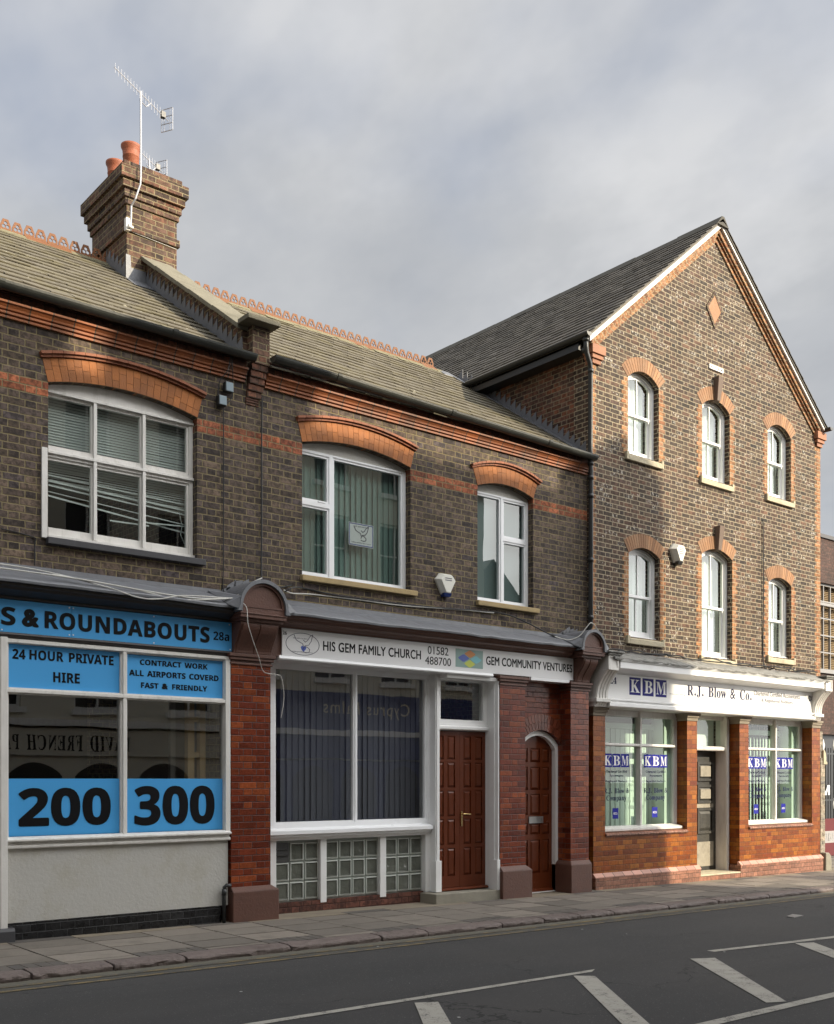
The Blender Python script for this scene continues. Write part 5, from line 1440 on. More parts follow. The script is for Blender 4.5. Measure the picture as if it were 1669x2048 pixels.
# fascia, lead and cornice of the middle shop
mb = MB()
mb.profX([(0.0, 3.405), (-.235, 3.405), (-.25, 3.42), (-.30, 3.43), (-.33, 3.45), (-.33, 3.475), (-.345, 3.48), (-.36, 3.50), (-.38, 3.51), (-.40, 3.54), (0.0, 3.60)], 6.54, 11.47)
mb.box(6.50, 11.56, -0.20, 0.15, 3.06, 3.405)
fasB = mb.build('fascia', 'brown_paint', B, bevel=0.002)
mb = MB()
lead_top(mb, 6.55, 11.48, 8, 3.56, 3.72, -.42)
mb.build('lead_capping', 'lead', fasB)
mb = MB()
mb.profX([(.1, 3.035), (-.235, 3.035), (-.245, 3.05), (-.235, 3.082), (.1, 3.082)], 6.59, 9.98)
mb.box(10.71, 11.5, -0.235, .1, 3.04, 3.082)
mb.build('fascia_trim', 'white_upvc', fasB)

fr = MB()
y = 0.08
holes = [rect(6.75, 7.88, 1.145, 2.965), rect(7.945, 9.045, 1.145, 2.965)]
fr.plate(rect(6.655, 9.12, 1.07, 3.036), [rect(6.725, 7.905, 1.12, 2.99), rect(7.92, 9.07, 1.12, 2.99)], y, y + .07)
for hp in holes:
    (a, z0), (b, _), (_, z1), _ = hp
    fr.plate(rect(a - .027, b + .027, z0 - .027, z1 + .027), [hp], y + .012, y + .06)
fr.profX([(.14, .925), (.06, .925), (.05, .94), (.02, .965), (.02, .99), (-.02, 1.0), (-.02, 1.045), (.07, 1.072), (.14, 1.072)], 6.60, 9.10)
frB = fr.build('shop_window', 'white_upvc', B, bevel=0.003)
mb = MB()
panes(mb, holes, y + .045)
mb.build('pane', 'glass_shop', frB)
mb = MB()
vblind(mb, 6.92, 9.12, 1.04, 3.02, 0.26, 0.088, 9, 12)
mb.build('blind', 'blind_dark', frB)

# glass block panels below the shop window
for a, b in ((6.655, 6.755), (7.39, 7.479), (8.306, 8.403)):
    MB().box(a, b, 0.09, 0.17, .15, .926).build('white_batten', 'white_gloss', B, bevel=0.003)
MB().box(9.035, 9.12, 0.06, 0.19, .17, .926).build('white_batten', 'white_gloss', B, bevel=0.003)
for x0, x1, n, skip in ((6.755, 7.39, 3, True), (7.479, 8.306, 4, False), (8.403, 9.035, 3, False)):
    mb = MB()
    mb.box(x0, x1, 0.16, 0.19, .18, .926)
    pn = mb.build('glass_block_panel', 'block_rim', B)
    wd = (x1 - x0) / n
    hh = (.90 - .195) / 3
    first = None
    for i in range(n):
        for k in range(3):
            if skip and i == 0 and k == 2: continue
            cx_, cz_ = x0 + wd * (i + .5), .195 + hh * (k + .5)
            mb = MB()
            a, c = wd / 2 - .007, hh / 2 - .007
            q = lambda o, yy: [(cx_ - a + o, yy, cz_ - c + o), (cx_ + a - o, yy, cz_ - c + o), (cx_ + a - o, yy, cz_ + c - o), (cx_ - a + o, yy, cz_ + c - o)]
            l0, l1 = q(0, .159), q(.004, .132)
            l2, l3 = q(.018, .128), q(.026, .140)
            mb.add(l0 + l1 + l2, [(j, (j + 1) % 4, 4 + (j + 1) % 4, 4 + j) for j in range(4)] + [(4 + j, 4 + (j + 1) % 4, 8 + (j + 1) % 4, 8 + j) for j in range(4)])
            bl = mb.build('glass_block', 'block_rim', pn)
            mb = MB()
            mb.add(l2 + l3, [(j, (j + 1) % 4, 4 + (j + 1) % 4, 4 + j) for j in range(4)] + [(4, 5, 6, 7)])
            me = mb
            bl.data.materials.append(M['glass_block'])
            k0 = len(bl.data.vertices)
            v = [tuple(p.co) for p in bl.data.vertices] + me.v
            f = [tuple(p.vertices) for p in bl.data.polygons]
            nf = len(f)
            f += [tuple(i_ + k0 for i_ in g) for g in me.f]
            nm = bpy.data.meshes.new('glass_block')
            nm.from_pydata(v, [], f)
            nm.materials.append(M['block_rim'])
            nm.materials.append(M['glass_block'])
            for p in nm.polygons:
                if p.index >= nf: p.material_index = 1
            b2 = bmesh.new()
            b2.from_mesh(nm)
            bmesh.ops.remove_doubles(b2, verts=b2.verts, dist=.0001)
            bmesh.ops.recalc_face_normals(b2, faces=b2.faces)
            for fc in b2.faces:
                if fc.normal.y > 0.5: fc.normal_flip()
            b2.to_mesh(nm)
            b2.free()
            bl.data = nm
mb = MB()
mb.box(6.757, 6.955, .128, .159, .66, .895)
for k in range(2):
    mb.profX([(.128, .74 + .07 * k), (.105, .745 + .07 * k), (.105, .752 + .07 * k), (.128, .758 + .07 * k)], 6.78, 6.945)
mb.build('air_vent', 'steel_dark', B)
mb = MB()
mb.box(6.54, 9.03, 0.10, 0.2, -.03, .182)
mb.build('brick_plinth', 'brick_brown', B)

# main doorway
fr = MB()
fr.box(9.118, 9.195, -0.04, 0.12, .17, 3.034)
fr.box(9.135, 9.178, -0.055, -0.04, .17, 3.0)
fr.box(9.105, 9.205, -.07, 0.02, .17, .58)
fr.box(10.095, 10.122, -0.21, 0.12, .15, 3.034)
fr.box(10.078, 10.095, -0.15, -.06, .15, 3.0)
fr.box(10.07, 10.1225, -.225, -0.13, .15, .56)
fr.plate(rect(9.195, 10.095, 2.40, 3.034), [rect(9.26, 10.03, 2.455, 2.965)], 0.015, 0.10)
fr.profX([(.10, 2.305), (-.01, 2.31), (-.03, 2.325), (-.03, 2.36), (0.0, 2.37), (0.0, 2.40), (.10, 2.40)], 9.195, 10.0945)
fr.profX([(.10, 2.985), (-.19, 2.985), (-.19, 3.034), (.10, 3.034)], 9.195, 10.0945)
frame = fr.build('door_frame', 'white_gloss', B, bevel=0.003)
mb = MB()
panes(mb, [rect(9.26, 10.03, 2.455, 2.965)], .05)
mb.build('fanlight', 'glass_shop', frame)


def raised(mb, x0, x1, z0, z1, y, bev=0.035, d=0.020):
    """raised and fielded panel: a sunk edge, then a bevel rising to a flat field"""
    o = [(x0, y, z0), (x1, y, z0), (x1, y, z1), (x0, y, z1)]
    i = [(x0 + bev, y - d, z0 + bev), (x1 - bev, y - d, z0 + bev), (x1 - bev, y - d, z1 - bev), (x0 + bev, y - d, z1 - bev)]
    mb.add(o + i, [(4, 5, 6, 7)] + [(k, (k + 1) % 4, 4 + (k + 1) % 4, 4 + k) for k in range(4)])


def panel_door(root, name, x0, x1, z0, z1, yf, colsx, rowsz, mat='wood_brown', th=0.045, shape=None):
    holes = [rect(a, b, c, d) for a, b in colsx for c, d in rowsz]
    mb = MB()
    mb.plate(shape or rect(x0, x1, z0, z1), holes, yf, yf + th)
    for a, b in colsx:
        for c, d in rowsz:
            raised(mb, a, b, c, d, yf + .016, min(.035, (b - a) * .22))
    return mb.build(name, mat, root, bevel=0.002)


rows = [(.36, .73), (.78, 1.12), (1.16, 1.50), (1.545, 1.88), (1.92, 2.235)]
yD = .04
panel_door(B, 'door', 9.14, 9.618, .205, 2.303, yD, [(9.20, 9.335), (9.40, 9.535)], rows)
dr = panel_door(B, 'door', 9.622, 10.094, .205, 2.303, yD, [(9.69, 9.825), (9.90, 10.035)], rows)
mb = MB()
mb.box(9.638, 9.664, yD - .012, yD, 1.02, 1.22)
mb.tube([(9.651, yD - .01, 1.185), (9.651, yD - .05, 1.185), (9.67, yD - .055, 1.185), (9.77, yD - .055, 1.18)], .008, 8)
mb.build('door_handle', 'brass', dr, smooth=False)
mb = MB()
mb.profX([(.09, .165), (-.02, .165), (-.03, .18), (.0, .203), (.09, .203)], 9.195, 10.094)
mb.build('threshold', 'wood_brown', B)
mb = MB()
mb.hexa([(8.965, -.235, -.05), (10.25, -.235, -.05), (10.25, .1, -.05), (8.965, .1, -.05)], [(8.975, -.225, .166), (10.245, -.225, .152), (10.245, .1, .152), (8.975, .1, .166)])
mb.build('door_step', 'concrete', B, bevel=0.012)

pilaster(B, 10.125, 10.61, zg(10.3), False, (0.01, 0.075, 0.40, 0.465))
pilaster(B, 11.54, 11.93, zg(11.7), True, (0.055, 0.0, 0.42, 0.475), ci=0.06)

# brick panel with the arched side door
mb = MB()
DW = (10.70, 11.56, -0.05, 2.14, 2.36)
mb.plate(rect(10.60, 11.56, -.02, 3.06), [arch_shape(*DW)], -.02, .17)
mb.build('side_wall', 'brick_glazed', B)
mb = MB()
for k, ro in enumerate((0.0, 0.115)):
    cx_, cz_, Rr, a_ = arc(DW[0], DW[1], DW[3], DW[4])
    x0_, x1_ = cx_ - (Rr + ro) * math.sin(a_), cx_ + (Rr + ro) * math.sin(a_)
    voussoirs(mb, x0_, x1_, cz_ + (Rr + ro) * math.cos(a_), cz_ + Rr + ro, .11, -.028, 0.05, 18 + 2 * k, .006, False)
mb.build('door_arch', 'voussoir_red', B)
mb = MB()
mb.plate(arch_shape(DW[0] - .01, DW[1] - .005, .03, DW[3] - .005, DW[4] - .005), [arch_shape(DW[0] + .065, DW[1] - .075, .02, DW[3] - .06, DW[4] - .075)], .03, .14)
mb.build('side_door_frame', 'white_gloss', B, bevel=0.004)
yS = .10
sd_ = panel_door(B, 'side_door', 10.76, 11.49, .03, 2.3, yS, [(10.82, 10.985), (11.035, 11.235), (11.285, 11.42)],
                 [(.30, .78), (.86, 1.02), (1.14, 1.44), (1.50, 1.83), (1.90, 2.10)], 'wood_brown', .045,
                 arch_shape(10.76, 11.49, .035, 2.075, 2.29))
mb = MB()
mb.plate(rect(11.0, 11.29, 1.02, 1.115), [rect(11.035, 11.255, 1.045, 1.09)], yS - .014, yS - .002)
mb.box(11.03, 11.26, yS - .008, yS + .002, 1.04, 1.095)
mb.build('letterbox', 'steel', sd_)
mb = MB()
mb.profX([(.16, .025), (.07, .03), (.07, .05), (.10, .075), (.16, .075)], 10.74, 11.50)
mb.build('threshold', 'wood_brown', B)


# ------------------------------------------------------------------ house 24: gabled house on the right
C = thing('gabled_house', 'tall brown brick gabled house with six arched sash windows and a white fronted office below', 'house', (15.3, 4.0, zg(15.3)))
WY = -0.08
WINS = [(12.99, 13.75, 6.69, 7.855, 8.02), (14.895, 15.675, 6.66, 7.855, 8.01), (16.825, 17.575, 6.69, 7.83, 8.0),
        (13.01, 13.775, 3.86, 5.15, 5.27), (14.885, 15.75, 3.69, 5.385, 5.515), (16.855, 17.59, 3.84, 5.155, 5.265)]
mb = MB()
mb.plate([(12.154, 3.38), (18.579, 3.38), (18.579, 8.06), (15.255, 10.86), (12.154, 8.1)], [arch_shape(*q) for q in WINS], WY, 0.27)
mb.box(18.3, 18.575, 0.27, 8.0, 0, 8.0)
mb.plate([(12.2, 0), (18.5, 0), (18.5, 8.06), (15.255, 10.8), (12.2, 8.1)], [], 7.75, 8.0)
mb.box(12.4, 18.3, 0.28, 0.34, 2.72, 3.4)
mb.build('wall', 'brick_gable', C)
mb = MB()
mb.plateX([(0.012, 2.7), (0.012, 8.12), (8.0, 8.12), (8.0, 0), (0.3, 0), (.3, 2.7)], [], 12.165, 12.4)
mb.build('side_wall', 'brick_side', C)
mb = MB()
mb.box(12.4, 18.3, 0.34, 7.75, 3.42, 3.5)
mb.box(12.4, 18.3, 0.34, 7.75, 5.75, 5.85)
mb.box(12.4, 18.3, 3.5, 3.6, 0.0, 8.0)
mb.box(12.17, 18.5, 0.34, 7.75, -.08, 0.02)
mb.build('interior', 'room', C)

ang = math.atan2(10.98 - 8.17, 15.255 - 11.90)
SLn = math.hypot(10.98 - 8.17, 15.255 - 11.90)
fl = lambda a, s, n: (11.90 + s * math.cos(ang) - n * math.sin(ang), a, 8.17 + s * math.sin(ang) + n * math.cos(ang))
frr = lambda a, s, n: (18.61 - s * math.cos(ang) + n * math.sin(ang), a, 8.17 + s * math.sin(ang) + n * math.cos(ang))
mb = MB()
slates(mb, fl, -0.24, 8.1, SLn, 0.19, 0.26, 13, 0.006)
for f_ in (fl, frr):
    mb.hexa([f_(-.22, 0, -.03), f_(8.1, 0, -.03), f_(8.1, SLn, -.03), f_(-.22, SLn, -.03)], [f_(-.22, 0, 0), f_(8.1, 0, 0), f_(8.1, SLn, 0), f_(-.22, SLn, 0)])
slates(mb, frr, -0.24, 8.1, SLn, 0.19, 0.26, 14, 0.006)
roofC = mb.build('roof', 'slate_grey', C)
mb = MB()
rnd = random.Random(2)
y = -.25
while y < 8.0:
    j = rnd.uniform(-.006, .006)
    mb.hexa([(15.255 - .13, y + .004, 10.885 + j), (15.255, y + .004, 10.985 + j), (15.255 + .13, y + .004, 10.885 + j), (15.255, y + .004, 10.93 + j)],
            [(15.255 - .13, y + .45, 10.885 + j), (15.255, y + .45, 10.985 + j), (15.255 + .13, y + .45, 10.885 + j), (15.255, y + .45, 10.93 + j)])
    mb.profY([(15.255 - .16, 10.865 + j), (15.255 - .03, 11.02 + j), (15.255 + .03, 11.02 + j), (15.255 + .16, 10.865 + j)], y + .004, y + .45)
    y += .455
mb.build('ridge_capping', 'cement_dark', roofC)


def slope_strip(mb, d0, d1, y0, y1, xa=11.97, left=True, top_x=15.255):
    """band that follows the gable slope, d measured straight down from the roof underside"""
    k = math.tan(ang)
    zl = lambda x: 8.13 + (x - 11.90) * k
    pts = [(xa, zl(xa) - d0), (top_x, zl(top_x) - d0), (top_x, zl(top_x) - d1), (xa, zl(xa) - d1)]
    if not left: pts = [(2 * 15.255 - x, z) for x, z in pts]
    mb.profY(pts, y0, y1)


mb = MB()
for lf in (True, False):
    slope_strip(mb, 0.0, 0.085 if lf else .055, -.205, WY - .002, 11.98, lf)
mb.build('bargeboard', 'white_wood', C)
mb = MB()
for lf in (True, False):
    slope_strip(mb, 0.087 if lf else .057, 0.155, -.165, WY - .002, 12.06, lf)
    slope_strip(mb, 0.155, 0.20, -.135, WY - .002, 12.10, lf)
    slope_strip(mb, 0.20, 0.285, -.105, WY - .002, 12.14, lf)
mb.build('verge_brick', 'brick_quoin', C)
for sg, xo in ((1, 12.154), (-1, 18.579)):
    mb = MB()
    for z0, z1, o in ((7.86, 7.93, .04), (7.93, 7.995, .09), (7.995, 8.13, .14)):
        a, b = sorted((xo - sg * o * .55, xo + sg * (.14 + o * .6)))
        mb.box(a, b, WY - .02 - o * .5, 0.03, z0, z1 - .004)
    mb.build('kneeler', 'kneeler_brick', C, bevel=0.004)
for side in (0, 1):
    mb = MB()
    z = 2.75
    i = 0
    while z < 7.84:
        o = .15 if i % 2 else .10
        if side: mb.box(18.579 - o * 1.3, 18.583, WY - .005, WY + .05, z, z + .0685)
        else: mb.box(12.150, 12.154 + o * .6, WY - .005, WY + .05, z, z + .0685)
        z += .069
        i += 1
    mb.build('quoin', 'brick_quoin', C)

for wi, W in enumerate(WINS):
    x0, x1, z0, zs, zc = W
    out = arch_shape(x0 - .03, x1 + .03, z0 - .02, zs - .01, zc + .012)
    fr = MB()
    zm = z0 + (zc - z0) * (0.50 if wi < 3 else 0.47)
    xm = (x0 + x1) / 2 + .0
    yb = WY + .10

    def arch_pane(a, b, lo, drop):
        top = [(b - (b - a) * i / 8, ztop(b - (b - a) * i / 8, x0, x1, zs, zc) - drop) for i in range(9)]
        return [(a, lo), (b, lo)] + top
    box_i = [(x0 + .035, z0 + .03), (x1 - .055, z0 + .03)] + [(x1 - .055 - (x1 - x0 - .09) * i / 10, ztop(x1 - .055 - (x1 - x0 - .09) * i / 10, x0, x1, zs, zc) - .045) for i in range(11)]
    fr.plate(out, [box_i], yb, yb + .10)
    L, Rr_ = x0 + .035, x1 - .055
    xm = (L + Rr_) / 2
    upp = [arch_pane(L + .045, xm - .011, zm + .025, .09), arch_pane(xm + .011, Rr_ - .045, zm + .025, .09)]
    lop = [rect(L + .045, xm - .011, z0 + .125, zm - .02), rect(xm + .011, Rr_ - .045, z0 + .125, zm - .02)]
    up_out = [(L - .005, zm - .02), (Rr_ + .005, zm - .02)] + [(Rr_ + .005 - (Rr_ - L + .01) * i / 10, ztop(Rr_ - (Rr_ - L) * i / 10, x0, x1, zs, zc) - .04) for i in range(11)]
    fr.plate(up_out, upp, yb + .025, yb + .055)
    fr.plate(rect(L - .005, Rr_ + .005, z0 + .035, zm + .012), lop, yb + .06, yb + .09)
    fr.profX([(yb + .02, zm - .02), (yb + .02, zm + .016), (yb + .026, zm + .022), (yb + .026, zm - .02)], L, Rr_)
    fr.box(Rr_ - .06, Rr_ - .035, yb + .02, yb + .028, zm - .055, zm - .02)
    fr.box(x0 - .01, x1 + .01, yb - .03, yb + .09, z0 - .005, z0 + .032)
    wn = fr.build('window', 'white_gloss', C, bevel=0.003)
    mb = MB()
    panes(mb, upp, yb + .04)
    panes(mb, lop, yb + .075)
    mb.build('pane', 'glass', wn)
    mb = MB()
    # net curtain in soft vertical folds, drawn back a little at the right
    n_ = 36
    pts_ = [(x0 - .06 + (x1 - x0 + .02) * i / n_, yb + .17 + .016 * math.sin(i * 1.25 + wi) + .01 * math.sin(i * .45)) for i in range(n_ + 1)]
    mb.add([(x, y, z0 - .05) for x, y in pts_] + [(x, y, zc + .06) for x, y in pts_], [(i, i + 1, n_ + 2 + i, n_ + 1 + i) for i in range(n_)])
    mb.build('blind', 'net', wn)
    mb = MB()
    pts = [(WY - .05, z0 - .115), (WY - .05, z0 - .04), (WY - .04, z0 - .03), (yb + .0, z0 + .008), (yb, z0 - .115)]
    mb.profX(pts, x0 - .02, x1 + .03)
    mb.box(x0 - .075, x0 - .018, WY - .05, WY + .03, z0 - .113, z0 + .012)
    mb.box(x1 + .028, x1 + .075, WY - .05, WY + .03, z0 - .113, z0 + .012)
    mb.build('sill', 'pale_stone', wn, bevel=0.006)
    mb = MB()
    mid = wi % 3 == 1
    voussoirs(mb, x0 - .002, x1 + .002, zs, zc, 0.215, WY - .006, WY + .15, 17, 0.006, False, skip=(lambda i: i == 8) if mid else None)
    ar = mb.build('arch', 'voussoir_pale', wn)
    cx_, cz_, RR, aa = arc(x0, x1, zs, zc)
    for side in (0, 1):
        mb = MB()
        z = zs - .003
        i = 0
        while z > z0 - .03:
            o = .15 if i % 2 else .105
            zb_ = max(z - .0685, z0 - .03)
            if side: mb.box(x1 + .0005, x1 + o, WY - .004, WY + .09, zb_, z)
            else: mb.box(x0 - o, x0 - .0005, WY - .004, WY + .09, zb_, z)
            z -= .069
            i += 1
        mb.build('surround', 'brick_quoin', wn)
    if mid:
        mb = MB()
        zk0, zk1 = zc - .02, zc + .38
        mb.hexa([(cx_ - .045, WY - .06, zk0), (cx_ + .045, WY - .06, zk0), (cx_ + .045, WY + .1, zk0), (cx_ - .045, WY + .1, zk0)],
                [(cx_ - .07, WY - .11, zk1), (cx_ + .07, WY - .11, zk1), (cx_ + .07, WY + .1, zk1), (cx_ - .07, WY + .1, zk1)])
        mb.build('keystone', 'keystone', ar, bevel=0.006)

mb = MB()
dc = (15.235, 9.52)
D0 = [(dc[0] - .235, dc[1]), (dc[0], dc[1] - .32), (dc[0] + .235, dc[1]), (dc[0], dc[1] + .32)]
D1 = [(dc[0] + (x - dc[0]) * .76, dc[1] + (z - dc[1]) * .76) for x, z in D0]
mb.plate(D0, [D1], WY - .016, WY - .002)
dm = mb.build('diamond_panel', 'brick_chimney', C)
mb = MB()
mb.plate(D1, [], WY - .012, WY - .002)
mb.build('panel_tile', 'voussoir_pale', dm)
# left eaves gutter, fascia and flashing
mb = MB()
n = 10
r = .06
prof = [(11.895 + r * math.cos(math.pi + math.pi * i / n), 8.205 + r * math.sin(math.pi + math.pi * i / n)) for i in range(n + 1)]
mb.profY(prof, -.27, 8.0)
mb.profY([(11.93, 8.03), (12.16, 8.03), (12.16, 8.12), (11.93, 8.12)], -.02, 8.0)
mb.build('gutter', 'iron', C)
mb = MB()
mb.profY([(2 * 15.255 - x, z) for x, z in prof], -.30, 8.0)
mb.build('gutter', 'iron', C)
mb = MB()
mb.plateX(saw_flashing(roofz, 0.03, 2.9, 0.07, 0.22, 0.115), [], 12.152, 12.160)
mb.profX([(-.16, roofz(-.16) + .02), (-.16, roofz(-.16) + .035), (2.9, roofz(2.9) + .035), (2.9, roofz(2.9) + .02)], 12.03, 12.152)
mb.build('flashing', 'lead', C)
mb = MB()
mb.tube([(11.90, -.19, 8.15), (11.905, -.19, 8.02), (11.925, -.185, 7.93), (12.02, -.165, 7.80), (12.045, -.155, 7.72), (12.045, -.15, 6.50), (12.05, -.15, 6.36), (12.06, -.15, 6.2), (12.06, -.145, 3.92), (12.03, -.10, 3.84)], .036, 12)
for z in (7.97, 7.70, 6.33, 6.12, 5.85, 4.9, 4.05): mb.tube([(12.05 if z < 7.8 else 11.92, -.153, z - .03), (12.05 if z < 7.8 else 11.92, -.153, z + .03)], .045, 12)
mb.tube([(11.90, -.19, 8.13), (11.90, -.19, 8.09)], .05, 12)
mb.tube([(12.02, -.05, 3.0), (12.02, -.05, 0.0)], .034, 12)
for z in (.35, 1.6, 2.4): mb.tube([(12.02, -.05, z - .03), (12.02, -.05, z + .03)], .043, 12)
mb.build('downpipe', 'iron', C, smooth=True)

# office shopfront
SY = -0.12
for a, b in ((12.145, 12.413), (14.436, 14.705), (15.91, 16.18), (18.23, 18.51)):
    MB().box(a, b, SY, 0.27, 0.19, 2.605).build('pilaster', 'brick_orange', C)
MB().box(12.413, 14.436, SY + .001, 0.2, 0.19, 0.785).build('stall_riser', 'brick_orange', C)
MB().box(16.18, 18.23, SY + .001, 0.2, 0.19, 0.785).build('stall_riser', 'brick_orange', C)
mb = MB()
for a, b in ((12.14, 14.74), (15.875, 18.54)):
    mb.box(a, b, SY - .05, 0.2, -.1, 0.183)
mb.box(14.74, 15.875, SY - .045, .27, -.1, .055)
pl = mb.build('plinth', 'brick_plinth', C, bevel=0.004)
for a, b in ((12.14, 14.74), (15.875, 18.54)):
    mb = MB()
    mb.profX([(SY - .056, .176), (SY - .056, .19), (SY - .001, .245), (SY + .02, .245), (SY + .02, .176)], a - .004, b + .004)
    mb.build('offset_tile', 'pink_tile', pl)
for a, b in ((12.145, 12.413), (14.436, 14.705), (15.91, 16.18), (18.23, 18.51)):
    mb = MB()
    mb.box(a - .012, b + .012, SY - .012, 0.26, 2.605, 2.66)
    mb.box(a - .028, b + .028, SY - .03, 0.26, 2.66, 2.70)
    mb.box(a - .045, b + .045, SY - .045, 0.26, 2.70, 2.735)
    mb.build('capital', 'buff_stone', C, bevel=0.005)
for a, b in ((12.414, 14.435), (16.181, 18.229)):
    mb = MB()
    x = a
    while x < b - .02:
        e = min(x + .075, b)
        mb.profX([(.06, .785), (SY - .02, .785), (SY - .03, .80), (SY - .025, .825), (SY, .84), (.06, .85)], x + .003, e - .003)
        x += .075
    mb.build('bullnose_sill', 'brick_plinth', C)
GY = 0.10
for a, b, seed in ((12.413, 14.436, 3), (16.18, 18.23, 5)):
    fr = MB()
    xm = 13.465 if seed == 3 else 17.30
    hl = [rect(a + .05, xm - .028, .93, 2.165), rect(xm + .028, b - .09, .93, 2.165), rect(a + .05, xm - .028, 2.215, 2.63), rect(xm + .028, b - .09, 2.215, 2.63)]
    fr.plate(rect(a, b, .86, 2.74), hl, GY - .02, GY + .05)
    fr.profX([(GY - .055, 2.17), (GY - .06, 2.185), (GY - .055, 2.21), (GY - .02, 2.21), (GY - .02, 2.17)], a + .05, b - .09)
    fr.box(xm - .022, xm + .022, GY - .06, GY - .02, .93, 2.72)
    fr.profX([(GY, .85), (-.04, .85), (-.05, .86), (-.05, .895), (GY - .02, .925), (GY, .925)], a + .002, b - .015)
    w_ = fr.build('shop_window', 'white_wood', C, bevel=0.004)
    mb = MB()
    panes(mb, hl, GY + .02)
    mb.build('pane', 'glass_green', w_)
    mb = MB()
    if seed == 3: vblind(mb, a + .02, b, .86, 2.5, GY + .30, 0.12, 3, seed, 0.0)
    else: vblind(mb, a + .02, b, .86, 2.42, GY + .30, 0.10, 20, seed, 0.22)
    mb.box(a, b, GY + .26, GY + .34, 2.46, 2.55)
    mb.build('blind', 'blind_pale', w_)
    mb = MB()
    mb.box(b - .24, b - .015, GY + .052, GY + .31, .87, 2.7)
    mb.build('window_reveal', 'blind_pale', w_)
# office doorway
fr = MB()
fr.box(14.71, 14.80, 0.12, 0.30, .06, 2.74)
fr.box(15.82, 15.905, 0.08, 0.30, .06, 2.74)
fr.box(15.80, 15.86, 0.06, 0.10, .06, 2.70)
fr.box(14.71, 15.905, 0.14, 0.30, 2.665, 2.74)
fr.profX([(.30, 2.14), (.10, 2.14), (.09, 2.16), (.09, 2.20), (.13, 2.215), (.30, 2.215)], 14.80, 15.82)
dfr = fr.build('door_frame', 'white_wood', C, bevel=0.004)
mb = MB()
panes(mb, [rect(14.80, 15.82, 2.215, 2.665)], .2)
mb.build('fanlight', 'glass_green', dfr)
mb = MB()
mb.box(14.80, 15.82, .34, .36, 2.2, 2.7)
mb.build('fanlight_screen', 'net', dfr)
# left leaf stands open at an angle, right leaf shut further in
lf = panel_door(C, 'door', 0, .50, .07, 2.13, 0, [(.09, .41)], [(.20, .52), (.66, .80), (.92, 1.42), (1.52, 2.0)], 'door_black', .045)
lf.matrix_parent_inverse = Matrix.Translation(-ROOT[C.name])
lf.matrix_basis = Matrix.Translation((14.82, .16, 0)) @ Matrix.Rotation(R(28), 4, 'Z')
rf = panel_door(C, 'door', 15.19, 15.815, .07, 2.13, .30, [], [], 'door_black', .045)
mb = MB()
for c, d in ((.72, 1.16), (1.24, 1.56), (1.62, 1.95)):
    mb.plate(rect(15.28, 15.73, c, d), [rect(15.32, 15.69, c + .045, d - .045)], .275, .30)
    raised(mb, 15.325, 15.685, c + .05, d - .05, .299, .05, .016)
mb.build('door_panel', 'door_black', rf)
for q in ((15.27, 15.74, .289, .2995, .16, .58), (15.27, 15.74, .289, .2995, 1.165, 1.235), (15.36, 15.65, .278, .286, 1.32, 1.48), (15.36, 15.65, .278, .286, 1.70, 1.88)):
    MB().box(*q).build('worn_patch', 'door_worn', rf)
mb = MB()
mb.hexa([(14.71, SY - .05, .056), (15.90, SY - .05, .056), (15.90, .35, .056), (14.71, .35, .056)], [(14.71, SY - .045, .085), (15.90, SY - .04, .078), (15.90, .35, .09), (14.71, .35, .09)])
mb.build('door_step', 'pale_stone', C, bevel=0.006)

# office fascia
mb = MB()
mb.profX([(.2, 3.245), (-.225, 3.245), (-.24, 3.252), (-.30, 3.262), (-.36, 3.275), (-.40, 3.285), (-.44, 3.30), (-.46, 3.30), (-.46, 3.395), (-.475, 3.40), (-.475, 3.415), (-.49, 3.42), (-.49, 3.44), (0.0, 3.50), (.2, 3.5)], 12.36, 18.06)
mb.box(12.36, 18.12, -.195, .2, 2.73, 3.245)
mb.profX([(.0, 2.735), (-.25, 2.735), (-.265, 2.75), (-.265, 2.80), (-.235, 2.81), (-.235, 2.83), (-.255, 2.838), (-.255, 2.86), (-.21, 2.872), (0, 2.872)], 12.35, 18.10)
fasC = mb.build('fascia', 'white_gloss', C, bevel=0.003)
mb = MB()
lead_top(mb, 12.2, 18.2, 15, 3.45, 3.62, -.485, 60)
mb.build('lead_capping', 'lead_rough', fasC)
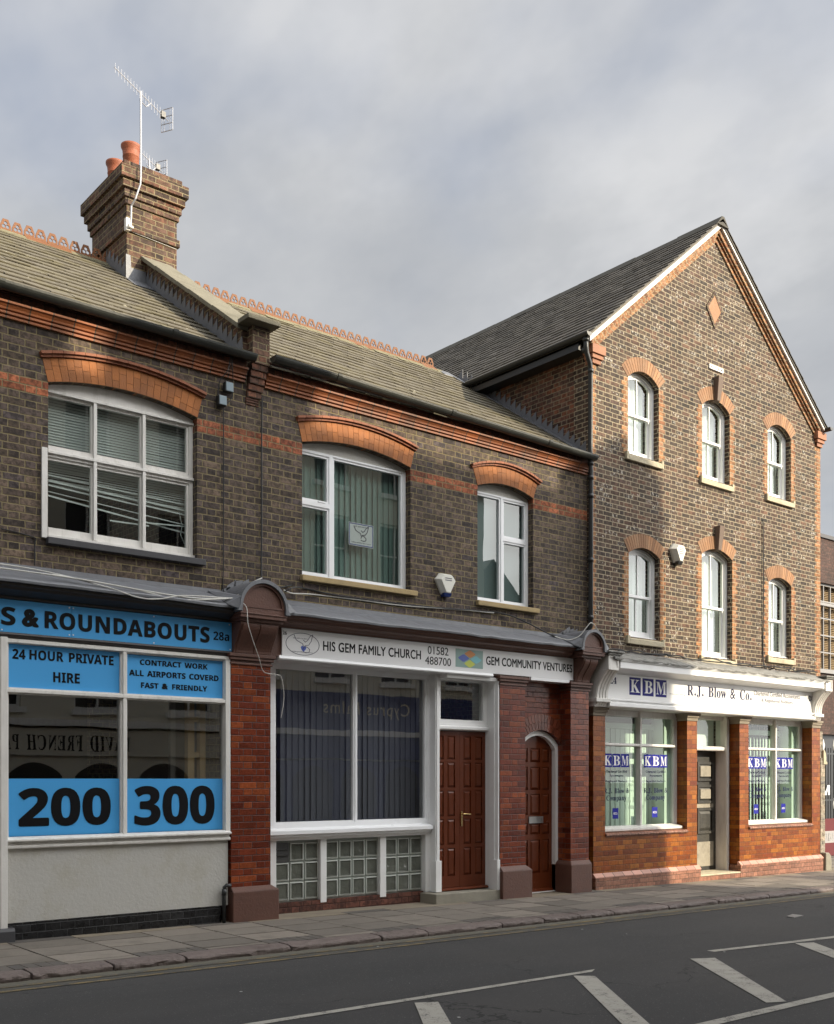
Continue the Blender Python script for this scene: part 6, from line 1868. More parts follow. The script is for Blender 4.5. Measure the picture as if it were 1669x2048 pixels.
for x0, x1 in ((12.055, 12.345), (18.075, 18.365)):
    mb = MB()
    pr = [(.0, 2.855)]
    for i in range(13):
        t = i / 12
        pr.append((-.235 - .20 * (1 - math.cos(t * math.pi / 2)), 2.855 + .405 * t ** .8))
    pr.append((0, 3.26))
    mb.profX(pr, x0 + .012, x1 - .012)
    wdt = (x1 - x0 - .03) / 4
    for k in range(4):
        a = x0 + .015 + wdt * k
        mb.profX([(y - .016, z) for y, z in pr[1:-1]] + [(y + .01, z) for y, z in pr[1:-1]][::-1], a + .008, a + wdt - .008)
    mb.box(x0 + .03, x1 - .03, -.455, .0, 3.26, 3.475)
    mb.plate(rect(x0 + .03, x1 - .03, 3.26, 3.475), [rect(x0 + .06, x1 - .06, 3.295, 3.445)], -.467, -.4552)
    mb.box(x0 - .012, x1 + .012, -.275, 0, 2.80, 2.856)
    mb.box(x0 + .01, x1 - .01, -.22, 0, 2.735, 2.80)
    for k in range(4):
        a = x0 + .03 + (x1 - x0 - .06) * k / 4
        mb.hexa([(a, -.222, 2.742), (a + .05, -.222, 2.742), (a + .05, -.2, 2.742), (a, -.2, 2.742)], [(a, -.262, 2.80), (a + .05, -.262, 2.80), (a + .05, -.2, 2.80), (a, -.2, 2.80)])
    br = mb.build('console_bracket', 'white_wood', C, bevel=0.004)
    mb = MB()
    mb.box(x0 - .0, x1 + .02, -.50, .0, 3.478, 3.505)
    mb.box(x0 - .03, x1 + .05, -.52, .0, 3.507, 3.535)
    mb.build('console_cap', 'lead_rough', br, bevel=0.008)

# small things fixed to the gabled house
mb = MB()
mb.plate(rect(15.08, 15.47, 8.505, 8.58), [ellipse(15.08 + .39 * t, 8.543, .018, .018, 10) for t in (.15, .38, .62, .85)], WY - .022, WY - .002)
tag(mb.build('wall_plate', 'white_wood'), 'small white slotted strip fixed to the gable brick above the middle top window', 'bracket')


# ------------------------------------------------------------------ signs
S = thing('shop_sign', 'long sky blue fascia sign with heavy black capitals and house number 28a', 'sign', (4.0, -.2, 3.08))
mb = MB()
mb.box(2.6, 4.154, -.212, -.196, 3.082, 3.398)
mb.box(4.157, 5.985, -.212, -.196, 3.082, 3.398)
bd = mb.build('board', 'sign_blue', S)
mb = MB()
mb.text('S', 3.462, 3.60, 3.146, 3.326, -.2125, .002, 'heavy', fat=.004)
mb.text('&', 3.662, 3.83, 3.148, 3.325, -.2125, .002, 'heavy')
mb.text('ROUNDABOUTS', 3.885, 5.71, 3.150, 3.325, -.2125, .002, 'heavy', 1.04, fat=.004)
mb.build('lettering', 'ink', S)
mb = MB()
mb.text('28a', 5.757, 5.952, 3.19, 3.285, -.2125, .002, 'heavy')
mb.build('house_number', 'ink', S)
mb = MB()
for x, z in ((3.47, 3.10), (4.135, 3.105), (4.176, 3.108), (4.135, 3.378), (4.176, 3.376), (5.05, 3.378), (5.05, 3.10), (5.955, 3.375), (5.965, 3.10)):
    mb = MB()
    mb.profY(ellipse(x, z, .008, .008, 8), -.2155, -.2115)
    mb.build('screw_cap', 'letter_white', S)

for x0, x1, z0, z1, lines, label in (
        (3.545, 4.687, 2.553, 2.977, [('24', 3.587, 3.715, 2.833, 2.931, .0012), ('HOUR PRIVATE', 3.754, 4.625, 2.836, 2.934, .0012), ('HIRE', 3.991, 4.264, 2.627, 2.728, .0012)],
         'blue panel above the dark shop glass offering 24 hour private hire'),
        (4.765, 5.898, 2.553, 2.967, [('CONTRACT WORK', 4.916, 5.713, 2.863, 2.922, .0012), ('ALL AIRPORTS COVERD', 4.795, 5.849, 2.743, 2.806, .0012), ('FAST & FRIENDLY', 4.928, 5.708, 2.619, 2.681, .0012)],
         'blue panel above the dark shop glass with three lines about contract work'),
        (3.545, 4.687, 1.096, 1.662, [('200', 3.646, 4.594, 1.186, 1.571, .010)], 'blue panel low in the taxi office window with a big black 200'),
        (4.765, 5.898, 1.096, 1.662, [('300', 4.854, 5.799, 1.166, 1.586, .010)], 'blue panel low in the taxi office window with a big black 300')):
    T = thing('window_sign', label, 'sign', ((x0 + x1) / 2, SF + .012, z0), 'blue panels in the taxi office window')
    mb = MB()
    mb.box(x0, x1, SF + .010, SF + .016, z0, z1)
    mb.build('panel', 'sign_blue', T)
    mb = MB()
    for tx, a, b, c, d, of in lines:
        mb.text(tx, a, b, c, d, SF + .0095, .002, 'heavy', 1.0, False, of)
    mb.build('lettering', 'ink', T)

S = thing('shop_sign', 'white fascia sign over the church window with oval dove badge and coloured lozenge badge', 'sign', (9.1, -.22, 3.085))
mb = MB()
mb.box(6.637, 11.592, -.225, -.203, 3.085, 3.402)
mb.build('board', 'sign_white', S)
mb = MB()
y_ = -.2255
mb.text('26', 6.643, 6.70, 3.325, 3.37, y_)
mb.text('HIS GEM FAMILY CHURCH', 7.208, 8.718, 3.182, 3.298, y_, .002, None, 1.05, fat=.0025)
mb.text('01582', 8.832, 9.185, 3.265, 3.368, y_, .002)
mb.text('488700', 8.788, 9.23, 3.13, 3.233, y_, .002)
mb.text('GEM COMMUNITY VENTURES', 9.858, 11.565, 3.195, 3.312, y_, .002, None, 1.03, fat=.0025)
mb.build('lettering', 'ink', S)
mb = MB()
stroke(mb, ellipse(6.92, 3.235, .232, .128, 40), .006, y_, .002, True)
mb.text('HIS GEM CHURCH', 6.79, 6.99, 3.292, 3.306, y_, .001)
mb.text('helping families find a home', 6.78, 7.06, 3.135, 3.150, y_, .001)
bd = mb.build('badge', 'ink_grey', S)
mb = MB()
dove(mb, 6.93, 3.225, .26, y_, .006)
mb.build('bird', 'ink_grey', bd)
mb = MB()
mb.profY([(6.93 + .04 * px_, 3.185 + .04 * pz) for px_, pz in ((0, -1), (.8, -.2), (1, .4), (.6, .8), (.1, .5), (-.4, .8), (-.95, .4), (-.7, -.3))], y_ - .0015, y_)
mb.build('globe', 'logo_indigo', bd)
mb = MB()
mb.box(9.310, 9.80, y_ - .0015, y_, 3.132, 3.372)
lg = mb.build('badge_ground', 'logo_teal', S)
for nm, cx_, cz_ in (('logo_orange', 9.565, 3.315), ('logo_indigo', 9.45, 3.255), ('logo_aqua', 9.675, 3.245), ('logo_lime', 9.56, 3.185)):
    mb = MB()
    o = []
    for (px_, pz) in ((-.105, 0), (0, -.055), (.105, 0), (0, .055)):
        o.append((px_, pz))
    pts = []
    for i in range(4):
        a, b = o[i], o[(i + 1) % 4]
        for t in (.12, .88): pts.append((cx_ + a[0] + (b[0] - a[0]) * t, cz_ + a[1] + (b[1] - a[1]) * t))
    mb.profY(pts, y_ - .003, y_ - .0016)
    mb.build('lozenge', nm, lg)

S = thing('shop_sign', 'bright white fascia sign of the accountants with three blue letter squares', 'sign', (15.2, -.2, 2.87))
mb = MB()
mb.box(12.36, 18.12, -.205, -.196, 2.875, 3.242)
mb.build('board', 'sign_bright', S)
y_ = -.2055
for a, b, ch, p, q in ((12.875, 13.145, 'K', 12.90, 13.12), (13.19, 13.46, 'B', 13.235, 13.43), (13.51, 13.785, 'M', 13.525, 13.775)):
    kb = MB().box(a, b, y_ - .0015, y_, 2.945, 3.215).build('letter_square', 'logo_blue', S)
    MB().text(ch, p, q, 2.985, 3.18, y_ - .002, .002, 'serif').build('square_letter', 'letter_white', kb)
mb = MB()
mb.text('R.J. Blow & Co.', 14.325, 16.14, 2.985, 3.178, y_, .002, 'serif', 1.03)
mb.text('24', 12.425, 12.575, 3.09, 3.19, y_, .002, 'serif')
mb.text('24', 17.975, 18.11, 3.085, 3.185, y_, .002, 'serif')
mb.build('lettering', 'ink_navy', S)
mb = MB()
mb.text('Chartered Certified Accountants', 16.21, 17.665, 3.105, 3.185, y_, .002)
mb.text('& Registered Auditors', 16.44, 17.43, 2.985, 3.06, y_, .002)
mb.text('incorporating', 13.87, 14.27, 2.995, 3.02, y_, .001)
mb.build('small_lettering', 'ink_grey', S)


def office_vinyl(x, label, k=1.0):
    w0 = .60 * k
    T = thing('window_lettering', label, 'window sign', (x + w0 / 2, GY + .015, 1.04), 'blue lettering on the office windows')
    y = GY + .017
    sq = w0 / 3.15
    for i, ch in enumerate('KBM'):
        a = x + i * sq * 1.07
        s_ = MB().box(a, a + sq, y - .001, y, 1.842, 2.05).build('letter_square', 'vinyl_blue', T)
        MB().text(ch, a + .015, a + sq - .015, 1.87, 2.02, y - .0015, .001, 'serif').build('square_letter', 'letter_white', s_)
    s_ = MB().box(x + w0 * .34, x + w0 * .34 + .14 * k, y - .001, y, 1.04, 1.205).build('badge_square', 'vinyl_blue', T)
    MB().text('ACCA', x + w0 * .34 + .02, x + w0 * .34 + .12 * k, 1.105, 1.14, y - .0015, .001, 'heavy').build('badge_letters', 'letter_white', s_)
    mb = MB()
    mb.text('Chartered Certified', x + .05, x + w0 - .05, 1.755, 1.795, y, .001)
    mb.text('Accountants', x + .14, x + w0 - .14, 1.695, 1.73, y, .001)
    mb.text('Registered Auditors', x + .05, x + w0 - .05, 1.60, 1.64, y, .001)
    mb.text('R.J. Blow &', x + .0, x + w0, 1.425, 1.515, y, .001, 'serif')
    mb.text('Company', x + .06, x + w0 - .06, 1.30, 1.405, y, .001, 'serif')
    mb.build('lettering', 'ink_navy', T)


office_vinyl(12.66, 'blue lettering on the left pane of the left office window')
office_vinyl(13.63, 'blue lettering on the right pane of the left office window')
office_vinyl(16.50, 'blue lettering on the left pane of the right office window')
office_vinyl(17.38, 'blue lettering on the right pane of the right office window')
mb = MB()
mb.box(12.47, 12.70, GY + .024, GY + .028, .96, 1.32)
lf_ = tag(mb.build('leaflet', 'leaflet'), 'yellow green leaflet in the bottom left corner of the left office window', 'leaflet')

P_ = thing('poster', 'white square poster with a dove drawing inside the large upper church window', 'poster', (8.05, .16, 4.595))
mb = MB()
mb.box(7.855, 8.243, .152, .156, 4.595, 4.885)
mb.build('sheet', 'letter_white', P_)
mb = MB()
stroke(mb, rect(7.868, 8.230, 4.608, 4.872), .012, .1515, .001, True)
mb.build('border', 'logo_indigo', P_)
mb = MB()
dove(mb, 8.05, 4.745, .23, .1515, .009)
mb.text('HIS GEM CHURCH', 7.95, 8.16, 4.835, 4.85, .1515, .001)
mb.text('helping families find a home', 7.90, 8.2, 4.63, 4.648, .1515, .001)
mb.build('drawing', 'ink_navy', P_)


# ------------------------------------------------------------------ alarm boxes, lamps, aerials, cables
def alarm(x, z, yw, w_, h_, d, label, lens, lines):
    T = thing('alarm_box', label, 'alarm box', (x, yw, z))
    a = [(x - w_ * .28, z + h_ * .5), (x + w_ * .28, z + h_ * .5), (x + w_ * .5, z + h_ * .22), (x + w_ * .14, z - h_ * .5), (x - w_ * .14, z - h_ * .5), (x - w_ * .5, z + h_ * .22)]
    mb = MB()
    b = [(x + (p - x) * .72, z + (q - z) * .74 + .01) for p, q in a]
    v = [(p, yw - .002, q) for p, q in a] + [(p, yw - d * .35, q) for p, q in a] + [(p, yw - d, q) for p, q in b]
    f = [(i, (i + 1) % 6, 6 + (i + 1) % 6, 6 + i) for i in range(6)] + [(6 + i, 6 + (i + 1) % 6, 12 + (i + 1) % 6, 12 + i) for i in range(6)] + [tuple(range(12, 18)), tuple(range(6))]
    mb.add(v, f)
    mb.build('casing', 'plastic_white', T, bevel=.004)
    mb = MB()
    mb.hexa([(x - w_ * .15, yw - d * .75, z - h_ * .52), (x + w_ * .15, yw - d * .75, z - h_ * .52), (x + w_ * .15, yw - .003, z - h_ * .52), (x - w_ * .15, yw - .003, z - h_ * .52)],
            [(x - w_ * .2, yw - d * .92, z - h_ * .36), (x + w_ * .2, yw - d * .92, z - h_ * .36), (x + w_ * .2, yw - .003, z - h_ * .36), (x - w_ * .2, yw - .003, z - h_ * .36)])
    mb.build('lens', lens, T, bevel=.004)
    mb = MB()
    for i in range(lines):
        mb.box(x - w_ * .17, x + w_ * .17, yw - d - .002, yw - d - .0005, z + h_ * (.26 - .09 * i), z + h_ * (.26 - .09 * i) + .010)
    mb.build('marking', 'ink_grey', T)


alarm(9.30, 4.225, 0.0, .34, .30, .10, 'white six sided alarm box with dark blue tip between the church windows', 'plastic_blue', 2)
alarm(14.17, 5.27, WY, .32, .33, .13, 'white alarm box on the sunlit brown gabled house', 'black_paint', 4)
for (x, z, lb) in ((6.02, 6.07, 'upper of two small grey security lamps under the gutter by the pier'), (5.935, 5.90, 'lower of two small grey security lamps under the gutter by the pier')):
    T = thing('security_lamp', lb, 'lamp', (x, 0, z), 'pair of security lamps')
    mb = MB()
    mb.box(x - .05, x + .055, -.10, -.03, z - .06, z + .06)
    mb.box(x - .02, x + .02, -.03, -.002, z - .03, z + .03)
    mb.build('housing', 'iron', T, bevel=.012)
    mb = MB()
    mb.box(x - .042, x + .048, -.108, -.1005, z - .05, z + .05)
    mb.build('lens', 'lamp_glass', T, bevel=.01)


def aerial(p, t0, t1, foot, label, lower, n=17):
    """yagi: boom along d, vertical rods, grid reflector at the far end"""
    T = thing('tv_aerial', label, 'aerial', foot[0], 'roof aerials')
    d = Vector((.87, .493, 0))
    p = Vector(p)
    mb = MB()
    mb.tube(foot, .0125, 8)
    mb.build('mast', 'aerial', T)
    mb = MB()
    mb.tube([p + d * t0, p + d * t1], .0065, 6)
    mb.tube([p + d * -.02 + Vector((0, 0, -.10)), p + d * .12 + Vector((0, 0, -.10)), p + d * .22], .007, 6)
    mb.build('boom', 'aerial', T)
    mb = MB()
    for i in range(n):
        q = p + d * (t0 + .02 + (t1 - .14 - t0) * i / (n - 1))
        h = .062 + .02 * i / n
        mb.tube([q + Vector((0, 0, -h)), q + Vector((0, 0, h))], .0032, 5)
    mb.build('rods', 'aerial', T)
    q = p + d * (t1 - .02)
    e = Vector((-.493, .87, 0))
    mb = MB()
    for u in (-.09, -.045, .045, .09): mb.tube([q + e * u + Vector((0, 0, -.15)), q + e * u + Vector((0, 0, .15))], .006, 5)
    for z in (-.15, -.05, .05, .15): mb.tube([q + e * -.09 + Vector((0, 0, z)), q + e * .09 + Vector((0, 0, z))], .006, 5)
    mb.build('reflector', 'aerial', T)
    q = p + d * (t1 - .12)
    mb = MB()
    mb.box(q.x - .03, q.x + .03, q.y - .03, q.y + .03, q.z - .03, q.z + .045)
    mb.build('junction_box', 'black_paint', T)
    if lower:
        mb = MB()
        mb.tube([(5.95, 2.40, 8.86), (6.02, 2.42, 8.86)], .02, 8)
        mb.box(5.935, 5.99, 2.43, 2.49, 8.82, 8.98)
        mb.tube([(6.0, 2.48, 8.84), (6.69, 2.488, 8.815)], .003, 6)
        mb.build('bracket', 'white_wood', T)


aerial((6.09, 2.33, 10.60), -.556, .617, [(6.0, 2.44, 8.83), (6.0, 2.42, 9.14), (6.03, 2.36, 9.22), (6.085, 2.33, 9.42), (6.09, 2.33, 9.55), (6.09, 2.33, 10.63)],
       'tall aerial on a bent mast strapped to the front of the chimney', True)
aerial((6.67, 3.35, 10.42), -.30, .36, [(6.78, 3.66, 8.9), (6.78, 3.45, 9.6), (6.72, 3.38, 10.2), (6.70, 3.37, 10.44)], 'short low aerial half hidden behind the chimney top', False, 9)


def cable(name, pts, r, mat, label, group=None):
    mb = MB()
    P2 = []
    pts = [Vector(p) for p in pts]
    for i in range(len(pts) - 1):
        p0, p1, p2, p3 = pts[max(i - 1, 0)], pts[i], pts[i + 1], pts[min(i + 2, len(pts) - 1)]
        for k in range(6):
            t = k / 6
            P2.append(0.5 * ((2 * p1) + (-p0 + p2) * t + (2 * p0 - 5 * p1 + 4 * p2 - p3) * t * t + (-p0 + 3 * p1 - 3 * p2 + p3) * t ** 3))
    P2.append(pts[-1])
    mb.tube(P2, r, 6)
    return tag(mb.build(name, mat), label, 'cable', group)


G1 = 'cables lying along the shopfront leads'
cable('cable', [(2.0, -.40, 3.66), (3.4, -.40, 3.655), (4.2, -.40, 3.64), (4.9, -.41, 3.60), (5.4, -.42, 3.585), (5.75, -.40, 3.62), (5.93, -.40, 3.66), (6.07, -.42, 3.80), (6.25, -.42, 3.90)], .008, 'cable_white', 'white cable draped along the grey lead above the blue sign up to the round pediment', G1)
cable('cable', [(2.2, -.30, 3.70), (3.6, -.3, 3.71), (4.4, -.41, 3.60), (4.75, -.45, 3.52), (5.0, -.44, 3.53), (5.3, -.42, 3.60), (5.9, -.38, 3.64)], .007, 'cable_white', 'white cable sagging over the edge of the lead above the blue sign', G1)
cable('cable', [(3.9, -.38, 3.66), (4.7, -.40, 3.61), (5.2, -.43, 3.55), (5.6, -.42, 3.59), (5.92, -.42, 3.64)], .007, 'cable_white', 'short white cable drooping in front of the lead near the left pediment', G1)
cable('cable', [(5.93, -.44, 3.62), (5.99, -.52, 3.54), (6.00, -.54, 3.36), (6.08, -.5, 3.2), (6.22, -.40, 3.02), (6.34, -.31, 2.87), (6.52, -.28, 2.85), (6.60, -.27, 2.82), (6.64, -.26, 2.60), (6.60, -.26, 2.36)], .0042, 'cable_white', 'white cable hanging down across the brown console and pilaster')
cable('cable', [(6.62, -.30, 3.80), (6.72, -.30, 3.86), (7.03, -.03, 3.935), (7.4, -.02, 3.91), (7.73, -.02, 3.90), (8.4, -.02, 3.90), (8.93, -.02, 3.91), (10.0, -.02, 3.955), (10.25, -.02, 3.965), (10.6, -.10, 3.90), (11.1, -.25, 3.70), (11.3, -.3, 3.66)], .009, 'cable_black', 'black cable pinned to the brick under the church windows')
cable('cable', [(6.60, -.32, 3.82), (6.8, -.2, 3.82), (7.2, -.02, 3.875), (7.9, -.015, 3.885), (8.6, -.02, 3.885), (9.5, -.02, 3.93), (10.2, -.02, 3.95)], .007, 'cable_white', 'white cable running beside the black one under the church windows')
cable('cable', [(11.1, -.32, 3.67), (11.35, -.35, 3.64), (11.5, -.42, 3.70), (11.62, -.46, 3.84), (11.70, -.48, 3.90), (11.85, -.47, 3.80), (11.98, -.40, 3.66), (12.2, -.35, 3.6)], .007, 'cable_white', 'white cable looping over the small round pediment at the right of the church sign')
cable('cable', [(6.03, -.12, 6.46), (5.99, -.12, 6.25), (5.92, -.06, 6.12), (5.91, -.05, 5.95), (5.95, -.06, 5.85), (5.99, -.02, 5.80), (5.99, -.02, 4.2), (5.99, -.02, 3.79), (6.0, -.2, 3.72)], .006, 'cable_black', 'thin black cable dropping from the gutter past the two lamps')
cable('cable', [(6.03, -.13, 6.5), (6.04, -.13, 6.3), (6.09, -.06, 6.10), (6.08, -.05, 5.98), (6.02, -.06, 5.90), (5.97, -.06, 5.86)], .005, 'cable_black', 'thin black cable looping from the gutter to the lower lamp')
cable('cable', [(6.49, -.03, 6.08), (6.49, -.02, 5.6), (6.49, -.02, 4.6), (6.49, -.02, 3.95), (6.55, -.02, 3.86), (6.9, -.02, 3.95)], .008, 'iron', 'dark conduit running down the brick below the corbelled pier')
cable('cable', [(16.645, WY - .02, 6.22), (16.66, WY - .02, 5.9), (16.66, WY - .025, 4.8), (16.665, WY - .025, 3.68), (16.7, -.3, 3.60)], .010, 'cable_black', 'black cable down the sunlit gable between the middle and right windows')
for k, (x0, x1, dz, lb) in enumerate(((12.3, 15.9, 0.0, 'black cable lying along the office lead'), (12.5, 17.9, .02, 'second black cable tangled along the office lead'), (16.2, 18.1, .03, 'looped black cable on the right end of the office lead'))):
    rnd = random.Random(60 + k)
    n = int((x1 - x0) / .22)
    cable('cable', [(x0 + (x1 - x0) * i / n, -.26 + rnd.uniform(-.12, .1), 3.575 + dz + rnd.uniform(-.015, .03)) for i in range(n + 1)], .010, 'cable_black', lb, 'black cables on the office lead')
cable('cable', [(3.53, -.012, 4.12), (3.85, -.012, 4.08), (3.86, -.012, 4.02), (3.86, -.012, 3.80)], .006, 'cable_black', 'short black cable on the brick left of the dark window sill')


# ------------------------------------------------------------------ beyond the gabled house
mb = MB()
mb.box(18.585, 18.74, -.09, .25, -.1, 2.05)
GP = thing('gate_pier', 'narrow grey brick pier against the right corner of the gabled house', 'pier', (18.66, .08, zg(18.66)))
mb.build('pier_brickwork', 'brick_grey', GP)
mb = MB()
mb.box(18.60, 18.69, -.07, .2, 2.051, 2.55)
mb.build('upper_pier', 'brick_grey', GP)
mb = MB()
mb.profY([(18.66, 1.93), (18.80, 1.93), (18.80, 1.975), (18.755, 1.99), (18.76, 2.06), (18.745, 2.14), (18.70, 2.20), (18.66, 2.20)], -.11, .2)
mb.build('scroll_stone', 'pale_stone', GP, bevel=.01)
mb = MB()
mb.profY([(18.60, -.12), (18.815, -.12), (18.815, .12), (18.79, .22), (18.72, .275), (18.60, .28)], -.19, .1)
mb.build('guard_stone', 'concrete', GP, bevel=.02)

F = thing('brick_building', 'dark brick building with a wide metal framed window beyond the gap on the right', 'building', (30, 9, 0))
mb = MB()
mb.plate(rect(24.5, 36, -.3, 8.36), [rect(25.2, 29.6, 4.68, 7.12), rect(25.4, 26.6, .2, 2.9), rect(27.0, 29.5, .2, 2.9)], 5.0, 5.4)
mb.box(24.5, 36, 5.4, 14, -.3, 8.3)
mb.build('wall', 'brick_far', F)
mb = MB()
mb.box(24.45, 36.05, 4.95, 14, 8.36, 8.46)
mb.build('roof_edge', 'black_wood', F)
fr = MB()
hl = []
x = 25.26
while x < 29.5:
    z = 4.74
    while z < 7.0:
        hl.append(rect(x, x + .33, z, min(z + .44, 7.06)))
        z += .475
    x += .365
fr.plate(rect(25.2, 29.6, 4.68, 7.12), hl, 5.08, 5.14)
fr.box(25.15, 29.65, 4.93, 5.1, 4.60, 4.68)
fr.box(25.15, 29.65, 5.04, 5.08, 6.50, 6.58)
wf = fr.build('window', 'far_frame', F)
mb = MB()
zs = []
z = 4.7
while z < 7.1:
    zs.append(z)
    z += .05
hslats(mb, 25.2, 29.6, zs, 5.25, 55, .05)
mb.build('blind', 'blind_straw', wf)
mb = MB()
for a, b in ((25.4, 26.6), (27.0, 29.5)):
    mb.box(a, b, 5.2, 5.26, .2, 2.9)
mb.build('ground_floor_window', 'black_paint', F)

FN = thing('railing', 'dark iron railings with white spear heads in front of the far brick building', 'railing', (26.0, 3.6, zg(26)))
mb = MB()
x = 23.6
while x < 30:
    mb.box(x - .012, x + .012, 3.588, 3.612, zg(x), 2.45)
    x += .13
for z in (.5, 1.1, 2.28): mb.box(23.6, 30, 3.58, 3.62, z, z + .04)
mb.build('bars', 'iron', FN)
mb = MB()
for z0 in (2.45, 0.95):
    x = 23.6
    while x < 30:
        mb.hexa([(x - .012, 3.58, z0 - .06), (x + .012, 3.58, z0 - .06), (x + .012, 3.60, z0 - .06), (x - .012, 3.60, z0 - .06)], [(x - .045, 3.575, z0 + .06), (x + .045, 3.575, z0 + .06), (x + .045, 3.605, z0 + .06), (x - .045, 3.605, z0 + .06)])
        mb.hexa([(x - .045, 3.575, z0 + .061), (x + .045, 3.575, z0 + .061), (x + .045, 3.605, z0 + .061), (x - .045, 3.605, z0 + .061)], [(x - .004, 3.588, z0 + .22), (x + .004, 3.588, z0 + .22), (x + .004, 3.592, z0 + .22), (x - .004, 3.592, z0 + .22)])
        x += .52
mb.build('spear_head', 'white_wood', FN)
mb = MB()
mb.text('M', 25.02, 25.40, 1.25, 1.50, 3.56, .01, 'heavy')
mb.build('letter', 'letter_white', FN)

BR = thing('cafe_barrier', 'red canvas pavement barrier with a white key pattern band at the far right', 'barrier', (23.6, 2.0, zg(23.6)))
mb = MB()
mb.box(22.25, 25.0, 1.99, 2.02, -.08, .211)
mb.box(22.25, 25.0, 1.99, 2.02, .48, .76)
mb.build('canvas', 'red_canvas', BR)
mb = MB()
mb.box(22.25, 25.0, 1.99, 2.02, .211, .48)
bn = mb.build('band', 'pale_canvas', BR)
mb = MB()
x = 22.3
while x < 24.9:
    stroke(mb, [(x, .27), (x, .42), (x + .18, .42), (x + .18, .31), (x + .08, .31), (x + .08, .36)], .018, 1.989, .003)
    stroke(mb, [(x, .27), (x + .26, .27), (x + .26, .42)], .018, 1.989, .003)
    x += .27
mb.build('key_pattern', 'steel', bn)
mb = MB()
for x in (22.25, 23.6, 25.0): mb.tube([(x, 2.03, -.12), (x, 2.03, .8)], .022, 10)
mb.build('post', 'iron', BR)

# ------------------------------------------------------------------ across the street (behind the camera): these shade the terrace and show in its windows
OY = -12.3


def opposite(name, label, x0, x1, top, wallmat, depth, shop, rows_, chim=()):
    T = thing(name, label, 'building', ((x0 + x1) / 2, OY - depth / 2, 0))
    mb = MB()
    holes = []
    for zr, hr in rows_:
        n = max(1, int((x1 - x0) / 2.1))
        for i in range(n):
            c = x0 + (x1 - x0) * (i + .5) / n
            holes.append(rect(c - .55, c + .55, zr, zr + hr))
    mb.plate(rect(x0, x1, 2.95, top), holes, OY - .3, OY)
    mb.box(x0, x1, OY - depth, OY - .35, -.2, top - .2)
    for cx0, cx1, z in chim: mb.box(cx0, cx1, OY - .62, OY - .02, top - .001, z)
    mb.build('wall', wallmat, T)
    mb = MB()
    mb.box(x0, x1, OY, OY + .18, top - .35, top - .2)
    mb.box(x0, x1, OY - .0, OY + .12, 2.80, 2.95)
    mb.build('cornice', 'white_wood', T)
    for hp in holes:
        (a, z0), (b, _), (_, z1), _ = hp
        fr = MB()
        fr.plate(hp, [rect(a + .06, (a + b) / 2 - .02, z0 + .06, (z0 + z1) / 2 - .02), rect((a + b) / 2 + .02, b - .06, z0 + .06, (z0 + z1) / 2 - .02),
                      rect(a + .06, (a + b) / 2 - .02, (z0 + z1) / 2 + .02, z1 - .06), rect((a + b) / 2 + .02, b - .06, (z0 + z1) / 2 + .02, z1 - .06)], OY - .15, OY - .1)
        fr.box(a - .08, b + .08, OY - .1, OY + .1, z0 - .12, z0)
        w_ = fr.build('window', 'white_wood', T)
        mb = MB()
        mb.box(a, b, OY - .2, OY - .17, z0, z1)
        mb.build('pane', 'black_paint', w_)
    mb = MB()
    mb.box(x0, x1, OY - .34, OY - .05, -.2, 2.15)
    sf = mb.build('shopfront', shop, T)
    mb = MB()
    x = x0 + .6
    while x < x1 - 1.4:
        mb.profY(arch_shape(x, x + 1.2, .6, 1.7, 2.0), OY - .05, OY - .03)
        x += 1.5
    mb.build('shop_window', 'black_paint', sf)
    return T


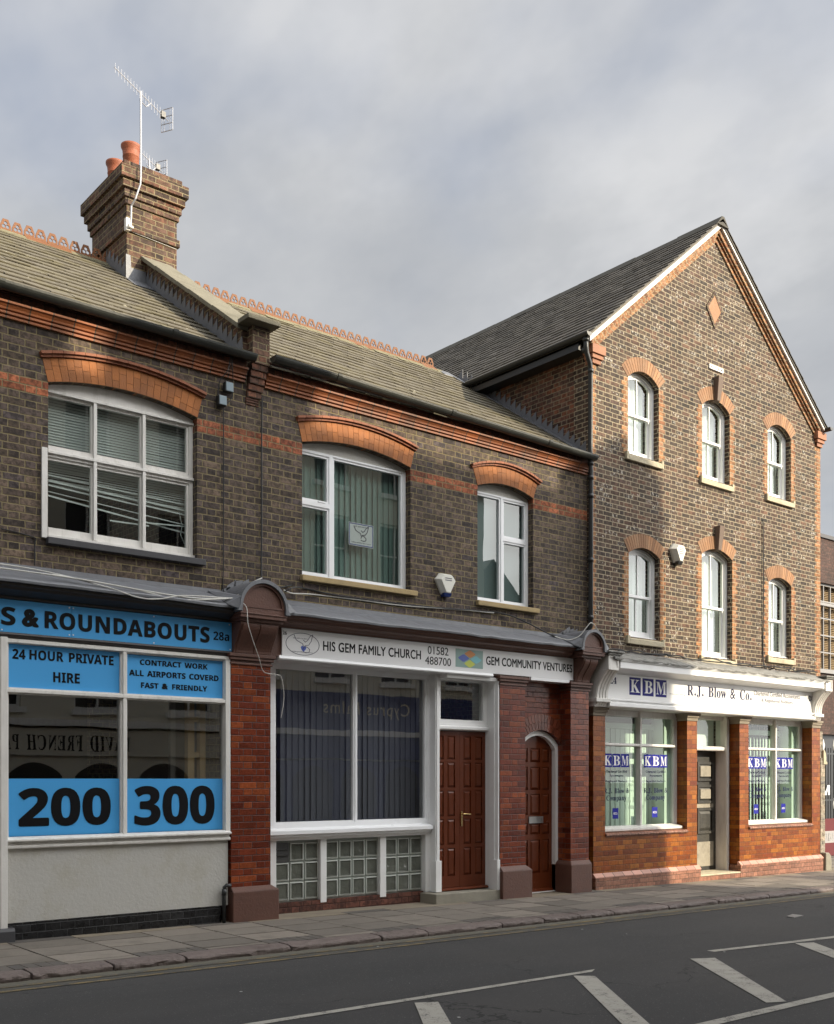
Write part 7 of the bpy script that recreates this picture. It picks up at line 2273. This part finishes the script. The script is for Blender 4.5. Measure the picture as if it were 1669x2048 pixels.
o1 = opposite('terrace_building', 'cream rendered three storey terrace across the street, mirrored in the taxi office glass', -14, 13.0, 12.42, 'cream_render', 8, 'cream_render',
              [(3.2, 1.7), (6.2, 1.7), (9.0, 1.5)], [(-14, 12.2, 12.8), (12.95, 12.99, 13.4)])
mb = MB()
mb.box(5.2, 12.9, OY - .05, OY + .02, 2.16, 2.75)
sb = thing('shop_sign', 'cream sign board with serif capitals across the street, mirrored in the taxi office window', 'sign', (9, OY, 2.16))
mb.build('board', 'cream_render', sb)
mb = MB()
mb.text('DAVID FRENCH PA', 7.5, 10.35, 2.26, 2.60, OY + .021, .004, 'serif', 1.1, True)
mb.build('lettering', 'ink', sb)
o2 = opposite('terrace_building', 'pale building with a navy restaurant front across the street, mirrored in the church window', 13.0, 21.8, 12.42, 'cream_render', 8, 'navy',
              [(4.3, 1.7), (7.0, 1.7), (9.5, 1.5)], [(13.35, 15.2, 13.3), (21.3, 21.32, 12.9)])
mb = MB()
mb.profY([(19.9, 12.42), (21.8, 12.42), (21.8, 12.86), (20.95, 13.5), (19.9, 12.98)], OY - .6, OY - .05)
mb.build('pediment', 'cream_render', o2)
sb = thing('shop_sign', 'navy restaurant sign board across the street, mirrored in the church window', 'sign', (17.4, OY, 2.95))
mb = MB()
mb.box(13.2, 21.6, OY - .05, OY + .03, 2.2, 3.95)
mb.build('board', 'navy', sb)
mb = MB()
mb.text('Cyprus Palms', 16.0, 18.9, 3.3, 3.75, OY + .031, .004, None, 1.15, True)
mb.build('lettering', 'letter_gold', sb)
T = thing('gabled_house', 'gabled house further back across the street, mirrored in the narrow church window', 'house', (29.5, -25, 0))
mb = MB()
mb.profY([(25.2, -.2), (33.8, -.2), (33.8, 6.4), (29.5, 10.3), (25.2, 6.4)], -30, -20)
mb.build('wall', 'brick_dark', T)
mb = MB()
mb.profY([(24.9, 6.1), (29.5, 10.28), (34.1, 6.1), (34.1, 6.25), (29.5, 10.45), (24.9, 6.25)], -30.1, -19.9)
mb.build('roof', 'slate_grey', T)
mb = MB()
mb.box(31.2, 32.0, -26, -25.2, 8.0, 11.4)
mb.build('chimney', 'brick_dark', T)

mb = MB()  # thin pale four cornered piece lying flat on the asphalt
mb.hexa([(11.93, -3.54, zg(12) - .058), (12.17, -3.52, zg(12) - .058), (12.12, -3.40, zg(12) - .058), (11.97, -3.41, zg(12) - .058)],
        [(11.93, -3.54, zg(12) - .05), (12.17, -3.52, zg(12) - .044), (12.12, -3.40, zg(12) - .036), (11.97, -3.41, zg(12) - .05)])
tag(mb.build('pale_flat_piece', 'far_frame'), 'small pale flat piece on the road near the yellow lines', 'litter')
